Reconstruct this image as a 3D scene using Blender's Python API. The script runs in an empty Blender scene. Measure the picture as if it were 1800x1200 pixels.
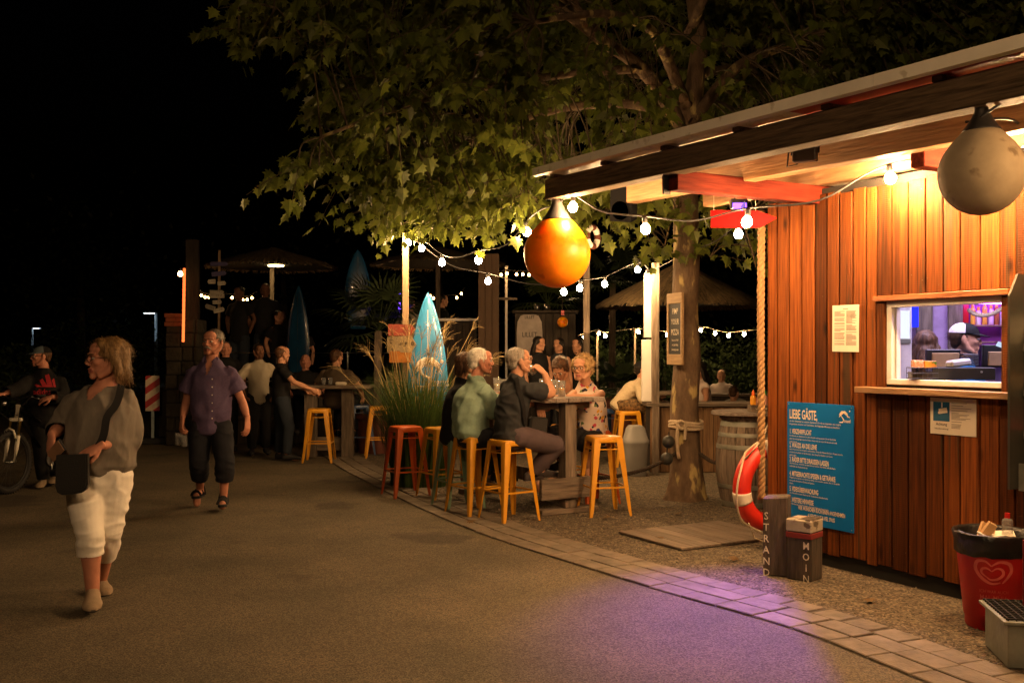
import bpy, bmesh, math, random
import numpy as np
from mathutils import Vector, Matrix, noise
random.seed(7); np.random.seed(7)
SC = bpy.context.scene
COL = SC.collection
# ------------------------------------------------------------------ camera, sky, exposure
F, HZ, CH = 1750.0, 615.0, 1.6           # focal length in photo pixels, horizon row, eye height
cam = bpy.data.cameras.new('camera'); cam.lens = 35.0; cam.sensor_width = 36.0
cam.shift_y = 15.0/1800.0; cam.clip_end = 600.0; cam.clip_start = 0.05
camo = bpy.data.objects.new('camera', cam); COL.objects.link(camo)
camo.location = (0, 0, CH); camo.rotation_euler = (math.pi/2, 0, 0)
SC.camera = camo
world = bpy.data.worlds.new('World'); SC.world = world; world.use_nodes = True
wn = world.node_tree.nodes; wl = world.node_tree.links
sky = wn.new('ShaderNodeTexSky'); sky.sky_type = 'NISHITA'; sky.sun_disc = False
sky.sun_elevation = math.radians(-4.0); sky.sun_rotation = math.radians(200.0)
wl.new(sky.outputs[0], wn['Background'].inputs[0]); wn['Background'].inputs[1].default_value = 0.01
SC.view_settings.view_transform = 'Standard'; SC.view_settings.look = 'None'
SC.view_settings.exposure = 0.0; SC.view_settings.gamma = 1.0
SC.render.engine = 'CYCLES'
SC.cycles.use_denoising = True; SC.cycles.max_bounces = 7; SC.cycles.diffuse_bounces = 3
SC.cycles.glossy_bounces = 3; SC.cycles.transmission_bounces = 5; SC.cycles.transparent_max_bounces = 8
SC.cycles.caustics_reflective = False; SC.cycles.caustics_refractive = False
SC.cycles.sample_clamp_indirect = 4.0; SC.cycles.use_light_tree = True
BULB = 900.0                              # radiance of a string bulb

def P(px, py, Y): return Vector(((px-900)/F*Y, Y, CH-(py-HZ)/F*Y))
def G(px, py):
    Y = F*CH/(py-HZ); return Vector(((px-900)/F*Y, Y, 0.0))
def proj(p): return (900+F*p[0]/p[1], HZ-(p[2]-CH)*F/p[1])

# ------------------------------------------------------------------ helpers
TMP = bpy.data.scenes.new('tmp')
def tmp_dg():
    with bpy.context.temp_override(scene=TMP, view_layer=TMP.view_layers[0]): dg = bpy.context.evaluated_depsgraph_get()
    return dg
def tag(o, label=None, cat=None, group=None, kind=None):
    if label: o['label'] = label
    if cat: o['category'] = cat
    if group: o['group'] = group
    if kind: o['kind'] = kind
    return o
def empty(name, loc, rz=0.0, label=None, cat=None, group=None):
    o = bpy.data.objects.new(name, None); COL.objects.link(o)
    o.empty_display_size = 0.1
    o.location = loc; o.rotation_euler = (0, 0, rz)
    return tag(o, label, cat, group)
def link(name, me, parent=None, loc=(0, 0, 0), rot=(0, 0, 0)):
    o = bpy.data.objects.new(name, me); COL.objects.link(o); o.parent = parent
    o.location = loc; o.rotation_euler = rot
    return o
def copy_tree(o, parent=None):
    c = o.copy(); COL.objects.link(c); c.parent = parent
    for ch in list(o.children): copy_tree(ch, c)
    return c
def frame(d, up=Vector((0, 0, 1))):
    d = Vector(d).normalized()
    if abs(d.dot(up)) > 0.98: up = Vector((0, 1, 0))
    u = d.cross(up).normalized(); v = u.cross(d).normalized()
    return u, v, d
_fcache = {}
def font_mesh(s, bold):
    k = (s, bold)
    if k in _fcache: return _fcache[k]
    c = bpy.data.curves.new('t', 'FONT'); c.body = s; c.size = 1.0; c.offset = bold; c.resolution_u = 2
    o = bpy.data.objects.new('t', c); TMP.collection.objects.link(o)
    dg = tmp_dg()
    me = bpy.data.meshes.new_from_object(o.evaluated_get(dg))
    vs = np.array([v.co[:2] for v in me.vertices]).reshape(-1, 2); fs = [tuple(p.vertices) for p in me.polygons]
    bpy.data.objects.remove(o); bpy.data.curves.remove(c); bpy.data.meshes.remove(me)
    _fcache[k] = (vs, fs); return vs, fs

class MB:
    """collects shapes, then links them as one mesh object"""
    def __init__(s): s.v = []; s.f = []; s.mi = []; s.cur = 0
    def add(s, vs, fs):
        o = len(s.v); s.v += [tuple(v) for v in vs]
        s.f += [tuple(i+o for i in f) for f in fs]; s.mi += [s.cur]*len(fs); return s
    def box(s, c, size, rot=None, bev=0.0):
        hx, hy, hz = [k/2 for k in size]; c = Vector(c); vs = []; fs = []
        b = min(bev, hx*.9, hy*.9, hz*.9)
        if b <= 0:
            for x in (-hx, hx):
                for y in (-hy, hy):
                    for z in (-hz, hz): vs.append(Vector((x, y, z)))
            fs = [(0, 1, 3, 2), (4, 6, 7, 5), (0, 4, 5, 1), (2, 3, 7, 6), (0, 2, 6, 4), (1, 5, 7, 3)]
        else:
            ix = {}
            for a, x in ((-1, hx), (1, hx)):
                for d, y in ((-1, hy), (1, hy)):
                    for e, z in ((-1, hz), (1, hz)):
                        ix[a, d, e] = len(vs)
                        vs += [Vector((a*x, d*(y-b), e*(z-b))), Vector((a*(x-b), d*y, e*(z-b))), Vector((a*(x-b), d*(y-b), e*z))]
            I = lambda a, d, e, k: ix[a, d, e]+k
            for a in (-1, 1):
                q = [I(a, -1, -1, 0), I(a, 1, -1, 0), I(a, 1, 1, 0), I(a, -1, 1, 0)]; fs.append(tuple(q if a > 0 else q[::-1]))
                q = [I(-1, a, -1, 1), I(1, a, -1, 1), I(1, a, 1, 1), I(-1, a, 1, 1)]; fs.append(tuple(q[::-1] if a > 0 else q))
                q = [I(-1, -1, a, 2), I(1, -1, a, 2), I(1, 1, a, 2), I(-1, 1, a, 2)]; fs.append(tuple(q if a > 0 else q[::-1]))
            for a in (-1, 1):
                for d in (-1, 1):
                    fs.append((I(a, d, -1, 0), I(a, d, 1, 0), I(a, d, 1, 1), I(a, d, -1, 1)))
                    fs.append((I(a, -1, d, 0), I(a, 1, d, 0), I(a, 1, d, 2), I(a, -1, d, 2)))
                    fs.append((I(-1, a, d, 1), I(1, a, d, 1), I(1, a, d, 2), I(-1, a, d, 2)))
                    for e in (-1, 1): fs.append((I(a, d, e, 0), I(a, d, e, 1), I(a, d, e, 2)))
        R = rot if rot is not None else Matrix.Identity(3)
        return s.add([c+R@v for v in vs], fs)
    def bar(s, p0, p1, w, h, up=Vector((0, 0, 1)), bev=0.0):
        p0, p1 = Vector(p0), Vector(p1); u, v, d = frame(p1-p0, up)
        R = Matrix((u, d, v)).transposed()
        return s.box((p0+p1)/2, (w, (p1-p0).length, h), R, bev)
    def tube(s, pts, r, seg=8, caps=True, flat=None):
        pts = [Vector(p) for p in pts]; n = len(pts)
        rs = r if hasattr(r, '__len__') else [r]*n
        vs = []; fs = []; u = None
        for i, p in enumerate(pts):
            d = (pts[min(i+1, n-1)]-pts[max(i-1, 0)])
            d = d.normalized() if d.length > 1e-9 else Vector((0, 0, 1))
            if u is None: u, v, _ = frame(d)
            else:
                u = (u-d*u.dot(d)); u = u.normalized() if u.length > 1e-6 else frame(d)[0]; v = d.cross(u)
            for k in range(seg):
                a = 2*math.pi*k/seg; vs.append(p+u*(rs[i]*math.cos(a)*(-flat if flat and flat < 0 else 1))+v*(rs[i]*math.sin(a)*(flat if flat and flat > 0 else 1)))
        for i in range(n-1):
            for k in range(seg):
                a, b = i*seg+k, i*seg+(k+1) % seg; fs.append((a, b, b+seg, a+seg))
        if caps: fs.append(tuple(range(seg))[::-1]); fs.append(tuple((n-1)*seg+k for k in range(seg)))
        return s.add(vs, fs)
    def lathe(s, prof, c=(0, 0, 0), seg=20, a0=0.0, M=None):
        vs = []; fs = []; n = len(prof); c = Vector(c)
        for r, z in prof:
            for k in range(seg):
                a = a0+2*math.pi*k/seg; q = Vector((r*math.cos(a), r*math.sin(a), z)); vs.append(c+(M@q if M is not None else q))
        for i in range(n-1):
            for k in range(seg):
                a, b = i*seg+k, i*seg+(k+1) % seg; fs.append((a, b, b+seg, a+seg))
        if prof[0][0] > 1e-6: fs.append(tuple(range(seg))[::-1])
        if prof[-1][0] > 1e-6: fs.append(tuple((n-1)*seg+k for k in range(seg)))
        return s.add(vs, fs)
    def ball(s, c, r, seg=12, rings=8, M=None):
        rr = r if hasattr(r, '__len__') else (r, r, r); c = Vector(c); vs = []; fs = []
        for i in range(1, rings):
            t = math.pi*i/rings
            for k in range(seg):
                a = 2*math.pi*k/seg; q = Vector((rr[0]*math.sin(t)*math.cos(a), rr[1]*math.sin(t)*math.sin(a), rr[2]*math.cos(t)))
                vs.append(c+(M@q if M is not None else q))
        q0 = Vector((0, 0, rr[2])); q1 = -q0
        vs += [c+(M@q0 if M is not None else q0), c+(M@q1 if M is not None else q1)]
        for i in range(rings-2):
            for k in range(seg):
                a, b = i*seg+k, i*seg+(k+1) % seg; fs.append((a, a+seg, b+seg, b))
        T, B = len(vs)-2, len(vs)-1; L = (rings-2)*seg
        for k in range(seg): fs.append((T, k, (k+1) % seg)); fs.append((B, L+(k+1) % seg, L+k))
        return s.add(vs, fs)
    def torus(s, c, R, r, M=None, seg=24, sub=8, a0=0.0, a1=2*math.pi):
        c = Vector(c); closed = abs(a1-a0-2*math.pi) < 1e-6; vs = []; fs = []; n = seg if closed else seg+1
        for i in range(n):
            a = a0+(a1-a0)*i/seg
            for k in range(sub):
                b = 2*math.pi*k/sub; q = Vector(((R+r*math.cos(b))*math.cos(a), (R+r*math.cos(b))*math.sin(a), r*math.sin(b)))
                vs.append(c+(M@q if M is not None else q))
        for i in range(seg):
            for k in range(sub):
                i2 = (i+1) % n; fs.append((i*sub+k, i2*sub+k, i2*sub+(k+1) % sub, i*sub+(k+1) % sub))
        if not closed: fs.append(tuple(range(sub))); fs.append(tuple(seg*sub+k for k in range(sub))[::-1])
        return s.add(vs, fs)
    def prism(s, poly, o, u, v, th):
        """outline poly (2d) in plane o,u,v, pushed th along u x v"""
        o, u, v = Vector(o), Vector(u), Vector(v); w = u.cross(v).normalized(); n = len(poly)
        vs = [o+u*x+v*y for x, y in poly]+[o+u*x+v*y+w*th for x, y in poly]
        fs = [tuple(range(n))[::-1], tuple(range(n, 2*n))]+[(i, (i+1) % n, n+(i+1) % n, n+i) for i in range(n)]
        return s.add(vs, fs)
    def poly(s, pts): return s.add(pts, [tuple(range(len(pts)))])
    def text(s, t, o, u, v, size, bold=0.0, xs=1.0, align='L', fn=None):
        vs, fs = font_mesh(t, bold); o, u, v = Vector(o), Vector(u), Vector(v)
        if len(vs) == 0: return s
        w = vs[:, 0].max(); off = {'L': 0, 'C': -w/2, 'R': -w}[align]
        pts = [o+u*((x+off)*size*xs)+v*(y*size) for x, y in vs]
        if fn: pts = [fn(p) for p in pts]
        return s.add(pts, fs)
    def mesh(s, name, mat=None, smooth=False, base=None):
        me = bpy.data.meshes.new(name)
        vs = s.v if base is None else [(a-base[0], b-base[1], c-base[2]) for a, b, c in s.v]
        me.from_pydata(vs, [], s.f)
        for m in (mat if isinstance(mat, (list, tuple)) else [mat]):
            if m is not None: me.materials.append(m)
        if any(s.mi): me.polygons.foreach_set('material_index', s.mi)
        if smooth:
            me.polygons.foreach_set('use_smooth', [True]*len(s.f))
            if smooth is not True: me.set_sharp_from_angle(angle=math.radians(smooth))
        me.update(); return me
    def build(s, name, mat=None, parent=None, smooth=False, base=None, loc=(0, 0, 0), rot=(0, 0, 0)):
        return link(name, s.mesh(name, mat, smooth, base), parent, loc, rot)

# ------------------------------------------------------------------ materials
def node(nt, t, **kw):
    n = nt.nodes.new('ShaderNode'+t)
    for k, v in kw.items(): setattr(n, k, v)
    return n
def mat(name, col, rough=.6, metal=0.0, var=.18, vs=6.0, bump=.0, bs=60.0, st=(1, 1, 1), col2=None, spec=.5, orand=0.0,
        irand=0.0, coat=0.0, trans=0.0, sss=0.0, spots=None, detail=5.0, world=False, bd=.01, sheen=0.0):
    m = bpy.data.materials.new(name); m.use_nodes = True; nt = m.node_tree; L = nt.links
    b = nt.nodes['Principled BSDF']
    tc = node(nt, 'TexCoord'); mp = node(nt, 'Mapping'); mp.inputs['Scale'].default_value = st
    src = tc.outputs['Object']
    if world:
        g = node(nt, 'NewGeometry'); src = g.outputs['Position']
    if orand:
        oi = node(nt, 'ObjectInfo'); mu = node(nt, 'Math', operation='MULTIPLY'); mu.inputs[1].default_value = 37.0
        L.new(oi.outputs['Random'], mu.inputs[0]); va = node(nt, 'VectorMath', operation='ADD')
        L.new(src, va.inputs[0]); L.new(mu.outputs[0], va.inputs[1]); src = va.outputs[0]
    L.new(src, mp.inputs['Vector'])
    nz = node(nt, 'TexNoise'); nz.inputs['Scale'].default_value = vs; nz.inputs['Detail'].default_value = detail; nz.inputs['Roughness'].default_value = .62
    L.new(mp.outputs[0], nz.inputs['Vector'])
    c2 = col2 if col2 else tuple(min(1, c*(1+var)) for c in col); c1 = col if col2 else tuple(c*(1-var) for c in col)
    cr = node(nt, 'ValToRGB'); cr.color_ramp.elements[0].position = .32; cr.color_ramp.elements[1].position = .68
    cr.color_ramp.elements[0].color = (*c1, 1); cr.color_ramp.elements[1].color = (*c2, 1)
    L.new(nz.outputs[0], cr.inputs[0]); out = cr.outputs[0]
    if spots:                                  # (colour, scale, threshold)
        n2 = node(nt, 'TexNoise'); n2.inputs['Scale'].default_value = spots[1]; n2.inputs['Detail'].default_value = 4
        L.new(mp.outputs[0], n2.inputs['Vector'])
        r2 = node(nt, 'ValToRGB'); r2.color_ramp.elements[0].position = spots[2]; r2.color_ramp.elements[1].position = spots[2]+.06
        L.new(n2.outputs[0], r2.inputs[0]); mx = node(nt, 'MixRGB'); L.new(r2.outputs[0], mx.inputs[0])
        L.new(out, mx.inputs[1]); mx.inputs[2].default_value = (*spots[0], 1); out = mx.outputs[0]
    for amt, kind in ((orand, 'o'), (irand, 'i')):
        if not amt: continue
        if kind == 'o': r = node(nt, 'ObjectInfo').outputs['Random']
        else: r = node(nt, 'NewGeometry').outputs['Random Per Island']
        mr = node(nt, 'MapRange'); mr.inputs[3].default_value = 1-amt; mr.inputs[4].default_value = 1+amt; L.new(r, mr.inputs[0])
        hs = node(nt, 'HueSaturation'); L.new(mr.outputs[0], hs.inputs['Value']); L.new(out, hs.inputs['Color']); out = hs.outputs[0]
    L.new(out, b.inputs['Base Color'])
    b.inputs['Roughness'].default_value = rough; b.inputs['Metallic'].default_value = metal
    b.inputs['Specular IOR Level'].default_value = spec; b.inputs['Coat Weight'].default_value = coat
    b.inputs['Transmission Weight'].default_value = trans
    if sheen: b.inputs['Sheen Weight'].default_value = sheen
    if sss: b.inputs['Subsurface Weight'].default_value = sss; b.inputs['Subsurface Radius'].default_value = (.02, .008, .004); b.inputs['Subsurface Scale'].default_value = .5
    if bump:
        bz = node(nt, 'TexNoise'); bz.inputs['Scale'].default_value = bs; bz.inputs['Detail'].default_value = 4
        L.new(mp.outputs[0], bz.inputs['Vector']); bp = node(nt, 'Bump'); bp.inputs['Strength'].default_value = bump; bp.inputs['Distance'].default_value = bd
        L.new(bz.outputs[0], bp.inputs['Height']); L.new(bp.outputs[0], b.inputs['Normal'])
    return m
def emit(name, col, k):
    m = bpy.data.materials.new(name); m.use_nodes = True; nt = m.node_tree
    nt.nodes.remove(nt.nodes['Principled BSDF']); e = node(nt, 'Emission'); e.inputs[0].default_value = (*col, 1); e.inputs[1].default_value = k
    nt.links.new(e.outputs[0], nt.nodes['Material Output'].inputs[0]); return m
def leafmat(name, c1, c2, tr=.35, rnd=.35):
    m = mat(name, c1, .5, col2=c2, vs=3, irand=rnd, orand=.2, spec=.35); nt = m.node_tree; L = nt.links
    b = nt.nodes['Principled BSDF']; t = node(nt, 'BsdfTranslucent'); mx = node(nt, 'MixShader'); mx.inputs[0].default_value = tr
    src = b.inputs['Base Color'].links[0].from_socket; L.new(src, t.inputs[0])
    L.new(b.outputs[0], mx.inputs[1]); L.new(t.outputs[0], mx.inputs[2]); L.new(mx.outputs[0], nt.nodes['Material Output'].inputs[0]); return m
def glassmat(name, col=(1, 1, 1), rough=.03):
    m = bpy.data.materials.new(name); m.use_nodes = True; nt = m.node_tree; L = nt.links; nt.nodes.remove(nt.nodes['Principled BSDF'])
    t = node(nt, 'BsdfTransparent'); t.inputs[0].default_value = (*[c*.93 for c in col], 1); g = node(nt, 'BsdfGlossy'); g.inputs['Roughness'].default_value = rough
    lw = node(nt, 'LayerWeight'); lw.inputs[0].default_value = .35; mr = node(nt, 'MapRange'); mr.inputs[3].default_value = .08; mr.inputs[4].default_value = .75; L.new(lw.outputs['Facing'], mr.inputs[0])
    mx = node(nt, 'MixShader'); L.new(mr.outputs[0], mx.inputs[0]); L.new(t.outputs[0], mx.inputs[1]); L.new(g.outputs[0], mx.inputs[2])
    df = node(nt, 'BsdfDiffuse'); df.inputs[0].default_value = (.9, .9, .9, 1); m2 = node(nt, 'MixShader'); m2.inputs[0].default_value = .12; L.new(mx.outputs[0], m2.inputs[1]); L.new(df.outputs[0], m2.inputs[2]); L.new(m2.outputs[0], nt.nodes['Material Output'].inputs[0]); return m

M = {}
WARM = (1.0, .58, .25)
M['bulb'] = emit('bulb_glow', WARM, BULB)
M['bulb_wall'] = emit('bulb_glow_wall', WARM, BULB*4.5)
M['bulb_eave'] = emit('bulb_glow_eave', WARM, BULB*1.1)
M['bulb_far'] = emit('bulb_glow_far', (1, .62, .28), 260)
M['bulb_dim'] = emit('bulb_glow_dim', (1, .50, .16), 36)
M['black'] = mat('black_plastic', (.012, .012, .013), .45)
M['rubber'] = mat('black_rubber', (.015, .015, .016), .75, bump=.1)
M['steel'] = mat('steel', (.45, .45, .46), .32, 1.0, bump=.03)
M['white'] = mat('white_paint', (.72, .70, .66), .5, var=.06, vs=4)
M['cream'] = mat('cream_metal', (.84, .80, .68), .38, var=.08, vs=3, spots=((.60, .55, .42), 9, .62))
M['plank'] = mat('stained_plank', (.070, .020, .005), .66, spec=.12, vs=2.2, st=(26, 26, .8), col2=(.235, .066, .011), orand=.60, bump=.45, bs=5.0, detail=8, spots=((.075, .040, .018), .8, .60))
M['trim'] = mat('stained_trim', (.16, .045, .010), .5, vs=2.5, st=(1, 16, 16), col2=(.40, .13, .03), bump=.4, bs=5, detail=7, orand=.2)
M['beam'] = mat('weathered_beam', (.042, .028, .017), .8, spec=.15, vs=2.5, st=(1.5, 22, 22), col2=(.16, .112, .068), bump=.6, bs=5, detail=8, orand=.15)
M['joist'] = mat('red_joist', (.055, .007, .004), .75, spec=.08, vs=2.5, st=(14, 1, 14), col2=(.13, .020, .009), bump=.4, bs=5, detail=7)
M['purlin'] = mat('pale_purlin', (.20, .10, .04), .6, vs=2.5, st=(1, 14, 14), col2=(.42, .24, .11), bump=.4, bs=5, detail=7, orand=.2)
M['roofred'] = mat('red_sheet', (.42, .02, .015), .45)
M['oldwood'] = mat('grey_old_wood', (.075, .055, .04), .8, vs=3, st=(10, 10, 1), col2=(.24, .185, .135), bump=.7, bs=6, detail=8, orand=.25)
M['oldwoodx'] = mat('grey_old_board', (.075, .055, .04), .8, vs=3, st=(1, 10, 10), col2=(.24, .185, .135), bump=.7, bs=6, detail=8, orand=.25)
M['deck'] = mat('grey_deck_board', (.14, .11, .09), .75, vs=3, st=(12, 1, 12), col2=(.30, .25, .21), bump=.5, bs=6, detail=8, orand=.2)
M['asphalt'] = mat('asphalt', (.072, .060, .036), .85, vs=1.1, col2=(.130, .100, .062), bump=.6, bs=110, world=True, bd=.012, detail=8, spots=((.055, .043, .027), .8, .60))
M['gravel'] = mat('gravel', (.058, .045, .029), .95, vs=14, col2=(.15, .118, .078), bump=1.0, bs=45, world=True, bd=.03, detail=8)
M['paver'] = mat('paver', (.115, .092, .066), .85, vs=7, col2=(.22, .178, .130), bump=.7, bs=60, orand=.10, bd=.006, detail=7)

# grit in the asphalt: light and dark stones
def grit(m, sc, k):
    nt = m.node_tree; L = nt.links; b = nt.nodes['Principled BSDF']; src = b.inputs['Base Color'].links[0].from_socket
    g = node(nt, 'NewGeometry'); v = node(nt, 'TexVoronoi'); v.inputs['Scale'].default_value = sc; L.new(g.outputs['Position'], v.inputs['Vector'])
    bw = node(nt, 'RGBToBW'); L.new(v.outputs['Color'], bw.inputs[0]); mr = node(nt, 'MapRange'); mr.inputs[1].default_value = .2; mr.inputs[2].default_value = .8
    mr.inputs[3].default_value = 1-k; mr.inputs[4].default_value = 1+k*1.3; L.new(bw.outputs[0], mr.inputs[0])
    mx = node(nt, 'MixRGB', blend_type='MULTIPLY'); mx.inputs[0].default_value = 1; L.new(src, mx.inputs[1]); L.new(mr.outputs[0], mx.inputs[2]); L.new(mx.outputs[0], b.inputs['Base Color'])
grit(M['asphalt'], 120, .45); grit(M['gravel'], 80, .6)
def sawn(m):                                # band-saw marks across the planks
    nt = m.node_tree; L = nt.links; b = nt.nodes['Principled BSDF']; bp = b.inputs['Normal'].links[0].from_node
    tc = node(nt, 'TexCoord'); wv = node(nt, 'TexWave', bands_direction='Z'); wv.inputs['Scale'].default_value = 22; wv.inputs['Distortion'].default_value = 1.5; wv.inputs['Detail'].default_value = 2
    L.new(tc.outputs['Object'], wv.inputs['Vector']); b2 = node(nt, 'Bump'); b2.inputs['Strength'].default_value = .22; b2.inputs['Distance'].default_value = .004
    src = b.inputs['Base Color'].links[0].from_socket; oi = node(nt, 'ObjectInfo'); mu = node(nt, 'Math', operation='MULTIPLY'); mu.inputs[1].default_value = 91.0; L.new(oi.outputs['Random'], mu.inputs[0])
    mp2 = node(nt, 'Mapping'); mp2.inputs['Scale'].default_value = (5, 5, 2.1); va = node(nt, 'VectorMath', operation='ADD'); L.new(tc.outputs['Object'], mp2.inputs[0]); L.new(mp2.outputs[0], va.inputs[0]); L.new(mu.outputs[0], va.inputs[1])
    vo = node(nt, 'TexVoronoi'); vo.inputs['Scale'].default_value = 1.0; L.new(va.outputs[0], vo.inputs['Vector']); kr = node(nt, 'MapRange'); kr.inputs[1].default_value = .04; kr.inputs[2].default_value = .16; kr.inputs[3].default_value = .22; kr.inputs[4].default_value = 1.0; L.new(vo.outputs['Distance'], kr.inputs[0])
    mk = node(nt, 'MixRGB', blend_type='MULTIPLY'); mk.inputs[0].default_value = 1; L.new(src, mk.inputs[1]); L.new(kr.outputs[0], mk.inputs[2]); L.new(mk.outputs[0], b.inputs['Base Color'])
    L.new(wv.outputs[0], b2.inputs['Height']); L.new(bp.outputs[0], b2.inputs['Normal']); L.new(b2.outputs[0], b.inputs['Normal'])
sawn(M['plank'])

# ------------------------------------------------------------------ ground
mb = MB(); mb.poly([(-150, -30, 0), (150, -30, 0), (150, 260, 0), (-150, 260, 0)])
tag(mb.build('ground', M['asphalt']), kind='structure')
# paved strip: centre line of its asphalt-side edge, going away from the camera
SE = [Vector(p) for p in ((2.72, 2.9), (2.30, 4.05), (1.96, 4.86), (1.60, 5.71), (1.07, 6.48), (.67, 7.10), (.02, 8.15), (-.42, 8.95), (-1.00, 10.2), (-1.62, 11.7), (-2.3, 13.4), (-2.9, 15.2))]
def spline(pts, n):
    out = []; m = len(pts)
    for i in range(m-1):
        p0, p1, p2, p3 = pts[max(i-1, 0)], pts[i], pts[i+1], pts[min(i+2, m-1)]
        for k in range(n):
            t = k/n; out.append(.5*((2*p1)+(p2-p0)*t+(2*p0-5*p1+4*p2-p3)*t*t+(3*p1-p0-3*p2+p3)*t**3))
    out.append(pts[-1]); return out
se = spline(SE, 12)
cum = [0.0]
for a, b in zip(se, se[1:]): cum.append(cum[-1]+(b-a).length)
def strip_at(s):
    s = max(0, min(cum[-1]-1e-4, s)); i = max(j for j in range(len(cum)-1) if cum[j] <= s)
    f = (s-cum[i])/(cum[i+1]-cum[i]); p = se[i].lerp(se[i+1], f); d = (se[i+1]-se[i]).normalized(); return p, d, Vector((d.y, -d.x))
strip_base = MB(); bed = []
for i in range(0, len(se)):
    p, d, nn = strip_at(cum[i]); bed.append((p, nn))
for (p, nn), (q, mm) in zip(bed, bed[1:]):
    a, b, c, e = p, p+nn*.52, q+mm*.52, q
    strip_base.poly([(a.x, a.y, .004), (e.x, e.y, .004), (c.x, c.y, .004), (b.x, b.y, .004)])
M['joint'] = mat('paving_joint', (.070, .055, .037), .95, vs=20)
strip = tag(strip_base.build('paving_strip', M['joint']), kind='structure')
rows = ((.004, .165, .30), (.172, .335, .30), (.342, .515, .21))
for r0, r1, ln in rows:
    s = random.random()*.1
    while s < cum[-1]-.3:
        p, d, nn = strip_at(s+ln/2); c = p+nn*((r0+r1)/2)
        R = Matrix.Rotation(math.atan2(d.y, d.x)+random.uniform(-.012, .012), 3, 'Z')@Matrix.Rotation(random.uniform(-.006, .006), 3, 'X')
        mb = MB(); mb.box((0, 0, 0), (ln-.008-random.random()*.004, r1-r0-.004, .05), R, .005)
        mb.build('paver', M['paver'], strip, loc=(c.x, c.y, -.010+random.uniform(-.003, .003)))
        s += ln
# gravel terrace behind the strip
mb = MB(); far = [(14, 30, .002), (14, 2.0, .002)]
edge = [(p+nn*.5) for p, nn in bed]
mb.poly([(e.x, e.y, .002) for e in edge]+[(-3.4, 16.5, .002), (-3.4, 30, .002)]+far)
tag(mb.build('gravel_terrace', M['gravel']), kind='structure')
rp = random.Random(8); mb = MB()
for _ in range(2600):
    p, d, nn = strip_at(rp.uniform(.3, cum[-1]-4)); q = p+nn*(.55+rp.random()**1.5*2.2); r = rp.uniform(.004, .011); a = rp.random()*6.28

    c = math.cos(a)*r; s_ = math.sin(a)*r; z = .002
    mb.add([(q.x+c*1.3, q.y+s_*1.3, z), (q.x-s_, q.y+c, z), (q.x-c*1.3, q.y-s_*1.3, z), (q.x+s_, q.y-c, z), (q.x+c*.3, q.y+s_*.3, z+r*1.1)], [(0, 1, 4), (1, 2, 4), (2, 3, 4), (3, 0, 4)])
tag(mb.build('pebbles', mat('pebble', (.16, .13, .09), .9, irand=.6)), 'loose small pebbles scattered over the gravel terrace', 'pebbles', kind='stuff')
# fallen leaves / crumbs on the paving are made with the tree

# ------------------------------------------------------------------ kiosk
KC = Vector((2.04, 7.9)); KA = math.atan2(-.872, .49)
kw = Vector((math.cos(KA), math.sin(KA))); kn = Vector((math.sin(KA), -math.cos(KA)))   # along the wall, outwards
def W(t, s, z): return Vector((KC.x+kw.x*t+kn.x*s, KC.y+kw.y*t+kn.y*s, z))
def to_k(p):                                     # world -> kiosk coordinates (t, inward, z)
    d = Vector((p[0]-KC.x, p[1]-KC.y)); return Vector((d.dot(kw), -d.dot(kn), p[2]))
K = empty('wooden_kiosk', (KC.x, KC.y, 0), KA, 'reddish brown vertical plank kiosk with serving hatch and overhanging roof', 'kiosk')
TW0, TW1, ZW0, ZW1 = 1.147, 2.040, 1.363, 1.935
def kbox(name, x0, x1, y0, y1, z0, z1, m, bev=.004, parent=None):
    mb = MB(); mb.box((0, 0, 0), (x1-x0, y1-y0, z1-z0), None, bev)
    return mb.build(name, m, parent or K, loc=((x0+x1)/2, (y0+y1)/2, (z0+z1)/2))
cuts = [0.0]
while cuts[-1] < .98: cuts.append(cuts[-1]+random.uniform(.105, .138))
cuts[-1] = 1.075
for c in (1.20, 1.335, 1.475, 1.61, 1.735, 1.875, 2.01, 2.115): cuts.append(c)
while cuts[-1] < 3.9: cuts.append(cuts[-1]+random.uniform(.11, .145))
nails = MB()
for a, b in zip(cuts, cuts[1:]):
    for zz in (.22, 1.12, 2.05, 2.66):
        for xx in (a+.025, b-.025):
            if random.random() < .55: nails.ball((xx+random.uniform(-.012, .012), -.0255, zz+random.uniform(-.06, .06)), (.0035, .002, .0035), 6, 4)
    o = random.uniform(-.003, .003); zt = 2.75+random.uniform(-.012, .008); zb = .10+random.uniform(-.012, .015)
    if b > 1.08 and a < 2.10:
        kbox('plank', a+.0055, b-.0055, -.024+o, -.001, 1.978, zt, M['plank'])
        kbox('plank', a+.0055, b-.0055, -.024+o, -.001, zb, 1.298, M['plank'])
    else: kbox('plank', a+.0055, b-.0055, -.024+o, -.001, zb, zt, M['plank'])
nails.build('nail_heads', mat('rusty_nail', (.10, .06, .035), .6, .4), K)['kind'] = 'stuff'
M['dark'] = mat('dark_backing', (.010, .008, .006), .9)
for a in ((0, TW0, 0, 2.80), (TW1, 5.6, 0, 2.80), (TW0, TW1, 0, ZW0), (TW0, TW1, ZW1, 2.80)):
    kbox('wall_backing', a[0], a[1], .001, .045, a[2], a[3], M['dark'], 0)
kbox('wall_backing', 3.93, 5.6, -.024, 0, .1, 2.75, M['plank'])
kbox('end_wall', -.002, .045, .046, 2.5, 0, 2.80, M['plank'])
kbox('back_wall', .046, 5.6, 2.45, 2.5, 0, 2.80, M['dark'], 0)
kbox('far_end_wall', 5.55, 5.6, .046, 2.449, 0, 2.80, M['dark'], 0)
kbox('room_floor', .046, 5.549, .046, 2.449, .02, .06, M['dark'], 0)
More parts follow.
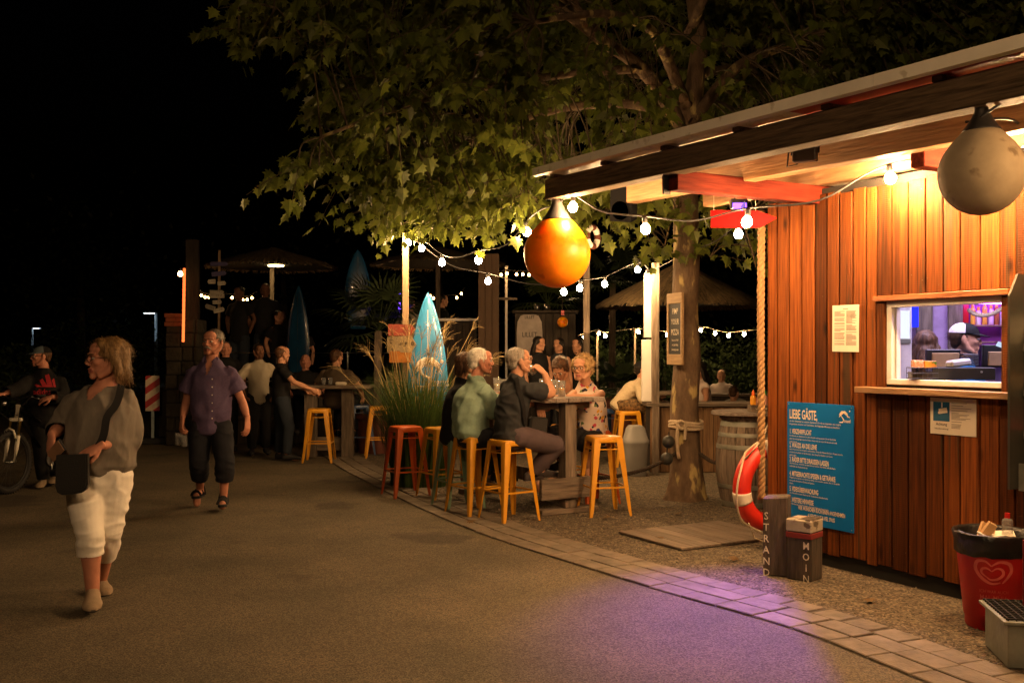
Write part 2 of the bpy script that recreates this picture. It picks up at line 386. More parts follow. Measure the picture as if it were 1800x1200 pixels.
kbox('ceiling', .046, 5.549, .046, 2.449, 2.60, 2.63, M['dark'], 0)
# serving hatch
wf = kbox('hatch_frame', TW0, TW1, -.012, .06, ZW0, ZW0+.038, M['white'])
kbox('frame_rail', TW0, TW1, -.012, .06, ZW1-.042, ZW1, M['white'], .004, wf).location -= wf.location
kbox('frame_post', TW0, TW0+.045, -.012, .06, ZW0+.038, ZW1-.042, M['white'], .004, wf).location -= wf.location
kbox('frame_post', TW0+.047, TW0+.062, .02, .06, ZW0+.04, ZW1-.044, M['white'], .002, wf).location -= wf.location
kbox('hatch_trim', 1.078, TW0-.001, -.03, -.001, 1.345, 1.932, M['plank'])
kbox('hatch_trim', TW1-.012, 2.112, -.034, -.001, 1.345, 1.932, M['plank'])
kbox('hatch_lintel', 1.07, 2.09, -.062, -.001, 1.936, 1.974, M['trim'])
kbox('hatch_sill', .955, 2.155, -.115, -.001, 1.300, 1.343, M['purlin'])
# roof structure
kbox('eave_beam', -1.06, 5.7, -1.44, -1.30, 2.825, 2.985, M['beam'], .006)
kbox('purlin', -.86, 5.7, -.77, -.66, 2.825, 2.985, M['purlin'], .006)
kbox('wall_plate', -.75, 5.7, -.045, .06, 2.826, 2.984, M['purlin'], .006)
for i, t in enumerate((.50, 1.9, 3.3, 4.7)):
    kbox('joist', t-.05, t+.05, -1.36 if i == 0 else -.64, 2.40, 2.688, 2.822, M['joist'], .005)
kbox('joist_end_plate', .43, .449, -1.40, -1.34, 2.67, 2.824, M['black'], .002)
for i in range(10):
    t = -.95+i*.72
    kbox('roof_batten', t-.03, t+.03, -1.44, 2.5, 2.988, 3.018, M['beam'], .003)
for i in range(5):
    kbox('roof_sheet', -1.04+i*1.36, -1.04+(i+1)*1.36-.01, -1.46, 2.7, 3.020, 3.032, M['roofred'] if i in (2, 3) else M['cream'], 0)
mb = MB()
for x0, x1 in ((-1.13, 2.3), (2.302, 5.8)):
    prof = [(-1.545, 3.010), (-1.515, 3.002), (-1.465, 3.034), (-1.46, 3.040), (-1.50, 3.085), (-1.55, 3.070)]
    mb.prism(prof, (x0, 0, 0), (0, 1, 0), (0, 0, 1), x1-x0)
mb.build('eave_fascia', M['cream'], K)
for i in range(4):                                            # offcuts and cladding above the wall
    kbox('soffit_board', -.9+i*1.6, -.9+i*1.6+1.57, -1.28+random.uniform(0, .02), -.05, 3.0185-.0000*i, 3.0195, M['trim'], 0)

for o_ in K.children:
    if o_.name.split('.')[0] in ('eave_beam', 'purlin', 'roof_batten', 'roof_sheet', 'eave_fascia', 'soffit_board'):
        o_.location.z -= .019*(o_.location.x+1.06); o_.rotation_euler[1] = math.atan(.019)
# ------------------------------------------------------------------ strings of bulbs
bulb_mesh = MB(); bulb_mesh.lathe([(0.0001, -.047), (.018, -.044), (.034, -.030), (.041, -.010), (.039, .012), (.028, .032), (.017, .044)], seg=12)
bulb_me = bulb_mesh.mesh('bulb', M['bulb'], True)
socket_mesh = MB(); socket_mesh.lathe([(.017, .040), (.020, .046), (.020, .085), (.010, .095)], seg=10)
socket_me = socket_mesh.mesh('socket', M['black'], 40)
def bulb_set(mat_):
    a = bulb_me.copy(); a.materials.clear(); a.materials.append(mat_); return a
bulb_wall_me = bulb_set(M['bulb_wall']); bulb_eave_me = bulb_set(M['bulb_eave']); bulb_far_me = bulb_set(M['bulb_far']); bulb_dim_me = bulb_set(M['bulb_dim'])
def string(name, label, pts, bulbs, me=None, scale=1.0, cable=.007, group='strings of bulbs', cmat=None):
    """pts: cable way points; bulbs: positions of bulb centres (hang straight under the cable)"""
    base = Vector(pts[0]); e = empty(name, base, 0, label, 'string lights', group)
    mb = MB(); sp = spline([Vector(p) for p in pts], 6); mb.tube(sp, cable, 6); mb.build('cable', cmat or M['rubber'], e, True, base)
    for b in bulbs:
        o = link('bulb', me[bulbs.index(b)] if isinstance(me, list) else (me or bulb_me), e, b-base); o.scale = (scale*.88,)*3; o.rotation_euler = (random.uniform(-.15, .15), random.uniform(-.15, .15), 0)
        s_ = link('socket', socket_me, e, b-base); s_.scale = (scale,)*3; s_.rotation_euler = o.rotation_euler
    return e
def hang(b, k=.095): return Vector(b)+Vector((0, 0, k))
def Lp(px, py, Y): return P(px, py, Y)
b_buoy = W(-.98, 1.36, 2.78)
post_w = P(1143, 478, 12.9); post_l = P(713, 412, 12.3)
# string under the eave, from the grey buoy to the orange one
bA = [W(2.35, .33, 2.66), P(1565, 313, 6.64), P(1313, 390, 6.85), P(1135, 402, 7.55), P(1007, 364, 7.95)]
string('bulb_string', 'string of bulbs under the kiosk eave between the two buoys',
       [W(2.80, 1.42, 2.69), W(2.66, .85, 2.79), hang(bA[0]), hang(bA[1]), P(1440, 352, 6.75), hang(bA[2]), P(1220, 388, 7.4), hang(bA[3]), P(1060, 372, 7.8), hang(bA[4]), b_buoy], bA, [bulb_wall_me]*2+[bulb_eave_me]*3)
bB = [P(926, 407, 8.9), P(841, 457, 10.1), P(777, 461, 11.2), P(741, 436, 11.9)]
string('bulb_string', 'string of bulbs from the orange buoy to the pale wooden post',
       [b_buoy, P(952, 368, 8.5), hang(bB[0]), P(890, 430, 9.5), hang(bB[1]), P(806, 452, 10.7), hang(bB[2]), hang(bB[3], .11), post_l], bB)
bC = [P(718, 426, 12.15), P(858, 494, 11.9), P(991, 513, 12.0), P(1019, 506, 12.3), P(1063, 499, 12.5), P(1121, 474, 12.8), P(1139, 487, 12.75)]
string('bulb_string', 'string of bulbs sagging behind the orange buoy from post to white board',
       [post_l, hang(bC[0]), P(790, 465, 12.0), hang(bC[1]), P(925, 498, 11.9), hang(bC[2]), hang(bC[3]), hang(bC[4]), hang(bC[5]), post_w], bC)
bE = [P(1298, 411, 8.3)]
string('bulb_string', 'thin string with one bulb from tree side post to kiosk corner',
       [post_w, P(1200, 448, 11.3), P(1258, 424, 9.5), hang(bE[0]), W(0.0, .06, 2.72)], bE, cable=.005)
# the same string goes on along the eave beyond the picture
bX = [W(t, 1.25, 2.62+.05*math.sin(t*9)) for t in (4.0, 5.3)]
string('bulb_string', 'string of bulbs running on along the eave past the grey buoy',
       [W(2.86, 1.42, 2.69), W(3.1, 1.32, 2.78)]+[hang(b) for b in bX]+[W(5.7, 1.3, 2.80)], bX)
# ------------------------------------------------------------------ people
V3 = lambda *a: np.array(a, float)
def nrm(v):
    l = np.linalg.norm(v); return v/l if l > 1e-9 else v
def loft(rings, n=18):
    """rings: (centre, u, v) arrays, closed by rounded caps"""
    R = list(rings); c0, u0, v0 = R[0]; d0 = nrm(R[0][0]-R[1][0]); c1, u1, v1 = R[-1]; d1 = nrm(R[-1][0]-R[-2][0])
    m0 = min(np.linalg.norm(u0), np.linalg.norm(v0)); m1 = min(np.linalg.norm(u1), np.linalg.norm(v1))
    pre = [(c0+d0*m0*.55*math.sin(a), u0*math.cos(a), v0*math.cos(a)) for a in (1.35, .9, .45)]
    post = [(c1+d1*m1*.55*math.sin(a), u1*math.cos(a), v1*math.cos(a)) for a in (.45, .9, 1.35)]
    R = pre+R+post; ang = np.arange(n)*2*math.pi/n; vs = []; fs = []
    for c, u, v in R: vs += [c+u*math.cos(a)+v*math.sin(a) for a in ang]
    for i in range(len(R)-1):
        for k in range(n):
            a, b = i*n+k, i*n+(k+1) % n; fs.append((a, b, b+n, a+n))
    fs.append(tuple(range(n))[::-1]); fs.append(tuple((len(R)-1)*n+k for k in range(n)))
    return np.array(vs), fs
def flatloft(rings, n=18):
    ang = np.arange(n)*2*math.pi/n; vs = []; fs = []
    for c, u, v in rings: vs += [c+u*math.cos(a)+v*math.sin(a) for a in ang]
    for i in range(len(rings)-1):
        for k in range(n):
            a, b = i*n+k, i*n+(k+1) % n; fs.append((a, b, b+n, a+n))
    fs.append(tuple(range(n))[::-1]); fs.append(tuple((len(rings)-1)*n+k for k in range(n)))
    return np.array(vs), fs
def limb(pts, rad, flat=False, n=14, squash=1.0, ref=None):
    pts = [np.array(p, float) for p in pts]; rings = []; u = None
    for i, p in enumerate(pts):
        d = nrm(pts[min(i+1, len(pts)-1)]-pts[max(i-1, 0)])
        if u is None:
            r = np.array(ref, float) if ref is not None else (V3(0, 0, 1) if abs(d[2]) < .9 else V3(0, 1, 0))
            u = nrm(np.cross(d, r))
        u = nrm(u-d*u.dot(d)); v = np.cross(d, u); rings.append((p, u*rad[i], v*rad[i]*squash))
    return (flatloft if flat else loft)(rings, n)
def curve(pts, rad, k=4):
    """Catmull-Rom subdivision of a limb"""
    pts = [np.array(p, float) for p in pts]; P2, R2 = [], []; m = len(pts)
    for i in range(m-1):
        p0, p1, p2, p3 = pts[max(i-1, 0)], pts[i], pts[i+1], pts[min(i+2, m-1)]
        for j in range(k):
            t = j/k; P2.append(.5*((2*p1)+(p2-p0)*t+(2*p0-5*p1+4*p2-p3)*t*t+(3*p1-p0-3*p2+p3)*t**3)); R2.append(rad[i]+(rad[i+1]-rad[i])*(3*t*t-2*t**3))
    P2.append(pts[-1]); R2.append(rad[-1]); return P2, R2
def ell(c, r, Rm=None, n=16, m=10):
    vs = []; fs = []
    for i in range(1, m):
        t = math.pi*i/m
        for k in range(n):
            a = 2*math.pi*k/n; vs.append([r[0]*math.sin(t)*math.cos(a), r[1]*math.sin(t)*math.sin(a), r[2]*math.cos(t)])
    vs += [[0, 0, r[2]], [0, 0, -r[2]]]; T, B = len(vs)-2, len(vs)-1
    for i in range(m-2):
        for k in range(n):
            a, b = i*n+k, i*n+(k+1) % n; fs.append((a, a+n, b+n, b))
    for k in range(n): fs.append((T, k, (k+1) % n)); fs.append((B, (m-2)*n+(k+1) % n, (m-2)*n+k))
    vs = np.array(vs)
    if Rm is not None: vs = vs@np.array(Rm).T
    return vs+np.array(c), fs
def fuse(parts, vox, smooth=2):
    """one closed skin round all parts"""
    vs = []; fs = []
    for v, f in parts:
        o = len(vs); vs += v.tolist(); fs += [tuple(i+o for i in q) for q in f]
    me = bpy.data.meshes.new('t'); me.from_pydata(vs, [], fs); o = bpy.data.objects.new('t', me); TMP.collection.objects.link(o)
    md = o.modifiers.new('r', 'REMESH'); md.mode = 'VOXEL'; md.voxel_size = vox
    dg = tmp_dg(); m2 = bpy.data.meshes.new_from_object(o.evaluated_get(dg))
    n = len(m2.vertices); a = np.empty(n*3); m2.vertices.foreach_get('co', a); a = a.reshape(-1, 3)
    ls = np.empty(len(m2.loops), int); m2.loops.foreach_get('vertex_index', ls)
    st = np.empty(len(m2.polygons), int); m2.polygons.foreach_get('loop_start', st); ct = np.empty(len(m2.polygons), int); m2.polygons.foreach_get('loop_total', ct)
    q = ls.reshape(-1, 4) if (ct == 4).all() else None
    if q is None: q = np.array([list(ls[s:s+4]) if c == 4 else [ls[s], ls[s+1], ls[s+2], ls[s+2]] for s, c in zip(st, ct)])
    bpy.data.objects.remove(o); bpy.data.meshes.remove(me); bpy.data.meshes.remove(m2)
    for _ in range(smooth):
        acc = np.zeros_like(a); cnt = np.zeros(len(a))
        for i in range(4):
            j = (i+1) % 4; np.add.at(acc, q[:, i], a[q[:, j]]); np.add.at(cnt, q[:, i], 1); np.add.at(acc, q[:, j], a[q[:, i]]); np.add.at(cnt, q[:, j], 1)
        a = a*.45+.55*acc/np.maximum(cnt, 1)[:, None]
    return a, q
def vnormals(a, q):
    fn = np.cross(a[q[:, 2]]-a[q[:, 0]], a[q[:, 3]]-a[q[:, 1]]); vn = np.zeros_like(a)
    for i in range(4): np.add.at(vn, q[:, i], fn)
    l = np.linalg.norm(vn, axis=1); l[l == 0] = 1; return vn/l[:, None]
def folds(a, q, amp, sc=(9, 9, 5), seed=0.0, ridge=True):
    """cloth folds: push the skin in and out by stretched noise"""
    vn = vnormals(a, q); out = np.empty(len(a)); s = Vector(sc); o = Vector((seed*3.1, seed*1.7, seed*2.3))
    for i, p in enumerate(a):
        v = Vector((p[0]*s[0], p[1]*s[1], p[2]*s[2]))+o; w = noise.noise_vector(v*.5)*.7
        x = noise.noise(v+w)
        if ridge: x = .5-abs(x)*2.0
        out[i] = x+.35*noise.noise((v+w)*2.3)
    return a+vn*(out*amp)[:, None]
def tomesh(name, chunks, mats, base, smooth=True):
    """chunks: (verts, quads, material index or array)"""
    vs = []; fs = []; mi = []; o = 0
    for a, q, m in chunks:
        vs.append(np.asarray(a)-np.array(base)); 
        for f in q:
            f = [int(i)+o for i in f]
            if len(f) == 4 and f[2] == f[3]: f = f[:3]
            fs.append(f)
        mi += list(m) if hasattr(m, '__len__') else [m]*len(q); o += len(a)
    me = bpy.data.meshes.new(name); me.from_pydata(np.concatenate(vs).tolist(), [], fs)
    for m in mats: me.materials.append(m)
    me.polygons.foreach_set('material_index', mi); me.polygons.foreach_set('use_smooth', [smooth]*len(fs)); me.update(); return me
def axes(face, up=(0, 0, 1)):
    """head / hand frame: columns x (own left), y (backwards), z (up) for a face direction"""
    y = -nrm(np.array(face, float)); z = np.array(up, float); z = nrm(z-y*z.dot(y)); x = np.cross(y, z); return np.stack([x, y, z], 1)
def head_parts(c, A, k, fem=False, fat=1.0):
    T = lambda p: c+A@(np.array(p)*k)
    E = lambda p, r, Rm=None: ell(T(p), np.array(r)*k, A if Rm is None else A@Rm)
    Lm = lambda ps, rs, **kw: limb([T(p) for p in ps], [r*k for r in rs], **kw)
    h = [E((0, .018, .030), (.075, .096, .084)), E((0, -.022, -.012), (.064*fat, .070, .080)), E((0, -.032, -.052), (.052*fat, .052, .052)),
         E((0, -.074, -.094), (.022, .018, .018)), E((0, -.050, .055), (.058, .042, .042)),
         Lm([(0, -.088, .022), (0, -.098, 0), (0, -.107, -.024)], [.008, .0095, .0125]), E((.011, -.098, -.030), (.009, .010, .008)), E((-.011, -.098, -.030), (.009, .010, .008)),
         Lm([(-.046, -.074, .026), (-.02, -.090, .031), (.02, -.090, .031), (.046, -.074, .026)], [.008, .010 if not fem else .008, .010 if not fem else .008, .008]),
         Lm([(-.022, -.084, -.056), (0, -.094, -.053), (.022, -.084, -.056)], [.005, .0085, .005]), Lm([(-.019, -.083, -.068), (0, -.091, -.070), (.019, -.083, -.068)], [.005, .009, .005]),
         E((.040*fat, -.064, -.014), (.022, .022, .020)), E((-.040*fat, -.064, -.014), (.022, .022, .020))]
    for s in (-1, 1):
        h.append(ell(T((s*.079, .016, -.004)), np.array((.010, .022, .033))*k, A@np.array(Matrix.Rotation(s*.35, 3, 'Z'))))
        h.append(Lm([(s*.073, .010, -.02), (s*.060, -.005, -.060), (s*.038, -.050, -.092)], [.018, .022, .018]))
    return h
def eyes_mesh(c, A, k, base, mats, name='eye'):
    out = []
    for s in (-1, 1):
        a, f = ell(c+A@(np.array((s*.031, -.0815, .006))*k), np.array((.0150, .011, .0085))*k, A, 12, 8); out.append((a, f, 0))
        a, f = ell(c+A@(np.array((s*.031, -.0905, .006))*k), np.array((.0062, .003, .0068))*k, A, 10, 6); out.append((a, f, 1))
    return [tomesh(name, out[2*i:2*i+2], mats, base) for i in (0, 1)]
def brows_chunks(c, A, k, thick=.0045):
    out = []
    for s in (-1, 1):
        pts = [c+A@(np.array((s*x, y, z))*k) for x, y, z in ((.012, -.098, .027), (.030, -.096, .032), (.048, -.080, .026))]
        out.append((*limb(pts, [thick*k*.8, thick*k, thick*k*.5]), 0))
    return out
def hand_parts(wr, d, nrmv, side, k=1.0, curl=.5, spread=.12, thumb=.6):
    """wr wrist, d direction of the fingers, nrmv back-of-hand normal, side +1 left hand / -1 right hand"""
    d = nrm(np.array(d, float)); nv = np.array(nrmv, float); nv = nrm(nv-d*nv.dot(d)); x = np.cross(nv, d)*side   # x: towards the thumb
    T = lambda a, b, c_: wr+(x*a+d*b+nv*c_)*k
    parts = []
    rings = [(T(0, -.02, 0), x*.026*k, nv*.021*k), (T(0, .012, 0), x*.030*k, nv*.018*k), (T(.002, .045, 0), x*.040*k, nv*.017*k), (T(0, .085, 0), x*.041*k, nv*.013*k), (T(0, .098, -.002), x*.038*k, nv*.010*k)]
    parts.append(loft(rings, 14))
    for i, (off, ln, r) in enumerate(((.030, .072, .0088), (.010, .080, .0092), (-.011, .074, .0088), (-.030, .058, .0078))):
        p = T(off, .088, 0); pts = [p-d*.02*k, p]; ang = 0.0; dd = nrm(d+x*(off*spread*8))
        c_ = curl*(1+.12*i); segs = (.45, .31, .24)
        for j, s in enumerate(segs):
            ang += c_*(.7, 1.0, .8)[j]; q = pts[-1]+(dd*math.cos(ang)-nv*math.sin(ang))*ln*s*k; pts.append(q)
        parts.append(limb(pts, [r*k, r*k*1.08, r*k, r*k*.93, r*k*.78], n=10))
    p0 = T(.024, .018, -.006); t1 = T(.046, .050, -.012-.02*thumb); t2 = T(.054-.012*thumb, .082, -.018-.035*thumb); t3 = T(.052-.03*thumb, .104, -.02-.05*thumb)
    parts.append(limb([p0, t1, t2, t3], [.014*k, .0125*k, .0105*k, .0080*k], n=10))
    return parts
M['eyewhite'] = mat('eye_white', (.55, .52, .48), .25, var=.02); M['iris'] = mat('eye_iris', (.03, .02, .015), .2, var=.1)
def skinmat(name, c, rough=.62):
    return mat(name, c, rough, var=.10, vs=14, bump=.08, bs=120, spec=.3, bd=.003)
M['skin'] = skinmat('skin_tan', (.50, .255, .155)); M['skin_red'] = skinmat('skin_flushed', (.52, .23, .15)); M['skin_dark'] = skinmat('skin_brown', (.13, .058, .032))
M['lip'] = mat('lip', (.36, .12, .09), .4); M['lip_dark'] = mat('lip_dark', (.16, .06, .045), .4)
def hairmat(name, c1, c2): return mat(name, c1, .5, col2=c2, vs=5, st=(9, 9, 2.0), bump=.5, bs=30, irand=.35, spec=.35)
M['h_blond'] = hairmat('hair_dark_blond', (.10, .055, .02), (.30, .18, .07)); M['h_grey'] = hairmat('hair_grey', (.16, .14, .12), (.42, .38, .33))
M['h_white'] = hairmat('hair_white', (.48, .45, .40), (.80, .77, .70)); M['h_brown'] = hairmat('hair_brown', (.035, .016, .008), (.11, .05, .02))
M['h_black'] = hairmat('hair_black', (.006, .005, .004), (.02, .014, .010)); M['h_curly'] = hairmat('hair_sandy', (.22, .125, .045), (.55, .37, .17))
def cloth(name, c, var=.12, rough=.85, bump=.25, bs=220, vs=9, col2=None, st=(1, 1, 1), sheen=.0): return mat(name, c, rough, var=var, vs=vs, bump=bump, bs=bs, bd=.002, col2=col2, st=st, spec=.25, sheen=sheen)
M['frame_dark'] = mat('spectacle_frame', (.02, .012, .010), .3); M['lens'] = glassmat('spectacle_lens')

def strands(a, q, c, A, n, ln, seed, down=.8, lift=.004, wid=.0022, sel=None, flow=None):
    """thin strips lying on the hair surface so the outline breaks up"""
    rnd = random.Random(seed); vn = vnormals(a, q); vs = []; fs = []; idx = list(range(len(a)))
    z = A[:, 2]
    for _ in range(n):
        i = rnd.choice(idx); p = a[i].copy(); nn = vn[i]
        if sel is not None and not sel(A.T@(p-c)): continue
        g = -z*down+V3(*[rnd.uniform(-.35, .35) for _ in range(3)])+(A@np.array(flow) if flow is not None else 0); t = nrm(g-nn*g.dot(nn)); s = nrm(np.cross(nn, t)); o = len(vs); L_ = ln*rnd.uniform(.5, 1.2); m = 4
        for j in range(m+1):
            f = j/m; pp = p+nn*(lift*(1-.2*f)+lift*1.2*rnd.random()*f)+t*L_*f-z*(.25*L_*f*f*down)
            w = wid*(1-f*.85); vs += [pp-s*w, pp+s*w]
        for j in range(m): fs.append((o+2*j, o+2*j+1, o+2*j+3, o+2*j+2))
    return (np.array(vs), fs) if vs else None

def person(label, J, group=None, W_=(.165, .115, .15, .105, .175, .115), k=1.0, face=(0, -1, 0), tilt=(0, 0, 1), skin='skin', fem=False, fat=1.0, vox=.011,
           hair=None, garments=(), hands=None, glasses=False, feet='shoe', shoe_mat=None, limbs=1.0, beard=None, mouth=True, neck_r=.056, name='person', hvox=None, base=None, arm_r=1.0):
    """J: joints in world space. W_: half width / half depth at hips, waist, chest"""
    J = {a: np.array(b, float) for a, b in J.items()}
    hw, hd, ww, wd, cw, cd = W_; lat_s = nrm(J['shL']-J['shR']); lat_h = nrm(J['hipL']-J['hipR'])
    pel, chest, neck, head = J['pel'], J['chest'], J['neck'], J['head']
    bz = 0.0 if base is None else base
    B = Vector((pel[0], pel[1], bz)) ; E = empty(name, B, 0, label, 'person', group)
    A = axes(face, tilt)
    waist = J.get('waist', pel*.5+chest*.5)
    up0 = nrm(chest-pel)
    def ring(c, a, b, f):
        lat = nrm(lat_h*(1-f)+lat_s*f); ax = nrm(chest-pel)*(1-f)+nrm(neck-chest)*f; lat = nrm(lat-ax*lat.dot(ax)*.0); dv = nrm(np.cross(ax, lat)); return (c, lat*a, dv*b)
    crotch = pel-up0*.10
    shm = (J['shL']+J['shR'])/2; shw = np.linalg.norm(J['shL']-J['shR'])/2
    def torso(g, g2=None, hem=None, top=True):
        r = []
        low = crotch if hem is None else pel-up0*hem
        if hem is None: r.append(ring(low, hw*.80+g, hd*.80+g, 0))
        else: r.append(ring(low, hw*1.0+g*1.35, hd*1.0+g*1.35, 0))
        if hem is None or hem > .03: r.append(ring(pel, hw+g, hd+g, 0))
        r += [ring(pel*.55+waist*.45, (hw+ww)/2+g, (hd+wd)/2+g, .1), ring(waist, ww+g, wd+g, .3), ring(waist*.45+chest*.55, (ww+cw)/2+g, (wd+cd)/2*1.03+g, .55), ring(chest, cw+g, cd+g, .8),
              ring(chest*.45+shm*.55, min(cw*1.0, shw*1.0)+g*.7, cd*.92+g, .95), ring(shm+nrm(neck-shm)*.015, shw*.86+g*.3, cd*.60+g*.8, 1)]
        if top: r += [ring(shm*.45+neck*.55, shw*.60+g*.4, .070+g*.6, 1), ring(neck, neck_r*1.12+g*.5, neck_r*1.15+g*.5, 1)]
        return loft(r, 26)
    for s_ in 'LR':
        sv = J['sh'+s_]; J['as'+s_] = sv-nrm(neck-chest)*.028-nrm(sv-shm)*.012
    sk, lp = M[skin], M['lip' if skin != 'skin_dark' else 'lip_dark']
    body = [torso(0), limb([neck-nrm(neck-chest)*.03, neck*.5+(head-A[:, 2]*.05*k)*.5, head-A[:, 2]*.045*k+A[:, 1]*.02*k], [neck_r*1.15, neck_r, neck_r*.98])]
    ar = .9*limbs*arm_r if fem else limbs*arm_r
    for s in 'LR':
        sh, el, wr = J['as'+s], J['el'+s], J['wr'+s]
        body.append(limb(*curve([chest*.35+sh*.65, sh, sh*.55+el*.45, el, el*.6+wr*.4, wr], [.05*ar, .056*ar, .048*ar, .040*ar, .042*ar, .027*ar], 3)))
        hp, kn, an = J['hip'+s], J['kn'+s], J['an'+s]; lr = limbs
        bk = nrm(np.cross(lat_h, kn-hp)); 
        body.append(limb(*curve([pel*.3+hp*.7, hp, hp*.5+kn*.5, kn, kn*.68+an*.32-0*bk, kn*.35+an*.65, an], [.075*lr, .088*lr, .074*lr, .054*lr, .057*lr, .044*lr, .036*lr], 3), n=16))
        to = J['to'+s]; fd = nrm(to-an); heel = an+V3(0, 0, 0)
        dn = J.get('dn'+s, V3(0, 0, -1)); dn = np.array(dn, float)
        t1 = nrm(to-an-dn*np.dot(to-an, dn))
        ft = [limb(*curve([an+t1*-.035+dn*.035, an+t1*.02+dn*.022, an+t1*.09+dn*.045, to+dn*.01, to+t1*.03+dn*.014], [.030*k, .038*k, .036*k, .034*k, .018*k], 3), squash=.8, ref=None)]
        body += ft; J['t1'+s] = t1; J['dnv'+s] = dn
    chunks = []
    a, q = fuse(body, vox, 2); chunks.append((a, q, 0))
    hp_ = head_parts(head, A, k, fem, fat); hp_.append(limb([head-A[:, 2]*.06*k+A[:, 1]*.02*k, neck], [neck_r*.98, neck_r*1.02]))
    a, q = fuse(hp_, hvox or max(.005, vox*.55), 2)
    loc = ((a[q].mean(1)-head)@A)/k
    mi = np.zeros(len(q), int)
    if mouth: mi[(np.abs(loc[:, 0]) < .024) & (loc[:, 1] < -.080) & (np.abs(loc[:, 2]+.062) < .011)] = 1
    chunks.append((a, q, mi))
    for s in 'LR':
        h = (hands or {}).get(s)
        if h is None:
            d = nrm(J['wr'+s]-J['el'+s]); nv = nrm((J['sh'+s]-J['sh'+('R' if s == 'L' else 'L')])); h = dict(d=d, n=nv, curl=.45)
        if h == 'none': continue
        hpz = hand_parts(J['wr'+s]+0*pel, h['d'], h['n'], 1 if s == 'L' else -1, h.get('k', k*(.92 if fem else 1.02)), h.get('curl', .5), h.get('spread', .12), h.get('thumb', .6))
        a, q = fuse(hpz, max(.0042, vox*.42), 1); chunks.append((a, q, 0))
    body_o = link('body', tomesh('body', chunks, [sk, lp], B), E)
    if vox < .013: [link('eye', m_, body_o) for m_ in eyes_mesh(head, A, k, B, [M['eyewhite'], M['iris']])]
    # ---- clothes
    out = {'E': E, 'A': A, 'head': head, 'k': k, 'B': B, 'J': J, 'body': body_o}
    for g in garments:
        kind = g['kind']; m = g['mat']; gg = g.get('g', .016); parts = []; ends = []; fl = g.get('fold', .006); gv = g.get('vox', vox)
        if kind == 'top':
            parts.append(torso(gg, hem=g.get('hem', .10), top=g.get('collar', True)))
            for s in 'LR':
                sl = g.get('sleeve', 1.0); sl = sl[s] if isinstance(sl, dict) else sl
                if sl <= 0: continue
                sh, el, wr = J['as'+s], J['el'+s], J['wr'+s]; lu = np.linalg.norm(el-sh); lf = np.linalg.norm(wr-el); L_ = sl*(lu+lf); loose = g.get('loose', .012)
                pts = [chest*.4+sh*.6, sh+0*sh]; rad = [.045*ar+gg*.8, .056*ar+gg*.55]
                for f in (.25, .5, .75, 1.0):
                    d = L_*f
                    p = sh+(el-sh)*(d/lu) if d <= lu else el+(wr-el)*((d-lu)/lf)
                    if len(pts) > 2 and d > lu and prev < lu and (d-lu) > .03 and (lu-prev) > .03: pts.append(el.copy()); rad.append(.045*ar+gg*.7+loose)
                    pts.append(p); rad.append((.054 if d < lu else .042)*ar+gg*.6+loose*min(1, d/.15)); prev = d
                parts.append(flatcap(*curve(pts, rad, 3))); ends.append((pts[-1], nrm(pts[-1]-pts[-2]), rad[-1]))
        elif kind == 'legs':
            parts.append(loft([ring(crotch-up0*.0, hw*.86+gg, hd*.86+gg, 0), ring(pel, hw+gg, hd+gg, 0), ring(pel*.55+waist*.45, (hw+ww)/2+gg*.7, (hd+wd)/2+gg*.7, .1)], 24))
            for s in 'LR':
                hp, kn, an = J['hip'+s], J['kn'+s], J['an'+s]; lu = np.linalg.norm(kn-hp); lf = np.linalg.norm(an-kn); e = g.get('len', .93); L_ = e*(lu+lf); lo = g.get('loose', .014)
                pts = [pel*.35+hp*.65, hp]; rad = [.080*limbs+gg, .094*limbs+gg]
                prof = [(0, .092), (.25, .086), (.5, .064), (.62, .064), (.8, .050), (1, .044)]
                def rr(f): return np.interp(f, [x for x, _ in prof], [y for _, y in prof])*limbs
                for f in (.5, .85): pts.append(hp+(kn-hp)*f); rad.append(rr(f*.5)+gg*.8+lo*f)
                if L_ > lu+.05: pts.append(kn.copy()); rad.append(rr(.5)+gg*.7+lo)
                d = (L_-lu)/lf
                for f in ([d*.5, d] if d > .3 else [d]):
                    pts.append(kn+(an-kn)*f); rad.append(rr(.5+.5*f)+gg*.7+lo*1.1)
                parts.append(flatcap(*curve(pts, rad, 3))); ends.append((pts[-1], nrm(pts[-1]-pts[-2]), rad[-1]))
        a, q = fuse(parts, gv, g.get('smooth', 2))
        if kind == 'top': ends.append((pel-up0*(g.get('hem', .10)), -up0, max(hw, hd)+gg*1.4))
        fc = a[q].mean(1); keep = np.ones(len(q), bool); fn_ = np.cross(a[q[:, 2]]-a[q[:, 0]], a[q[:, 3]]-a[q[:, 1]]); fn_ /= np.maximum(np.linalg.norm(fn_, axis=1), 1e-9)[:, None]
        for pe, de, re_ in ends:
            dd = fc-pe; ax_ = dd@de; rd = np.linalg.norm(dd-ax_[:, None]*de, axis=1); keep &= ~((ax_ > -.012) & (ax_ < .03) & (rd < re_*1.06) & (fn_@de > .55))
        q = q[keep]
        if fl: a = folds(a, q, fl, g.get('fsc', (9, 9, 6)), g.get('seed', random.random()*9), g.get('ridge', True))
        if g.get('cut'):
            fc = a[q].mean(1); keep = np.array([not g['cut'](c_) for c_ in fc]); q = q[keep]
        if True:
            used = np.unique(q); re = -np.ones(len(a), int); re[used] = np.arange(len(used)); a = a[used]; q = re[q]
        out[g.get('name', kind)] = link(g.get('name', kind), tomesh(g.get('name', kind), [(a, q, 0)], [m], B), E)
        out[g.get('name', kind)+'_aq'] = (a, q)
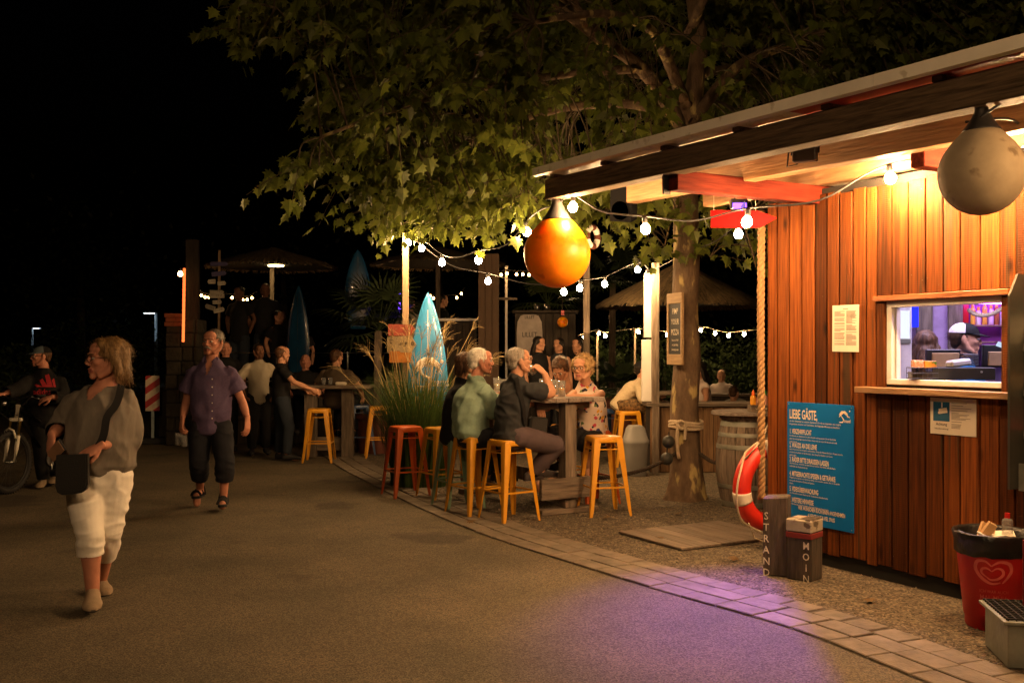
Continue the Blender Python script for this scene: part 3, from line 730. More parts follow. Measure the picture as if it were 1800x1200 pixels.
    # ---- shoes
    if feet in ('shoe', 'sandal'):
        for s in 'LR':
            an, to, t1, dn = J['an'+s], J['to'+s], J['t1'+s], J['dnv'+s]; lat = nrm(np.cross(dn, t1))
            if feet == 'shoe':
                H = an-t1*.05+dn*.028; ln = np.dot(to-H, t1)+.055; rings = []
                for f, w_, h0, h1 in ((0, .028, .050, -.040), (.10, .037, .062, -.040), (.28, .042, .068, -.040), (.5, .044, .046, -.040), (.72, .053, .036, -.040), (.9, .049, .022, -.040), (1.0, .030, .002, -.038)):
                    c_ = H+t1*ln*f-dn*((h0+h1)/2); rings.append((c_, lat*w_*k, dn*((h0-h1)/2)*k))
                a, q = fuse([loft(rings, 16)], max(.007, vox*.7), 1); hgt = (a-H)@(-dn)
                fcz = hgt[q].mean(1); o = link('shoe', tomesh('shoe', [(a, q, (fcz < -.022).astype(int))], list(shoe_mat or (M['rubber'], M['rubber'])), B), E)
            else:
                mb = MB(); H = an-t1*.055+dn*.052; ln = np.dot(to-H, t1)+.06
                sole = [(0, .03), (.1, .036), (.35, .034), (.7, .046), (.92, .040), (1, .018)]
                pl = [(ln*f, w_) for f, w_ in sole]+[(ln*f, -w_) for f, w_ in sole[::-1]]
                mb.prism(pl, H+dn*.02, t1, lat, -.024 if np.dot(np.cross(t1, lat), -dn) < 0 else .024)
                for f, zz, r in ((.80, .010, .052), (.46, .020, .050), (.18, .058, .046)):
                    c_ = H+t1*ln*f; pts = [Vector(c_+lat*r*math.cos(x)*.92-dn*(zz+.032)*max(0, math.sin(x))*1.25) for x in np.linspace(-.1, math.pi+.1, 12)]
                    mb.tube(pts, .013, 6, flat=.35)
                mb.build('sandal', M['rubber'], E, 40, B)
    # ---- hair
    if hair: make_hair(out, vox=max(.007, vox*.75), **hair)
    if vox < .013 and hair and hair.get('style') not in ('none',):
        [link('eyebrow', tomesh('eyebrow', [c_], [M[hair.get('brow', hair['mat'])]], B), body_o) for c_ in brows_chunks(head, A, k, .0040 if not fem else .003)]
    if beard:
        T = lambda p: head+A@(np.array(p)*k)
        link('moustache', tomesh('moustache', [(*limb([T((-.032, -.082, -.058)), T((-.014, -.099, -.046)), T((0, -.102, -.043)), T((.014, -.099, -.046)), T((.032, -.082, -.058))], [.004*k, .0085*k, .0075*k, .0085*k, .004*k]), 0)], [M[beard]], B), body_o)
    if glasses:
        mb = MB(); T = lambda p: Vector(head+A@(np.array(p)*k)); rx, rz = glasses if isinstance(glasses, tuple) else (.026, .019)
        for s in (-1, 1):
            ringp = [T((s*.033+rx*math.copysign(abs(math.cos(x))**.7, math.cos(x)), -.108+abs(s*.033+rx*math.cos(x))*.16, .006+rz*math.copysign(abs(math.sin(x))**.7, math.sin(x)))) for x in np.linspace(0, 2*math.pi, 20)]
            mb.tube(ringp, .0024*k, 5, False)
            mb.tube([T((s*.059, -.098, .012)), T((s*.074, -.05, .012)), T((s*.082, .012, .010))], .0022*k, 5)
        mb.tube([T((-.008, -.107, .010)), T((0, -.110, .013)), T((.008, -.107, .010))], .0022*k, 5)
        mb.build('glasses', M['frame_dark'], E, True, B)
    return out
def flatcap(pts, rad, n=18):
    return limb(pts, rad, True, n)
def make_hair(o, style='short', mat='h_grey', vox=.009, seed=1, n=500, len_=.05, fringe=True):
    head, A, k, E, B = o['head'], o['A'], o['k'], o['E'], o['B']
    T = lambda p: head+A@(np.array(p)*k); En = lambda p, r, Rm=None: ell(T(p), np.array(r)*k, A if Rm is None else A@Rm)
    Lm = lambda ps, rs: limb([T(p) for p in ps], [r*k for r in rs])
    pr = []; amp = .005; fsc = (40, 40, 14)
    if style == 'short': pr = [En((0, .027, .036), (.081, .097, .086)), En((0, .064, -.020), (.062, .046, .055)), Lm([(-.076, .008, .03), (-.077, .006, -.005)], [.010, .006]), Lm([(.076, .008, .03), (.077, .006, -.005)], [.010, .006])]; amp = .004
    elif style == 'thin': pr = [En((0, .035, .028), (.079, .090, .074)), En((0, .066, -.020), (.062, .042, .050)), Lm([(-.076, -.002, .03), (-.078, .004, -.012)], [.008, .005]), Lm([(.076, -.002, .03), (.078, .004, -.012)], [.008, .005])]; amp = .002
    elif style == 'pixie': pr = [En((0, .020, .048), (.086, .102, .088)), En((0, .070, -.020), (.066, .048, .060)), Lm([(-.055, -.066, .072), (0, -.078, .082), (.055, -.066, .072)], [.014, .018, .014]), En((.078, .01, .01), (.014, .03, .04)), En((-.078, .01, .01), (.014, .03, .04))]; amp = .009; fsc = (28, 28, 18)
    elif style == 'bob':
        pr = [En((0, .024, .042), (.086, .103, .088)), En((0, .070, -.03), (.080, .052, .085))]
        for s in (-1, 1): pr.append(Lm([(s*.066, .0, .06), (s*.088, .020, .0), (s*.088, .036, -.050), (s*.078, .046, -.085)], [.026, .025, .023, .012]))
        for s in (-1, 1): pr.append(Lm([(s*.010, -.045, .108), (s*.050, -.046, .088), (s*.072, -.030, .050)], [.014, .016, .016]))
        pr.append(Lm([(-.05, .085, -.06), (0, .100, -.085), (.05, .085, -.06)], [.03, .03, .03])); amp = .006; fsc = (45, 45, 9)
    elif style == 'curly':
        rnd = random.Random(seed); pr = [En((0, .030, .040), (.084, .096, .086)), En((0, .066, -.03), (.072, .048, .07))]
        for i in range(170):
            d = nrm(V3(rnd.gauss(0, 1), rnd.gauss(0, 1), rnd.gauss(0, 1))); p = V3(0, .030, .022)+d*V3(.098, .100, .102)
            if p[1] < -.052 and p[2] < .074 or p[2] < -.085 or p[1] < -.01 and p[2] < -.02: continue
            pr.append(En(tuple(p), (rnd.uniform(.013, .021),)*3))
        amp = .006; fsc = (55, 55, 55)
    elif style == 'long':
        pr = [En((0, .022, .040), (.085, .102, .086)), En((0, .072, -.05), (.078, .05, .10))]
        for s in (-1, 1): pr.append(Lm([(s*.066, .0, .06), (s*.086, .018, -.02), (s*.088, .045, -.12), (s*.080, .075, -.22)], [.024, .026, .028, .018]))
        pr.append(Lm([(0, .08, -.05), (0, .11, -.16), (0, .115, -.30)], [.06, .062, .035])); amp = .006; fsc = (40, 40, 7)
    elif style == 'bun': pr = [En((0, .026, .040), (.082, .099, .085)), En((0, .068, -.02), (.066, .046, .055)), En((0, .13, .03), (.035, .032, .035))]; amp = .004
    a, q = fuse(pr, vox, 1); a = folds(a, q, amp, fsc, seed, True); ch = [(a, q, 0)]
    if n:
        fl = None if style != 'curly' else (0, 0, 0)
        st = strands(a, q, head, A, n, len_, seed, .9 if style in ('bob', 'long') else .3, sel=lambda p: not (p[1] < -.035*k and p[2] < .085*k), wid=.0015, lift=.006, flow=None if style in ('bob', 'long') else (0, .5, .0))
        if st: ch.append((st[0], st[1], 0))
        if style == 'curly':
            rnd = random.Random(seed+5); vn = vnormals(a, q)
            for _ in range(260):
                i = rnd.randrange(len(a)); p = a[i]; l = (A.T@(p-head))/k
                if l[1] < -.055 and l[2] < .06: continue
                u, v, w_ = frame(vn[i]+np.array([rnd.uniform(-.8, .8) for _ in range(3)])); mbt = MB(); r = rnd.uniform(.007, .013)*k
                mbt.torus(p+vn[i]*.004, r, .0028, Matrix((u, v, w_)).transposed(), 9, 4, 0, rnd.uniform(3.5, 5.8)); ch.append((np.array(mbt.v), mbt.f, 0))
    o['hair'] = link('hair', tomesh('hair', ch, [M[mat]], B), E); return o['hair']
def bag_strap(o, pts, w, th, m, name='bag_strap', surf=None):
    mb = MB(); pts = spline([Vector(p) for p in pts], 5); n = len(pts)
    if surf:
        from mathutils.bvhtree import BVHTree
        a, q = surf; bv = BVHTree.FromPolygons([Vector(x) for x in a], [tuple(int(i) for i in f) for f in q])
        np_ = []
        for p in pts:
            l, nn, _, _ = bv.find_nearest(p); np_.append((l+nn*.010, nn))
        for _ in range(4):
            np_ = [np_[0]]+[((np_[i-1][0]+np_[i][0]*2+np_[i+1][0])/4, (np_[i-1][1]+np_[i][1]*2+np_[i+1][1]).normalized()) for i in range(1, len(np_)-1)]+[np_[-1]]
        np_ = [(a_+b_*.006, b_) for a_, b_ in np_]
    else: np_ = [(p, None) for p in pts]
    vs = []; fs = []
    for i, (p, nn) in enumerate(np_):
        d = (np_[min(i+1, n-1)][0]-np_[max(i-1, 0)][0]).normalized(); nn = nn or frame(d)[1]; s = d.cross(nn).normalized()
        vs += [p-s*w/2, p+s*w/2, p+s*w/2+nn*th, p-s*w/2+nn*th]
    for i in range(n-1):
        for k_ in range(4): fs.append((4*i+k_, 4*i+(k_+1) % 4, 4*i+4+(k_+1) % 4, 4*i+4+k_))
    fs += [(0, 1, 2, 3), (4*n-1, 4*n-2, 4*n-3, 4*n-4)]; mb.add(vs, fs)
    return mb.build(name, m, o['E'], 50, o['B'])
def decal(o, surf, polys, m, name='print', off=.004):
    """printed shapes laid on a garment; polys: lists of world points in front of it, cast away from the camera"""
    from mathutils.bvhtree import BVHTree
    a, q = surf; bv = BVHTree.FromPolygons([Vector(x) for x in a], [tuple(int(i) for i in f) for f in q]); mb = MB(); e = Vector((0, 0, CH))
    for vs, fs in polys:
        out = []
        if len(vs) == 4:
            a_, b_, c_, d_ = [Vector(x) for x in vs]; N = 7
            vs = [(a_.lerp(b_, i/N)).lerp(d_.lerp(c_, i/N), j/N) for j in range(N+1) for i in range(N+1)]; fs = [(j*(N+1)+i, j*(N+1)+i+1, (j+1)*(N+1)+i+1, (j+1)*(N+1)+i) for j in range(N) for i in range(N)]
        for p in vs:
            d = (Vector(p)-e).normalized(); l, nn, _, _ = bv.ray_cast(e, d); out.append(l-d*off if l is not None else Vector(p))
        mb.add(out, fs)
    return mb.build(name, m, o['E'], False, o['B'])
def V(px, py, Y): return np.array(P(px, py, Y))
# ------------------------------------------------------------------ the walkers
M['c_grey'] = cloth('grey_linen_blouse', (.175, .155, .130), var=.10, vs=70, st=(1, 1, .3)); M['c_white'] = cloth('white_capri', (.84, .80, .72), .05); M['c_black'] = cloth('black_cloth', (.010, .010, .011), .2)
M['c_purple'] = cloth('mauve_shirt', (.105, .075, .150), .14, vs=60); M['c_navy'] = cloth('navy_shorts', (.014, .015, .021), .2); M['canvas'] = mat('canvas_shoe', (.30, .22, .14), .8, bump=.3, bs=200); M['sole'] = mat('shoe_sole', (.06, .05, .04), .8, bump=.3, bs=90)
M['bagblack'] = mat('black_leather', (.008, .008, .008), .5, bump=.2, bs=120)
Yw = 6.3
J = dict(head=V(188, 632, Yw), neck=V(186, 672, Yw+.02), chest=V(182, 722, Yw), waist=V(176, 775, Yw-.02), pel=V(172, 828, Yw),
         shL=V(224, 692, Yw+.03), shR=V(134, 694, Yw-.01), elL=V(232, 772, Yw+.05), wrL=V(176, 783, Yw-.20), elR=V(104, 752, Yw+.02), wrR=V(91, 764, Yw-.20),
         hipL=V(201, 836, Yw+.02), hipR=V(144, 836, Yw-.02), knR=V(158, 936, Yw-.16), anR=V(163, 1042, Yw-.12), toR=V(162, 1060, Yw-.28),
         knL=V(192, 930, Yw+.02), anL=V(176, 1022, Yw+.32), toL=V(182, 1043, Yw+.22))
def vneck(c, a=J): # opening of the blouse
    x = c[0]-V(170, 700, Yw)[0]; z = c[2]; zb, zt = V(0, 701, Yw)[2], V(0, 664, Yw)[2]
    f = (z-zb)/(zt-zb); return c[1] < Yw+.02 and f > 0 and abs(x-.005-f*.035) < .012+f*.075
woman = person('woman in grey blouse and white capri trousers striding with a phone', J, W_=(.192, .145, .190, .145, .180, .130), k=1.13, face=(-.80, -.60, .02), skin='skin_red', fem=True, fat=1.06, vox=.0085, limbs=1.12, arm_r=1.0,
    hair=dict(style='bob', mat='h_blond', seed=3, n=1800, len_=.08), glasses=(.027, .019), hands={'L': dict(d=(-.72, -.35, -.45), n=(-.25, -.75, .6), curl=.22, spread=.3, thumb=.3), 'R': dict(d=(.15, -.5, -.85), n=(-.6, -.75, .2), curl=.62, thumb=.9)},
    garments=[dict(kind='legs', name='trousers', mat=M['c_white'], len=.685, g=.008, loose=.005, fold=.010, fsc=(5, 5, 11), seed=2), dict(kind='top', name='blouse', mat=M['c_grey'], g=.026, hem=-.04, sleeve=.76, loose=.008, fold=.014, fsc=(8, 8, 5), cut=vneck, seed=4, collar=False)],
    shoe_mat=(M['canvas'], M['sole']))
bag_strap(woman, [V(216, 668, Yw-.02), V(206, 700, Yw-.2), V(192, 735, Yw-.25), V(176, 780, Yw-.28), V(160, 805, Yw-.27)], .045, .004, M['c_black'], 'shoulder_strap', woman['blouse_aq'])
Ybag = Yw-.26; bagc = P(135, 830, Ybag)
bag = MB(); pl = [(-.088, .115), (.092, .120), (.097, -.060), (.088, -.092), (.062, -.112), (0, -.122), (-.050, -.124), (-.078, -.108), (-.090, -.070)]
bag.prism(pl, (0, 0, 0), (1, .1, 0), (.02, 0, 1), .035); bag.prism([(x*.93, y*.93+.004) for x, y in pl], (0, -.034, 0), (1, .1, 0), (.02, 0, 1), .006)
tag(bag.build('handbag', M['bagblack'], loc=bagc-Vector((0, .05, 0)), smooth=30), 'flat black shoulder bag at the hip of the woman in white trousers', 'bag')
mb = MB(); mb.box((0, 0, 0), (.085, .012, .16), None, .004); mb.cur = 1; mb.box((0, -.009, .0), (.075, .004, .145), None, .001)
M['phonecase'] = mat('tan_phone_case', (.30, .17, .10), .5)
tag(mb.build('phone', [M['black'], M['phonecase']], loc=P(100, 792, Yw-.27), rot=(.35, .95, -.2)), 'phone in tan case held by the woman in white trousers', 'phone')

M['h_salt'] = hairmat('hair_dark_grey', (.05, .042, .035), (.20, .17, .14))
Ym = 10.0
J = dict(head=V(374, 602, Ym), neck=V(372, 631, Ym+.03), chest=V(372, 672, Ym), waist=V(371, 708, Ym), pel=V(371, 742, Ym+.01),
         shL=V(404, 649, Ym+.02), shR=V(340, 649, Ym+.02), elL=V(425, 703, Ym+.05), wrL=V(435, 735, Ym-.05), elR=V(328, 702, Ym+.05), wrR=V(321, 735, Ym-.06),
         hipL=V(389, 748, Ym), hipR=V(353, 748, Ym), knL=V(395, 812, Ym-.12), anL=V(393, 873, Ym-.02), toL=V(391, 888, Ym-.17), knR=V(350, 812, Ym-.06), anR=V(352, 860, Ym+.22), toR=V(346, 883, Ym+.13))
def collar(c):
    z = c[2]; zb, zt = V(0, 658, Ym)[2], V(0, 630, Ym)[2]; f = (z-zb)/(zt-zb); return c[1] < Ym and f > 0 and abs(c[0]-J['neck'][0]) < .004+f*.045
man = person('moustached man in mauve short sleeved shirt walking with two glasses', J, W_=(.165, .125, .175, .140, .185, .125), k=1.15, face=(-.22, -.97, .03), skin='skin_red', vox=.0095,
    hair=dict(style='short', mat='h_salt', seed=5, n=700, len_=.025), beard='h_grey', limbs=1.02, hands={'L': dict(d=(.05, -.25, -.95), n=(.85, -.3, 0), curl=.45), 'R': dict(d=(-.05, -.3, -.95), n=(-.75, -.6, 0), curl=.75, thumb=.9)},
    garments=[dict(kind='legs', name='shorts', mat=M['c_navy'], len=.76, g=.014, loose=.020, fold=.008, fsc=(6, 6, 10)), dict(kind='top', name='shirt', mat=M['c_purple'], g=.026, hem=.06, sleeve=.42, loose=.030, fold=.013, fsc=(7, 7, 6), cut=collar)], feet='sandal')
mb = MB(); nk = Vector(J['neck'])
for s in (-1, 1):   # collar wings, pocket, buttons
    mb.add([nk+Vector((s*.058, -.02, .045)), nk+Vector((s*.022, -.082, -.025)), nk+Vector((s*.050, -.100, -.075)), nk+Vector((s*.080, -.055, .0))], [(0, 1, 2, 3)])
mb.add([nk+Vector((-.058, -.02, .045)), nk+Vector((.058, -.02, .045)), nk+Vector((.075, .06, .05)), nk+Vector((-.075, .06, .05))], [(0, 1, 2, 3)])
mb.build('collar', M['c_purple'], man['E'], False, man['B'])
decal(man, man['shirt_aq'], [([P(388+x, y, Ym-.3) for x, y in ((0, 659), (17, 660), (16, 676), (8, 680), (1, 677))], [(0, 1, 2, 3, 4)])], M['c_purple'], 'chest_pocket', .005)
decal(man, man['shirt_aq'], [([P(373-1, y-1, 9.7), P(373+1, y-1, 9.7), P(374, y+1, 9.7), P(372, y+1, 9.7)], [(0, 1, 2, 3)]) for y in (666, 680, 694, 708, 722, 735)]+[([P(398, 660, 9.7), P(400, 660, 9.7), P(400, 663, 9.7), P(398, 663, 9.7)], [(0, 1, 2, 3)])], M['white'], 'buttons', .006)['kind'] = 'stuff'
M['glass'] = glassmat('drinking_glass', (.95, .97, .98))
def tumbler(r=.036, h=.11, th=.003):
    m = MB(); m.lathe([(.0001, .004), (r*.8, .0), (r*.86, .002), (r, h), (r-th, h), (r*.86-th, .012), (.0001, .011)], seg=18); return m.mesh('glass', M['glass'], True)
tum = tumbler()
for i, (px, py) in enumerate(((313, 781), (325, 784))):
    tag(link('drinking_glass', tum, None, P(px, py, Ym-.12-.02*i), (.15, .12*(-1)**i, 0)), ('left' if i == 0 else 'right')+' of two empty glasses carried by the man in mauve shirt', 'glass', 'glasses carried by the walking man')

# man with the bicycle
Yb = 11.7; M['c_hood'] = cloth('black_hoodie', (.012, .012, .013), .25); M['c_red'] = mat('red_print', (.42, .02, .03), .8)
J = dict(head=V(72, 627, Yb), neck=V(78, 650, Yb+.02), chest=V(78, 682, Yb), waist=V(79, 706, Yb), pel=V(80, 730, Yb), shL=V(108, 666, Yb+.05), shR=V(52, 664, Yb-.03), elL=V(112, 702, Yb+.02), wrL=V(90, 697, Yb-.24), elR=V(32, 684, Yb-.25), wrR=V(8, 692, Yb-.45),
         hipL=V(92, 735, Yb+.02), hipR=V(69, 735, Yb-.02), knL=V(97, 790, Yb+.02), anL=V(97, 838, Yb+.15), toL=V(93, 846, Yb), knR=V(72, 790, Yb-.08), anR=V(76, 845, Yb-.04), toR=V(70, 853, Yb-.2))
biker = person('man in black hoodie and cap standing behind the mountain bike', J, W_=(.155, .115, .155, .12, .18, .12), k=1.0, face=(-.80, -.60, 0), skin='skin_red', vox=.0105, glasses=(.025, .015),
    hands={'L': dict(d=(-.85, -.3, -.35), n=(0, -.6, .8), curl=.3), 'R': dict(d=(-.5, -.8, -.1), n=(0, -.3, .95), curl=.9)}, hair=dict(style='thin', mat='h_brown', seed=9, n=0),
    garments=[dict(kind='legs', name='trousers', mat=M['c_black'], len=.97, loose=.012), dict(kind='top', name='hoodie', mat=M['c_hood'], g=.026, hem=.09, sleeve=.97, loose=.018)], shoe_mat=(M['canvas'], M['rubber']))
q4 = []
for (x0, x1, xb0, xb1, y0, y0b) in ((79, 86, 86.5, 93, 659.5, 657), (69.5, 74.5, 78, 85, 668, 665), (60.5, 63.5, 68, 76, 677, 674.5)):
    q4.append(([P(x0, y0, 11.2), P(x1, y0b, 11.2), P(xb1 if x0 > 78 else xb1, 680, 11.2), P(xb0-3, 680, 11.2)], [(0, 1, 2, 3)]))
q4.append(([P(91, 668, 11.2), P(95, 664.5, 11.2), P(98.5, 680, 11.2), P(94.5, 680, 11.2)], [(0, 1, 2, 3)]))
vs, fs = font_mesh('adidas', .02); sc = 15.0
q4.append(([P(58.5+x*12.6, 693-y*14.0, 11.2) for x, y in vs], fs))
decal(biker, biker['hoodie_aq'], q4, M['c_red'], 'chest_print')
M['cap'] = cloth('grey_blue_cap', (.10, .13, .15), .2)
def cap(o, m1, m2=None, brim=.075, front=None):
    c, A, k = o['head'], o['A'], o['k']; T = lambda p: Vector(c+A@(np.array(p)*k)); mb = MB(); vs = []; fs = []; n = 24; rr = 7
    for i in range(rr):
        t = math.pi/2*i/(rr-1)
        for j in range(n):
            a = 2*math.pi*j/n; vs.append(T((.088*math.cos(a)*math.cos(t), .012+.107*math.sin(a)*math.cos(t), .050+.078*math.sin(t))))
    for i in range(rr-1):
        for j in range(n):
            f = (i*n+j, i*n+(j+1) % n, (i+1)*n+(j+1) % n, (i+1)*n+j); fs.append(f)
    mb.add(vs, fs)
    if m2: mb.mi = [0 if (A.T@(np.mean([np.array(vs[i]) for i in f], 0)-c))[1] < .02 else 1 for f in fs]
    top = []; m = 12
    for j in range(m+1):
        a = math.pi+math.pi*j/m; x, y = .080*math.cos(a), .012+.104*math.sin(a); top.append((x, y)); 
    bv = []
    for j, (x, y) in enumerate(top):
        e = math.sin(math.pi*j/m); bv += [T((x, y, .052)), T((x*.96, y-brim*e**.7, .048-.018*e)), T((x*.96, y-brim*e**.7, .044-.018*e)), T((x, y, .046))]
    bf = []
    for j in range(m):
        for s in range(4): bf.append((4*j+s, 4*j+(s+1) % 4, 4*j+4+(s+1) % 4, 4*j+4+s))
    mb.add(bv, bf)
    return mb.build('cap', [m1, m2 or m1], o['E'], 60, o['B'])
cap(biker, M['cap'], M['c_black'])
# ------------------------------------------------------------------ stools
def stoolmat(n, c): return mat(n, c, .38, var=.10, vs=5, coat=.25, spots=(tuple(x*.45 for x in c), 24, .72), bump=.05, bs=30)
M['s_yellow'] = stoolmat('yellow_enamel', (.66, .30, .018)); M['s_orange'] = stoolmat('orange_enamel', (.52, .095, .015)); M['s_mint'] = stoolmat('mint_enamel', (.17, .27, .18)); M['s_blue'] = stoolmat('blue_enamel', (.02, .05, .13))
def stool_meshes():
    out = []
    # seat: rounded square pan with a rolled rim and a slight dish
    mb = MB(); n = 32; rings = []
    def sq(r, p=5):
        pts = []
        for i in range(n):
            a = 2*math.pi*(i+.5)/n; c, s = math.cos(a), math.sin(a); q = (abs(c)**p+abs(s)**p)**(-1/p); pts.append((r*c*q, r*s*q))
        return pts
    for r, z in ((.150, .700), (.153, .712), (.1525, .748), (.148, .758), (.140, .760), (.120, .756), (.06, .751), (.022, .751), (.022, .742), (.12, .742), (.146, .742), (.1475, .702)): rings.append([(x, y, z) for x, y in sq(r)])
    vs = [p for r in rings for p in r]; fs = []
    m = len(rings)
    for i in range(m):
        for k in range(n):
            a, b = i*n+k, i*n+(k+1) % n; c = ((i+1) % m)*n; fs.append((a, b, c+(k+1) % n, c+k))
    mb.add(vs, fs); out.append(('seat', mb, True))
    leg = MB(); vs = []; fs = []
    for z, o, w in ((.742, .146, .070), (.70, .150, .068), (.28, .190, .046), (.06, .211, .036), (0, .2165, .026)):
        t = .004; b = .012
        for x, y in ((-w, 0), (-b, 0), (-b*.3, -b*.3), (0, -b), (0, -w), (-t, -w), (-t, -b-t), (-b-t, -t), (-w, -t)): vs.append((o+x, o+y, z))
    for i in range(4):
        for k in range(9): a, b = i*9+k, i*9+(k+1) % 9; fs.append((a, b, b+9, a+9))
    fs.append(tuple(range(9))[::-1]); fs.append(tuple(36+k for k in range(9))); leg.add(vs, fs); out.append(('leg', leg, 35))
    lo = MB(); hi = MB()
    lo.bar((-.178, .186, .275), (.178, .186, .275), .010, .016); hi.bar((-.145, .150, .640), (.145, .150, .640), .006, .010)
    out.append(('foot_rail', lo, False)); out.append(('brace', hi, False)); return out
SM = stool_meshes(); stool_cache = {}
def stool(loc, rz, m, label, zs=1.0):
    e = empty('bar_stool', (loc[0], loc[1], .005), math.radians(rz), label, 'stool', 'metal bar stools')
    if m not in stool_cache: stool_cache[m] = [(n, b.mesh(n, M[m], s)) for n, b, s in SM]
    for n, me in stool_cache[m]:
        if n == 'seat': link(n, me, e)
        else:
            for i in range(4): link(n, me, e, rot=(0, 0, i*math.pi/2))
    return e
stool((-.03, 9.38), 36, 's_yellow', 'yellow metal bar stool nearest the paving, under the man in charcoal T-shirt')
stool((-.37, 9.75), 38, 's_yellow', 'yellow metal bar stool under the man in pale green shirt')
stool((-.55, 10.15), 28, 's_mint', 'mint green metal bar stool under the woman in black')
stool((-.76, 10.78), 33, 's_yellow', 'empty yellow bar stool between the orange and mint green stools')
stool((-1.17, 10.95), 28, 's_orange', 'orange red metal bar stool at the left end of the table row')
stool((.895, 9.73), 15, 's_yellow', 'empty yellow bar stool at the right of the long table')
stool((.84, 10.42), 30, 's_orange', 'orange bar stool under the curly haired woman')
stool((.62, 11.15), 30, 's_yellow', 'yellow bar stool under the short haired woman behind the table')
stool((-1.98, 14.85), 10, 's_yellow', 'empty yellow bar stool left of the tall grass')
stool((-2.34, 15.25), 20, 's_blue', 'dark blue bar stool behind the empty yellow one by the grass')
stool((-2.76, 14.25), 2, 's_yellow', 'yellow bar stool in front of the far wooden standing table')
stool((1.60, 13.75), 8, 's_yellow', 'yellow bar stool behind the grey waste bin')
stool((1.30, 14.05), 20, 's_blue', 'blue bar stool behind the curly haired woman')
stool((-2.62, 15.75), 15, 's_yellow', 'yellow bar stool behind the far table, half hidden by its post')

# ------------------------------------------------------------------ long table
TA = Vector((-.5, .866, 0)); TB = Vector((.866, .5, 0)); T0 = Vector((.30, 9.50, 0))
te = empty('standing_table', T0, math.atan2(TB.y, TB.x), 'tall weathered plank table with the group of five drinkers', 'table')
for i in range(5):
    x0 = i*.144; mb = MB(); mb.box((0, 0, 0), (.138, 1.95+random.uniform(-.015, .015), .044), None, .005)
    mb.build('tabletop_board', M['deck'], te, loc=(x0+.072, .975, 1.113+random.uniform(-.002, .002)))
for y in (.13, 1.80):
    mb = MB(); mb.box((0, 0, 0), (.13, .13, 1.03), None, .006); mb.build('post', M['oldwood'], te, loc=(.36, y, .575))
    mb = MB(); mb.box((0, 0, 0), (.62, .055, .07), None, .005); mb.build('top_rail', M['oldwoodx'], te, loc=(.36, y+.095, 1.053))
    mb = MB(); mb.box((0, 0, 0), (.62, .05, .20), None, .005); mb.build('foot_board', M['oldwoodx'], te, loc=(.30, y-.092, .26))
    mb = MB(); mb.box((0, 0, 0), (.66, .12, .055), None, .005); mb.build('foot', M['oldwoodx'], te, loc=(.36, y, .030))
mb = MB(); mb.box((0, 0, 0), (.05, 1.52, .14), None, .005); mb.build('stretcher', M['oldwood'], te, loc=(.36, .965, .30))
def on_table(x, y): return T0+TB*x+TA*y+Vector((0, 0, 1.139))
mug = MB(); mug.lathe([(.0001, .004), (.034, 0), (.037, .004), (.036, .06), (.041, .155), (.038, .155), (.033, .06), (.033, .016), (.0001, .014)], seg=18); mug_me = mug.mesh('glass', M['glass'], True)
M['beer'] = mat('beer', (.75, .36, .05), .1, var=.05); M['wine'] = mat('pale_spritz', (.8, .68, .4), .1, var=.05)
def beer_glass(loc, fill, m, label):
    e = empty('beer_glass', loc, 0, label, 'glass', 'glasses on the long table'); link('glass', mug_me, e)
    mb = MB(); mb.lathe([(.0001, .0165), (.0325, .0165), (.0325, .06), (.0325+.004*fill, .02+.12*fill), (.0001, .02+.12*fill)], seg=16); mb.build('drink', M[m], e, True)
beer_glass(on_table(.10, .72), .35, 'beer', 'beer glass between the green shirt and the charcoal T-shirt')
beer_glass(on_table(.14, 1.02), .2, 'wine', 'nearly empty glass in front of the green shirt')
beer_glass(on_table(.52, .62), .3, 'beer', 'beer glass before the short haired woman')
beer_glass(on_table(.40, .30), .5, 'beer', 'half full beer glass at the near end of the long table')
beer_glass(on_table(.60, .98), .4, 'beer', 'beer glass by the curly haired woman')
beer_glass(on_table(.30, 1.45), .6, 'wine', 'glass at the far end of the long table')
e = empty('beer_glass', P(940, 655, 9.62), 0, 'glass lifted to his mouth by the man in charcoal T-shirt', 'glass')
link('glass', mug_me, e); e.rotation_euler = (.25, -.75, 0); mb = MB(); mb.lathe([(.0001, .0165), (.0325, .0165), (.034, .09), (.0001, .09)], seg=16); mb.build('drink', M['wine'], e, True)

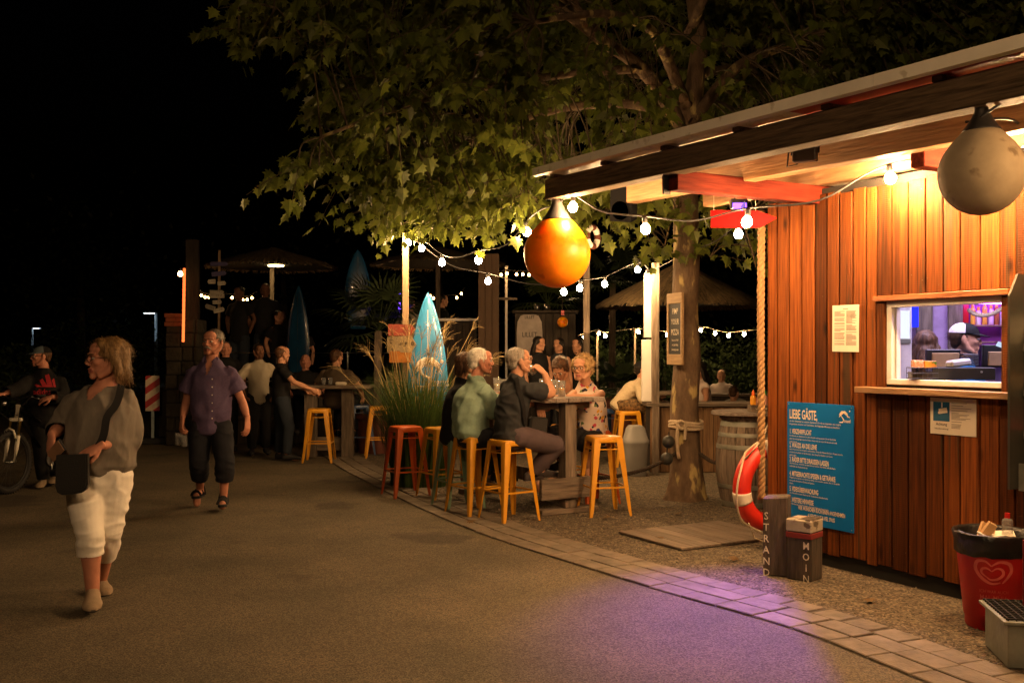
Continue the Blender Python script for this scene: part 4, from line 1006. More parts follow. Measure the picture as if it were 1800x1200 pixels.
# ------------------------------------------------------------------ buoys
def buoy_mat(n, c, dirt, r=.42, sp=.35): return mat(n, c, r, var=.16, vs=5, spec=sp, spots=(dirt, 6, .57), bump=.10, bs=40, detail=8)
M['b_orange'] = buoy_mat('orange_vinyl', (.85, .27, .005), (.66, .17, .004)); M['b_grey'] = buoy_mat('weathered_vinyl', (.40, .32, .215), (.22, .16, .10), .7, .15); M['b_neck'] = mat('black_neck', (.02, .018, .018), .5, bump=.2, bs=40)
M['rope'] = mat('pale_rope', (.52, .42, .29), .9, vs=20, bump=.6, bs=60, bd=.004); M['rope_tan'] = mat('tan_rope', (.30, .17, .07), .9, vs=20, bump=.6, bs=60, bd=.004); M['rope_dark'] = mat('dark_rope', (.045, .032, .022), .9, vs=20, bump=.6, bs=60, bd=.004)
def buoy(pc, R, top, m, label, lean=0.0):
    """pc centre of the round body"""
    e = empty('mooring_buoy', pc, random.random(), label, 'buoy'); e.rotation_euler = (0, lean, 0)
    prof = [(.0001, -R*1.02)]
    for i in range(1, 11):
        a = -math.pi/2+math.pi*.5*i/10*1.0; prof.append((R*math.cos(a), R*1.02*math.sin(a)))
    for f, r in ((.15, .99), (.32, .945), (.50, .86), (.68, .735), (.86, .575), (1.02, .42)): prof.append((R*r, R*f))
    mb = MB(); mb.lathe(prof, seg=40); mb.build('body', M[m], e, True)
    mb = MB(); mb.lathe([(R*.45, R*1.0), (R*.44, R*1.03), (R*.34, R*1.16), (R*.24, R*1.32), (R*.17, R*1.48), (R*.15, R*1.60), (.0001, R*1.66)], seg=24)
    nk = mb.build('neck', M['b_neck'], e, True)
    u = MB(); u.torus((0, 0, R*1.60), R*.10, R*.045, Matrix.Rotation(math.pi/2, 3, 'X'), 16, 8); u.build('eyelet', M['b_neck'], nk, True)
    r = MB(); L_ = (top-Vector(pc)).length
    for s in (-1, 1): r.tube([(s*.012, 0, R*1.60), (s*.02, .004*s, R*1.6+(L_-R*1.6)*.5), (s*.006, 0, L_)], .006, 6)
    r.build('hanging_cord', M['rope'], nk, True); return e
_b = M['b_orange'].node_tree.nodes['Principled BSDF']; _b.inputs['Subsurface Weight'].default_value = .6; _b.inputs['Subsurface Radius'].default_value = (.5, .16, .01); _b.inputs['Subsurface Scale'].default_value = .5
bo = W(-.98, 1.37, 2.823); buoy(Vector((bo.x, bo.y, P(980, 446, bo.y).z)), .272, bo, 'b_orange', 'big orange buoy hanging from the left end of the kiosk eave')
bg = W(2.85, 1.375, 2.80); buoy(Vector((bg.x, bg.y, P(1730, 304, bg.y).z)), .197, Vector((bg.x, bg.y, 2.86)), 'b_grey', 'dirty grey buoy with black neck hanging at the right of the eave')

# ------------------------------------------------------------------ twisted rope helper
def twist(mb, pts, r, pitch, strands_=3, seg=6):
    pts = spline([Vector(p) for p in pts], 10); L_ = 0; acc = [0]
    for a, b in zip(pts, pts[1:]): L_ += (b-a).length; acc.append(L_)
    N = max(12, int(L_/pitch*8)); res = []; j = 0
    for i in range(N+1):
        s = L_*i/N
        while j < len(acc)-2 and acc[j+1] < s: j += 1
        f = (s-acc[j])/max(1e-6, acc[j+1]-acc[j]); res.append(pts[j].lerp(pts[j+1], min(1, max(0, f))))
    u = None
    fr = []
    for i, p in enumerate(res):
        d = (res[min(i+1, N)]-res[max(i-1, 0)]).normalized()
        if u is None: u, v, _ = frame(d)
        else: u = (u-d*u.dot(d)).normalized(); v = d.cross(u)
        fr.append((p, u.copy(), v.copy()))
    for k in range(strands_):
        mb.tube([p+(u*math.cos(a)+v*math.sin(a))*r*.52 for (p, u, v), a in ((fr[i], 2*math.pi*(k/strands_+L_*i/N/pitch)) for i in range(N+1))], r*.56, seg)
mb = MB(); twist(mb, [W(-.035, .045, 2.70), W(-.04, .05, 1.9), W(-.035, .05, 1.2), W(-.03, .05, .42)], .030, .14)
tag(mb.build('corner_rope', M['rope_tan'], smooth=True, loc=(0, 0, 0)), 'thick tan rope running down the kiosk corner', 'rope')

# ------------------------------------------------------------------ lifebuoy
pc = W(0.0, 0.0, 0)+Vector((.05, .13, 0)); cz = P(1353, 852, 8.04).z
le = empty('lifebuoy', (2.085, 8.045, cz), math.atan2(.49, .872), 'red lifebuoy with white band hanging at the kiosk corner', 'lifebuoy'); le.rotation_euler[0] = .06
M['lb_red'] = mat('red_foam', (.62, .025, .012), .42, var=.12, vs=4, bump=.1, bs=30); M['lb_white'] = mat('white_band', (.72, .62, .50), .6)
RX = Matrix.Rotation(math.pi/2, 3, 'X'); mb = MB(); vs = []
mb.torus((0, 0, 0), .300, .072, RX, 48, 18); mb.build('ring', M['lb_red'], le, True)
for a in (195, 15, 105, 285):
    mb = MB(); mb.torus((0, 0, 0), .300, .0745, RX, 6, 18, math.radians(a-8), math.radians(a+8)); mb.build('band', M['lb_white'], le, True)
mb = MB()
pts = []
for i in range(49):
    a = 2*math.pi*i/48; q = 1+.06*abs(math.sin(2*a+.9)); pts.append((.378*q*math.cos(a), -.05*abs(math.cos(2*a)), .378*q*math.sin(a)))
mb.tube(pts, .009, 6, False); mb.tube([(-.30, -.03, .235), (-.18, -.05, .36), (-.05, -.07, .60)], .010, 6); mb.tube([(-.25, -.04, -.28), (-.2, -.06, -.40), (-.05, -.08, -.46)], .006, 6)
mb.build('grab_line', M['rope'], le, True)

# ------------------------------------------------------------------ carved posts
M['darkpost'] = mat('dark_post_wood', (.035, .025, .017), .85, vs=3, st=(10, 10, 1), col2=(.12, .088, .06), bump=.7, bs=6, detail=8, orand=.2)
def wpost(loc, rz, w, h, label, words, paint=False):
    e = empty('carved_post', loc, rz, label, 'post', 'carved wooden posts by the kiosk'); mb = MB(); n = 6
    mb.box((0, 0, h/2), (w, w, h), None, .010); mb.v = [(x+.004*noise.noise(Vector((x*9, y*9, z*5))), y+.004*noise.noise(Vector((x*9, y*9+4, z*5))), z+(.012*x/w if z > h*.8 else 0)) for x, y, z in mb.v]
    mb.build('block', M['darkpost'], e)
    if paint:
        b = MB(); b.box((0, 0, h-.045), (w+.006, w+.006, .088), None, .008); b.build('white_cap', M['capwhite'], e); b = MB(); b.box((0, 0, h-.112), (w+.006, w+.006, .04), None, .004); b.build('red_stripe', M['capred'], e)
    for word, face, off, z0, sz in words:
        st_ = sz*1.08
        for i, ch in enumerate(word):
            t = MB()
            if face == 'f': t.text(ch, (off, -w/2-.004, z0-i*st_), (1, 0, 0), (0, 0, 1), sz, .01, .9, 'C')
            else: t.text(ch, (w/2+.004, off, z0-i*st_), (0, 1, 0), (0, 0, 1), sz, .01, .9, 'C')
            t.build('carved_letter', M['chalk'], e)
M['capwhite'] = mat('worn_white_paint', (.42, .36, .27), .8, vs=12, spots=((.12, .09, .06), 14, .56)); M['capred'] = mat('worn_red_paint', (.20, .02, .014), .8, vs=12); M['chalk'] = mat('pale_lettering', (.72, .64, .50), .9, vs=40, var=.4)
wpost(Vector(((1366-900)/F*7.12, 7.12, 0)), -.42, .172, .56, 'taller dark wooden post carved STRAND, beside the lifebuoy', [('STRAND', 'f', -.062, .40, .074), ('FLUSS', 'r', -.055, .31, .066)])
wpost(Vector(((1414-900)/F*6.98, 6.98, 0)), -.72, .185, .425, 'short wooden post with white top and red stripe carved MOIN', [('MOIN', 'f', .055, .225, .070)], True)

# ------------------------------------------------------------------ sheets and signs on the kiosk wall
def wall_frame(t, z): return W(t, .027, z)
def sheet(name, t0, t1, z0, z1, m, label, cat, s=.030, th=.004, tilt=0.0):
    e = empty(name, W(t0, s, z0), KA, label, cat); e.rotation_euler[1] = tilt; w, h = t1-t0, z1-z0
    mb = MB(); mb.box((w/2, 0, h/2), (w, th, h), None, .001); mb.build('panel', M[m], e); return e, w, h
M['sgn'] = mat('teal_sign', (.001, .15, .48), .5, var=.05, vs=2, spec=.3); M['cream_ink'] = mat('cream_ink', (.82, .68, .50), .7, var=.03); M['paper'] = mat('paper', (.74, .66, .53), .8, var=.05, vs=5); M['ink'] = mat('grey_ink', (.22, .18, .14), .9); M['ink_black'] = mat('black_ink', (.02, .02, .02), .9); M['ink_blue'] = mat('blue_panel', (.010, .10, .20), .7)
e, w, h = sheet('notice_board', .234, .884, .292, 1.203, 'sgn', 'large teal board of house rules headed LIEBE GÄSTE on plank wall', 'sign', .034, .006)
U, Vz = Vector((1, 0, 0)), Vector((0, 0, 1)); yf = -.0048
def line(nm, m, *a):
    t_ = MB(); t_.text(*a); t_.build(nm, M[m], e)
line('heading', 'cream_ink', 'LIEBE GÄSTE,', (.025, yf, h-.125), U, Vz, .098, .022, .50)
heads = [(.745, '1. VERZEHRPFLICHT'), (.640, '2. WAUZIS AN DIE LEINE'), (.530, '3. RÄDER BITTE DRAUSSEN LASSEN'), (.422, '4. MITGEBRACHTE SPEISEN & GETRÄNKE'), (.305, '5. VIDEOÜBERWACHUNG'), (.222, '6. WEITERE HINWEISE')]
for z, s in heads: line('heading', 'cream_ink', s, (.027, yf, z*h/.911-.075), U, Vz, .052, .02, .48)
for i, s in enumerate(('WIR WÜNSCHEN EUCH EINEN ANGENEHMEN', 'AUFENTHALT & VIEL SPASS')): line('heading', 'cream_ink', s, (w*.53, yf, .098-i*.047), U, Vz, .042, .018, .52, 'C')
BT = [(.760, ['um den Aufenthalt an unserem Stadtstrand für alle so angenehm wie möglich', 'zu gestalten, möchten wir Euch bitten, die folgenden Hinweise zu beachten.']), (.648, ['Der Besuch am Stadtstrand ist ohne Verzehr nicht gestattet. Da wir Euch hier', 'aber eine einzigartige Location bieten, freuen wir uns wenn Ihr bei uns esst und', 'trinkt. Danke.']),
      (.545, ['Auch Hunde sind bei uns gerne willkommen. Wenn Ihr Wasser für Eure Wauzis braucht,', 'wendet Euch einfach an die Strandbar. Der Strand ist Familien und Gäste', 'gehört allen.']), (.437, ['Wir freuen uns, wenn Ihr mit dem Fahrrad kommt. Aber bitte stellt die Räder', 'außerhalb des Stadtstrandes ab.']),
      (.328, ['Mitgebrachte Speisen und Getränke dürfen nicht verzehrt werden. Bei uns findet Ihr', 'eine große Auswahl an Drinks und Speisen.', 'Danke.']), (.210, ['Zur Sicherheit unserer Gäste ist der Stadtstrand videoüberwacht.']), (.128, ['Für Garderobe und Wertsachen wird keine Haftung übernommen.'])]
for z, ls in BT:
    for i, s in enumerate(ls): line('small_print', 'cream_ink', s, (.027, yf, z-i*.0225), U, Vz, .0165 if z < .75 else .0185, .0, .88)
lg = MB(); cx, cz_ = .555, h-.085                      # palm and S emblem in the corner
for a in (200, 165, 130, 95, 60, 25, -10):
    r = math.radians(a); p = [(cx+.004+f*.045*math.cos(r), yf-.0005, cz_+.030+f*.030*math.sin(r)-f*f*.026) for f in np.linspace(0, 1, 6)]
    lg.tube(p, [.003, .007, .0075, .0065, .004, .001], 5, flat=-.15)
lg.tube([(cx+.004, yf, cz_+.028), (cx-.022, yf, cz_+.008), (cx+.004, yf, cz_-.020), (cx-.004, yf, cz_-.040), (cx-.035, yf, cz_-.042)], [.003, .004, .005, .004, .002], 5, flat=-.3)
lg.text('trand', (cx+.008, yf, cz_-.040), U, Vz, .034, .01, .8); lg.text('City', (cx+.034, yf, cz_-.004), U, Vz, .020, .0, .9); lg.ball((cx+.060, yf, cz_+.042), (.006, .001, .006), 10, 6); lg.build('palm_emblem', M['cream_ink'], e)
for x, z in ((.018, h-.018), (w-.018, h-.018), (.018, .018), (w-.018, .018)):
    mb = MB(); mb.ball((x, -.004, z), (.005, .003, .005), 8, 5); mb.build('screw', M['steel'], e, True)
e, w, h = sheet('paper_notice', .678, .924, 1.588, 1.925, 'paper', 'closely printed cream paper stapled to planks left of the hatch', 'paper', .030, .002, .008)
tx = MB(); rnd = random.Random(4); tx.box((w*.5, -.0016, h-.028), (.05, .0005, .006))
for c in (0, 1):
    z = h-.045
    while z > .04:
        L_ = w*.38*rnd.choice((1, 1, 1, .9, .95, .6)); tx.box((w*(.09+c*.44)+L_/2, -.0016, z), (L_, .0005, .0042)); z -= .0085 if rnd.random() < .8 else .016
tx.build('print_lines', M['ink'], e)['kind'] = 'stuff'
e, w, h = sheet('warning_notice', 1.519, 1.857, 1.052, 1.288, 'paper', 'white video surveillance notice headed Achtung below the hatch sill', 'sign', .031, .003)
mb = MB(); mb.box((.085, -.0022, h-.088), (.122, .0006, .125)); mb.build('blue_panel', M['ink_blue'], e)
mb = MB(); mb.prism([(0, 0), (.062, .012), (.056, .045), (-.006, .034)], (.070, -.0030, h-.105), U, Vz, .0006); mb.prism([(-.006, .004), (.002, .006), (.0, .020), (-.008, .018)], (.068, -.0030, h-.108), U, Vz, .0006); mb.box((.090, -.003, h-.045), (.009, .0006, .034)); mb.build('camera_symbol', M['paper'], e)
mb = MB(); mb.text('Achtung', (.086, -.0024, .058), U, Vz, .026, .012, .95, 'C'); mb.text('Videoüberwachung!', (.086, -.0024, .032), U, Vz, .0145, .010, .9, 'C'); mb.build('heading', M['ink_black'], e)
mb = MB(); rnd = random.Random(5); z = h-.03
while z > .03: L_ = rnd.uniform(.05, .15); mb.box((.160+L_/2, -.002, z), (L_, .0005, .0035)); z -= rnd.choice((.008, .008, .016))
mb.build('print_lines', M['ink'], e)['kind'] = 'stuff'

# ------------------------------------------------------------------ hanging red arrow, lamps under the roof
M['arrowred'] = mat('red_arrow_paint', (.50, .004, .004), .7, var=.04, spec=.1)
a0 = P(1250, 386, 7.35); a1 = P(1366, 392, 7.18); d = (a1-a0); ux = d.normalized(); e = empty('arrow_sign', a0, math.atan2(d.y, d.x), 'red arrow board hanging on two cords by the kiosk corner', 'sign')
L_ = d.xy.length; mb = MB(); mb.prism([(0, -.058), (L_*.74, -.078), (L_, -.01), (L_*.70, .048), (0, .068)], (0, .008, 0), (1, 0, 0), (0, 0, 1), .016); mb.build('board', M['arrowred'], e)
for x in (.02, L_*.68):
    mb = MB(); mb.tube([(x, 0, .05), (x, 0, 2.83-a0.z)], .0025, 5); mb.build('cord', M['rope'], e)
# purple LED flood
pl = P(1300, 361, 7.55); e = empty('led_floodlight', pl, 0, 'glowing violet LED floodlight under the kiosk roof', 'lamp'); e.rotation_euler = (0, 0, -.35)
M['violet'] = emit('violet_led', (.17, .06, 1.0), 7)
mb = MB(); mb.box((0, .03, .015), (.13, .05, .07), None, .006); mb.bar((-.03, .04, .04), (-.03, .04, .16), .01, .03); mb.build('housing', M['black'], e)
mb = MB(); mb.box((0, -.002, -.004), (.105, .010, .045), None, .004); mb.build('led_panel', M['violet'], e)
sl = bpy.data.lights.new('led_beam', 'SPOT'); sl.energy = 900; sl.color = (.20, .045, 1.0); sl.spot_size = math.radians(62); sl.spot_blend = 1.0; sl.shadow_soft_size = .006
so = bpy.data.objects.new('led_beam', sl); COL.objects.link(so); so.location = pl+Vector((-.01, -.06, -.03))
so.rotation_euler = Vector((0, -.50, -.866)).to_track_quat('-Z', 'Y').to_euler()
bd_ = MB(); bd_.prism([(-.05, -.155), (.30, -.155), (.30, .02), (-.05, .02)], so.location+Vector((.011+.007, .04, 0)), Vector((-.14, -.99, 0)), Vector((0, 0, 1)), -.002); bd_.build('added_beam_blocker', M['black'], e, base=pl); e.rotation_euler = (0, 0, 0)  # added plate, there only to cut the beam off sharply on the right
# small black floodlight (off) on the purlin
fl = P(1415, 271, 6.35); e = empty('black_floodlight', fl, KA+.5, 'small black floodlight with looped cable fixed under the roof', 'lamp')
mb = MB(); mb.box((0, 0, 0), (.15, .07, .10), None, .008)
for i in range(6): mb.box((-.06+i*.024, .045, 0), (.006, .03, .085))
mb.build('housing', M['black'], e); mb = MB(); mb.tube([(.085, 0, 0), (.085, .02, .10), (0, .03, .14), (-.085, .02, .10), (-.085, 0, 0)], .008, 6); mb.build('bracket', M['black'], e)
mb = MB(); mb.tube([(-.06, .04, .04), (-.12, .05, .03), (-.13, .05, -.06), (-.07, .06, -.05), (-.02, .06, .12)], .006, 6); mb.build('cable', M['rubber'], e, True)
# black loudspeaker
M['spk'] = mat('speaker_black', (.010, .010, .011), .85, spec=.08); sp = P(1098, 358, 8.9); e = empty('loudspeaker', sp, -.5, 'black loudspeaker tilted down beside the tree under the eave', 'speaker'); e.rotation_euler = (.25, .12, -.5)
mb = MB(); mb.prism([(-.10, -.09), (.10, -.09), (.075, .11), (-.075, .11)], (0, 0, -.15), (1, 0, 0), (0, 1, 0), .30); mb.build('cabinet', M['spk'], e, 20)
mb = MB(); mb.lathe([(.0001, .01), (.06, .0), (.08, .012), (.085, .012)], (0, -.092, -.05), 20, M=Matrix.Rotation(math.pi/2, 3, 'X')); mb.build('woofer', M['spk'], e, True)
mb = MB(); mb.tube([(0, .1, .05), (0, .16, .15), (.0, .12, .42)], .012, 6); mb.build('bracket', M['black'], e)

# ------------------------------------------------------------------ entrance deck boards
M['rampwood'] = mat('dark_ramp_board', (.11, .085, .062), .85, vs=3, st=(1, 12, 12), col2=(.22, .175, .135), bump=.5, bs=6, detail=8, orand=.2)
dk = empty('wooden_ramp', (1.62, 8.55, 0), KA+math.pi/2, 'grey plank ramp lying on the gravel beside the kiosk', 'ramp')
for i in range(8):
    mb = MB(); mb.box((0, 0, 0), (.86+random.uniform(-.02, .02), .135, .02), None, .003); mb.build('board', M['rampwood'], dk, loc=(0.0, -.50+i*.141, .018+random.uniform(-.002, .002)))
dk.rotation_euler[2] = KA+math.pi
# ------------------------------------------------------------------ red ice-cream bin
bn = G(1745, 1100); bn.z = .003; e = empty('litter_bin', bn, 0, 'red plastic litter bin with black bag and white heart emblem', 'bin'); M['binred'] = mat('red_plastic', (.42, .008, .008), .4, var=.06); M['binink'] = mat('pink_print', (.55, .10, .08), .6); M['bag'] = mat('black_bag', (.008, .008, .008), .35, bump=.5, bs=18, bd=.02)
mb = MB(); mb.lathe([(.0001, 0), (.140, 0), (.148, .012), (.150, .06), (.156, .07), (.197, .46), (.200, .47), (.190, .47), (.150, .07), (.0001, .03)], seg=40); mb.build('bucket', M['binred'], e, 40)
mb = MB(); n = 40; vs = []; fs = []
prof = [(.198, .425), (.207, .43), (.210, .50), (.222, .545), (.214, .555), (.200, .545), (.192, .47), (.185, .40), (.0001, .37)]
for j, (r, z) in enumerate(prof):
    for k in range(n):
        a = 2*math.pi*k/n; q = 1+.018*noise.noise(Vector((math.cos(a)*4, math.sin(a)*4, z*9))); vs.append((r*q*math.cos(a), r*q*math.sin(a), z+.012*noise.noise(Vector((math.cos(a)*3, math.sin(a)*3, j)))))
for i in range(len(prof)-1):
    for k in range(n): a, b = i*n+k, i*n+(k+1) % n; fs.append((a, b, b+n, a+n))
mb.add(vs, fs); mb.build('bag_rim', M['bag'], e, True)
def on_bin(p):                                   # wrap (x, z) print on the bucket, facing the camera side
    a = -math.pi/2-.42+p[0]/.185; z = p[2]; r = .156+(z-.07)/(.39)*(.041)+.002; return Vector((r*math.cos(a), r*math.sin(a), z))
hp = MB()
def stroke(pts, w):
    q = spline([Vector((x, 0, z)) for x, z in pts], 6)
    L_ = len(q); vs = []
    for i, p in enumerate(q):
        d = (q[min(i+1, L_-1)]-q[max(i-1, 0)]).normalized(); s = Vector((-d.z, 0, d.x))*(w*(.35+.65*math.sin(math.pi*i/(L_-1))))*.5; vs += [on_bin(p-s), on_bin(p+s)]
    hp.add(vs, [(2*i, 2*i+1, 2*i+3, 2*i+2) for i in range(L_-1)])
hc = .345
stroke([(-.012, hc+.035), (-.045, hc+.062), (-.085, hc+.055), (-.095, hc+.01), (-.06, hc-.04), (-.01, hc-.065), (.035, hc-.055)], .020)
stroke([(-.012, hc+.035), (.03, hc+.062), (.078, hc+.052), (.092, hc+.012), (.070, hc-.030), (.045, hc-.060)], .020)
stroke([(-.010, hc+.005), (-.035, hc+.022), (-.060, hc+.015), (-.062, hc-.008), (-.035, hc-.030)], .014)
stroke([(-.010, hc+.005), (.015, hc+.024), (.042, hc+.018), (.048, hc-.010), (.020, hc-.036), (-.015, hc-.042), (-.035, hc-.030)], .016)
hp.build('heart_emblem', M['binink'], e)
tx = MB(); tx.text('ICH WAR AUCH', (0, 0, .225), U, Vz, .026, .004, .85, 'C', on_bin); tx.text('MAL MÜLL', (.0, 0, .185), U, Vz, .040, .004, .85, 'C', on_bin); tx.text('www.', (-.06, 0, .09), U, Vz, .012, .0, 1, 'L', on_bin); tx.build('lettering', M['binink'], e)
for i, (x, y, z, sx, sy, sz, c, rx, ry) in enumerate(((-.05, -.02, .54, .05, .03, .14, 'card', .3, .5), (-.02, .04, .53, .10, .02, .10, 'card', -.4, -.9), (.03, -.05, .52, .16, .12, .012, 'paper', .15, .05), (-.07, -.07, .525, .09, .08, .01, 'white', .5, -.3), (.08, .05, .52, .13, .1, .012, 'paper', -.2, .1))):
    if 'card' not in M: M['card'] = mat('tan_card', (.45, .27, .12), .8)
    mb = MB(); mb.box((0, 0, 0), (sx, sy, sz), None, .002)
    o = mb.build('scrap', M[c], None, loc=bn+Vector((x, y, z)), rot=(rx, ry, i*.7)); tag(o, ('tan snack carton standing up in', 'tan folded carton lying in', 'larger cream paper plate in', 'crumpled white napkin at the left of', 'cream tray at the back of')[i]+' the red litter bin', 'litter', 'rubbish in the red bin')
def bottle(loc, r, h, m, capm, label, cat='bottle', capr=.55, group=None, neck=.35, nozzle=True):
    e = empty('bottle', loc, random.random()*3, label, cat, group); mb = MB(); mb.lathe([(.0001, 0), (r*.92, 0), (r, h*.03), (r, h*.62), (r*.9, h*.69), (r*neck, h*.76), (r*neck, h*.80)], seg=16); mb.build('body', M[m], e, True)
    mb = MB(); mb.lathe([(r*capr, h*.74), (r*capr, h*.84), (r*.18, h*1.0) if nozzle else (r*capr*.95, h*.93), (.0001, h*1.005 if nozzle else h*.935)], seg=14); mb.build('cap', M[capm], e, 40); return e
M['redcap'] = mat('red_cap', (.50, .012, .012), .4); M['greencap'] = mat('green_cap', (.015, .22, .05), .4); M['orangecap'] = mat('orange_cap', (.75, .13, .01), .4); M['mustard'] = mat('yellow_sauce', (.85, .38, .03), .35); M['pinksauce'] = mat('pink_sauce', (.72, .38, .30), .35); M['darkglass'] = mat('dark_bottle', (.02, .015, .012), .15)
bottle(bn+Vector((.10, .03, .50)), .030, .16, 'glass', 'redcap', 'clear bottle with red cap sticking out of the red bin', nozzle=False, capr=.5)
# zinc foot box with a boot grid and red arrow sheet
bx = P(1800, 1120, 5.15); e = empty('steel_stand', (bx.x+.08, bx.y, .0), -.18, 'grey steel box stand with grid top at the right edge', 'stand')
M['zinc'] = mat('zinc', (.26, .27, .23), .5, .6, vs=8, bump=.2, bs=30)
mb = MB(); mb.box((0, 0, .115), (.42, .40, .22), None, .006); mb.build('box', M['zinc'], e)
mb = MB(); mb.box((0, 0, .236), (.47, .45, .018), None, .003); mb.build('tray', M['zinc'], e)
gm = MB()
for i in range(12): gm.box((-.21+i*.038, 0, .252), (.006, .42, .012)); gm.box((0, -.20+i*.0365, .2525), (.44, .006, .010))
gm.build('grid', M['dark'], e)
mb = MB(); mb.box((.10, .10, .42), (.30, .012, .36), None, .003); mb.build('red_sheet', mat('dark_red_sheet', (.16, .008, .012), .5), e)
mb = MB(); mb.prism([(-.008, 0), (.008, 0), (.008, -.10), (.022, -.10), (0, -.16), (-.022, -.10), (-.008, -.10)][::-1], (.04, .093, .46), U, Vz, .001); mb.text('&', (.015, .0925, .52), U, Vz, .07); mb.build('white_arrow', M['cream_ink'], e)
# leaflet rack at the right edge of the wall
e = empty('leaflet_rack', W(2.205, .13, 0), KA, 'dark steel leaflet rack on the plank wall at the right edge', 'rack'); M['racksteel'] = mat('dark_rack', (.055, .055, .045), .5, .5)
mb = MB(); mb.prism([(-.10, .78), (.12, .78), (.12, 2.05), (-.02, 2.05), (-.10, 1.92)], (0, 0, 0), (0, 1, 0), (0, 0, 1), .014); mb.build('side_panel', M['racksteel'], e)
mb = MB(); mb.box((.25, .10, 1.35), (.47, .012, 1.15)); mb.build('back_panel', M['racksteel'], e)
for i, (z, c) in enumerate(((1.62, 'paper'), (1.35, 'card'), (1.10, 'redcap'))):
    mb = MB(); mb.box((.25, .02, z), (.46, .006, .05), Matrix.Rotation(-.2, 3, 'X')); mb.build('shelf', M['racksteel'], e)
    for j in range(1):
        mb = MB(); mb.box((0, 0, 0), (.21, .018, .20), Matrix.Rotation(-.22, 3, 'X'), .002)
        tag(mb.build('leaflet', M[c], None, loc=e.matrix_basis@Vector((.13, .045, z+.07)), rot=(0, 0, KA)), ('top row white', 'middle row tan', 'lowest row red')[i]+' leaflet in the rack at the right edge', 'leaflet', 'leaflets in the rack')
mb = MB(); mb.box((.25, -.02, .85), (.46, .012, .16)); mb.build('base_plate', M['zinc'], e)

# ------------------------------------------------------------------ barrel table and sauces
bc = Vector((2.43, 10.25, 0)); e = empty('barrel_table', bc, 0, 'weathered oak barrel with round wooden top beside the kiosk', 'barrel')
def br(z): return .262+.066*math.sin(math.pi*z/.90)**1.0
ns = 20
for i in range(ns):
    a0_, a1_ = 2*math.pi*i/ns+.012, 2*math.pi*(i+1)/ns-.012; mb = MB(); vs = []; fs = []
    for j in range(8):
        z = .90*j/7
        for a, r in ((a0_, br(z)), ((a0_+a1_)/2, br(z)+.002), (a1_, br(z)), (a1_, br(z)-.03), (a0_, br(z)-.03)): vs.append((r*math.cos(a), r*math.sin(a), z))
    for j in range(7):
        for k in range(5): fs.append((j*5+k, j*5+(k+1) % 5, j*5+5+(k+1) % 5, j*5+5+k))
    fs += [(4, 3, 2, 1, 0), (35, 36, 37, 38, 39)]; mb.add(vs, fs); mb.build('stave', M['oldwood'], e)
mb = MB(); mb.lathe([(.255, .01), (.255, .88)], seg=20); mb.build('core', M['dark'], e)
for z, hh in ((.04, .05), (.22, .045), (.62, .045), (.74, .04), (.85, .05)):
    mb = MB(); mb.lathe([(br(z-hh/2)+.004, z-hh/2), (br(z)+.006, z), (br(z+hh/2)+.004, z+hh/2), (br(z+hh/2)-.01, z+hh/2), (br(z-hh/2)-.01, z-hh/2), (br(z-hh/2)+.004, z-hh/2)], seg=40); mb.build('hoop', M['zinc'], e, 30)
mb = MB(); mb.lathe([(.0001, .935), (.36, .935), (.375, .942), (.375, .965), (.365, .975), (.0001, .975)], seg=48); mb.build('round_top', M['deck'], e, 30)
mb = MB(); mb.lathe([(.29, .90), (.29, .934)], seg=24); mb.build('top_block', M['oldwood'], e)
SZ = .976; G_ = 'sauces on the barrel'
cr = Vector((2.50, 10.07, SZ)); ce = empty('condiment_crate', cr, .1, 'small dark wooden crate holding sauce bottles on the barrel', 'crate')
for (x, y, sx, sy, sz, z) in ((0, -.06, .20, .008, .07, .037), (0, .06, .20, .008, .07, .037), (-.10, 0, .008, .112, .07, .037), (.10, 0, .008, .112, .07, .037), (0, 0, .19, .11, .006, .004)):
    mb = MB(); mb.box((0, 0, 0), (sx, sy, sz), None, .001); mb.build('side' if sz > .01 else 'floor_board', M['oldwoodx'], ce, loc=(x, y, z))
mb = MB(); mb.text('Speisen & Getränke', (0, -.0655, .030), U, Vz, .017, .003, .9, 'C'); mb.build('lettering', M['chalk'], ce)
bottle(cr+Vector((-.06, 0, .008)), .030, .215, 'mustard', 'orangecap', 'yellow squeeze bottle with orange nozzle on the barrel', group=G_)
bottle(cr+Vector((.005, 0, .008)), .030, .205, 'pinksauce', 'redcap', 'pink squeeze bottle with red nozzle on the barrel', group=G_)
bottle(cr+Vector((.062, .02, .008)), .028, .215, 'pinksauce', 'greencap', 'squeeze bottle with green nozzle on the barrel', group=G_)
bottle(cr+Vector((.15, .0, 0)), .026, .205, 'darkglass', 'redcap', 'dark sauce bottle with red lid on the barrel', group=G_, nozzle=False)
bottle(cr+Vector((.115, -.10, 0)), .025, .15, 'white', 'white', 'white salt shaker in front of the sauce crate', group=G_, nozzle=False, capr=1.0, neck=.9)
# ------------------------------------------------------------------ the five at the long table
M['c_green'] = cloth('pale_green_linen', (.25, .36, .28), .08, vs=50); M['c_char'] = cloth('charcoal_jersey', (.028, .030, .033), .12); M['c_plum'] = cloth('grey_jeans', (.085, .062, .068), .12); M['c_sneaker'] = mat('dark_sneaker', (.03, .02, .018), .7); M['solew'] = mat('pale_sole', (.5, .42, .33), .7); M['tanshoe'] = mat('tan_shoe', (.28, .12, .04), .6)
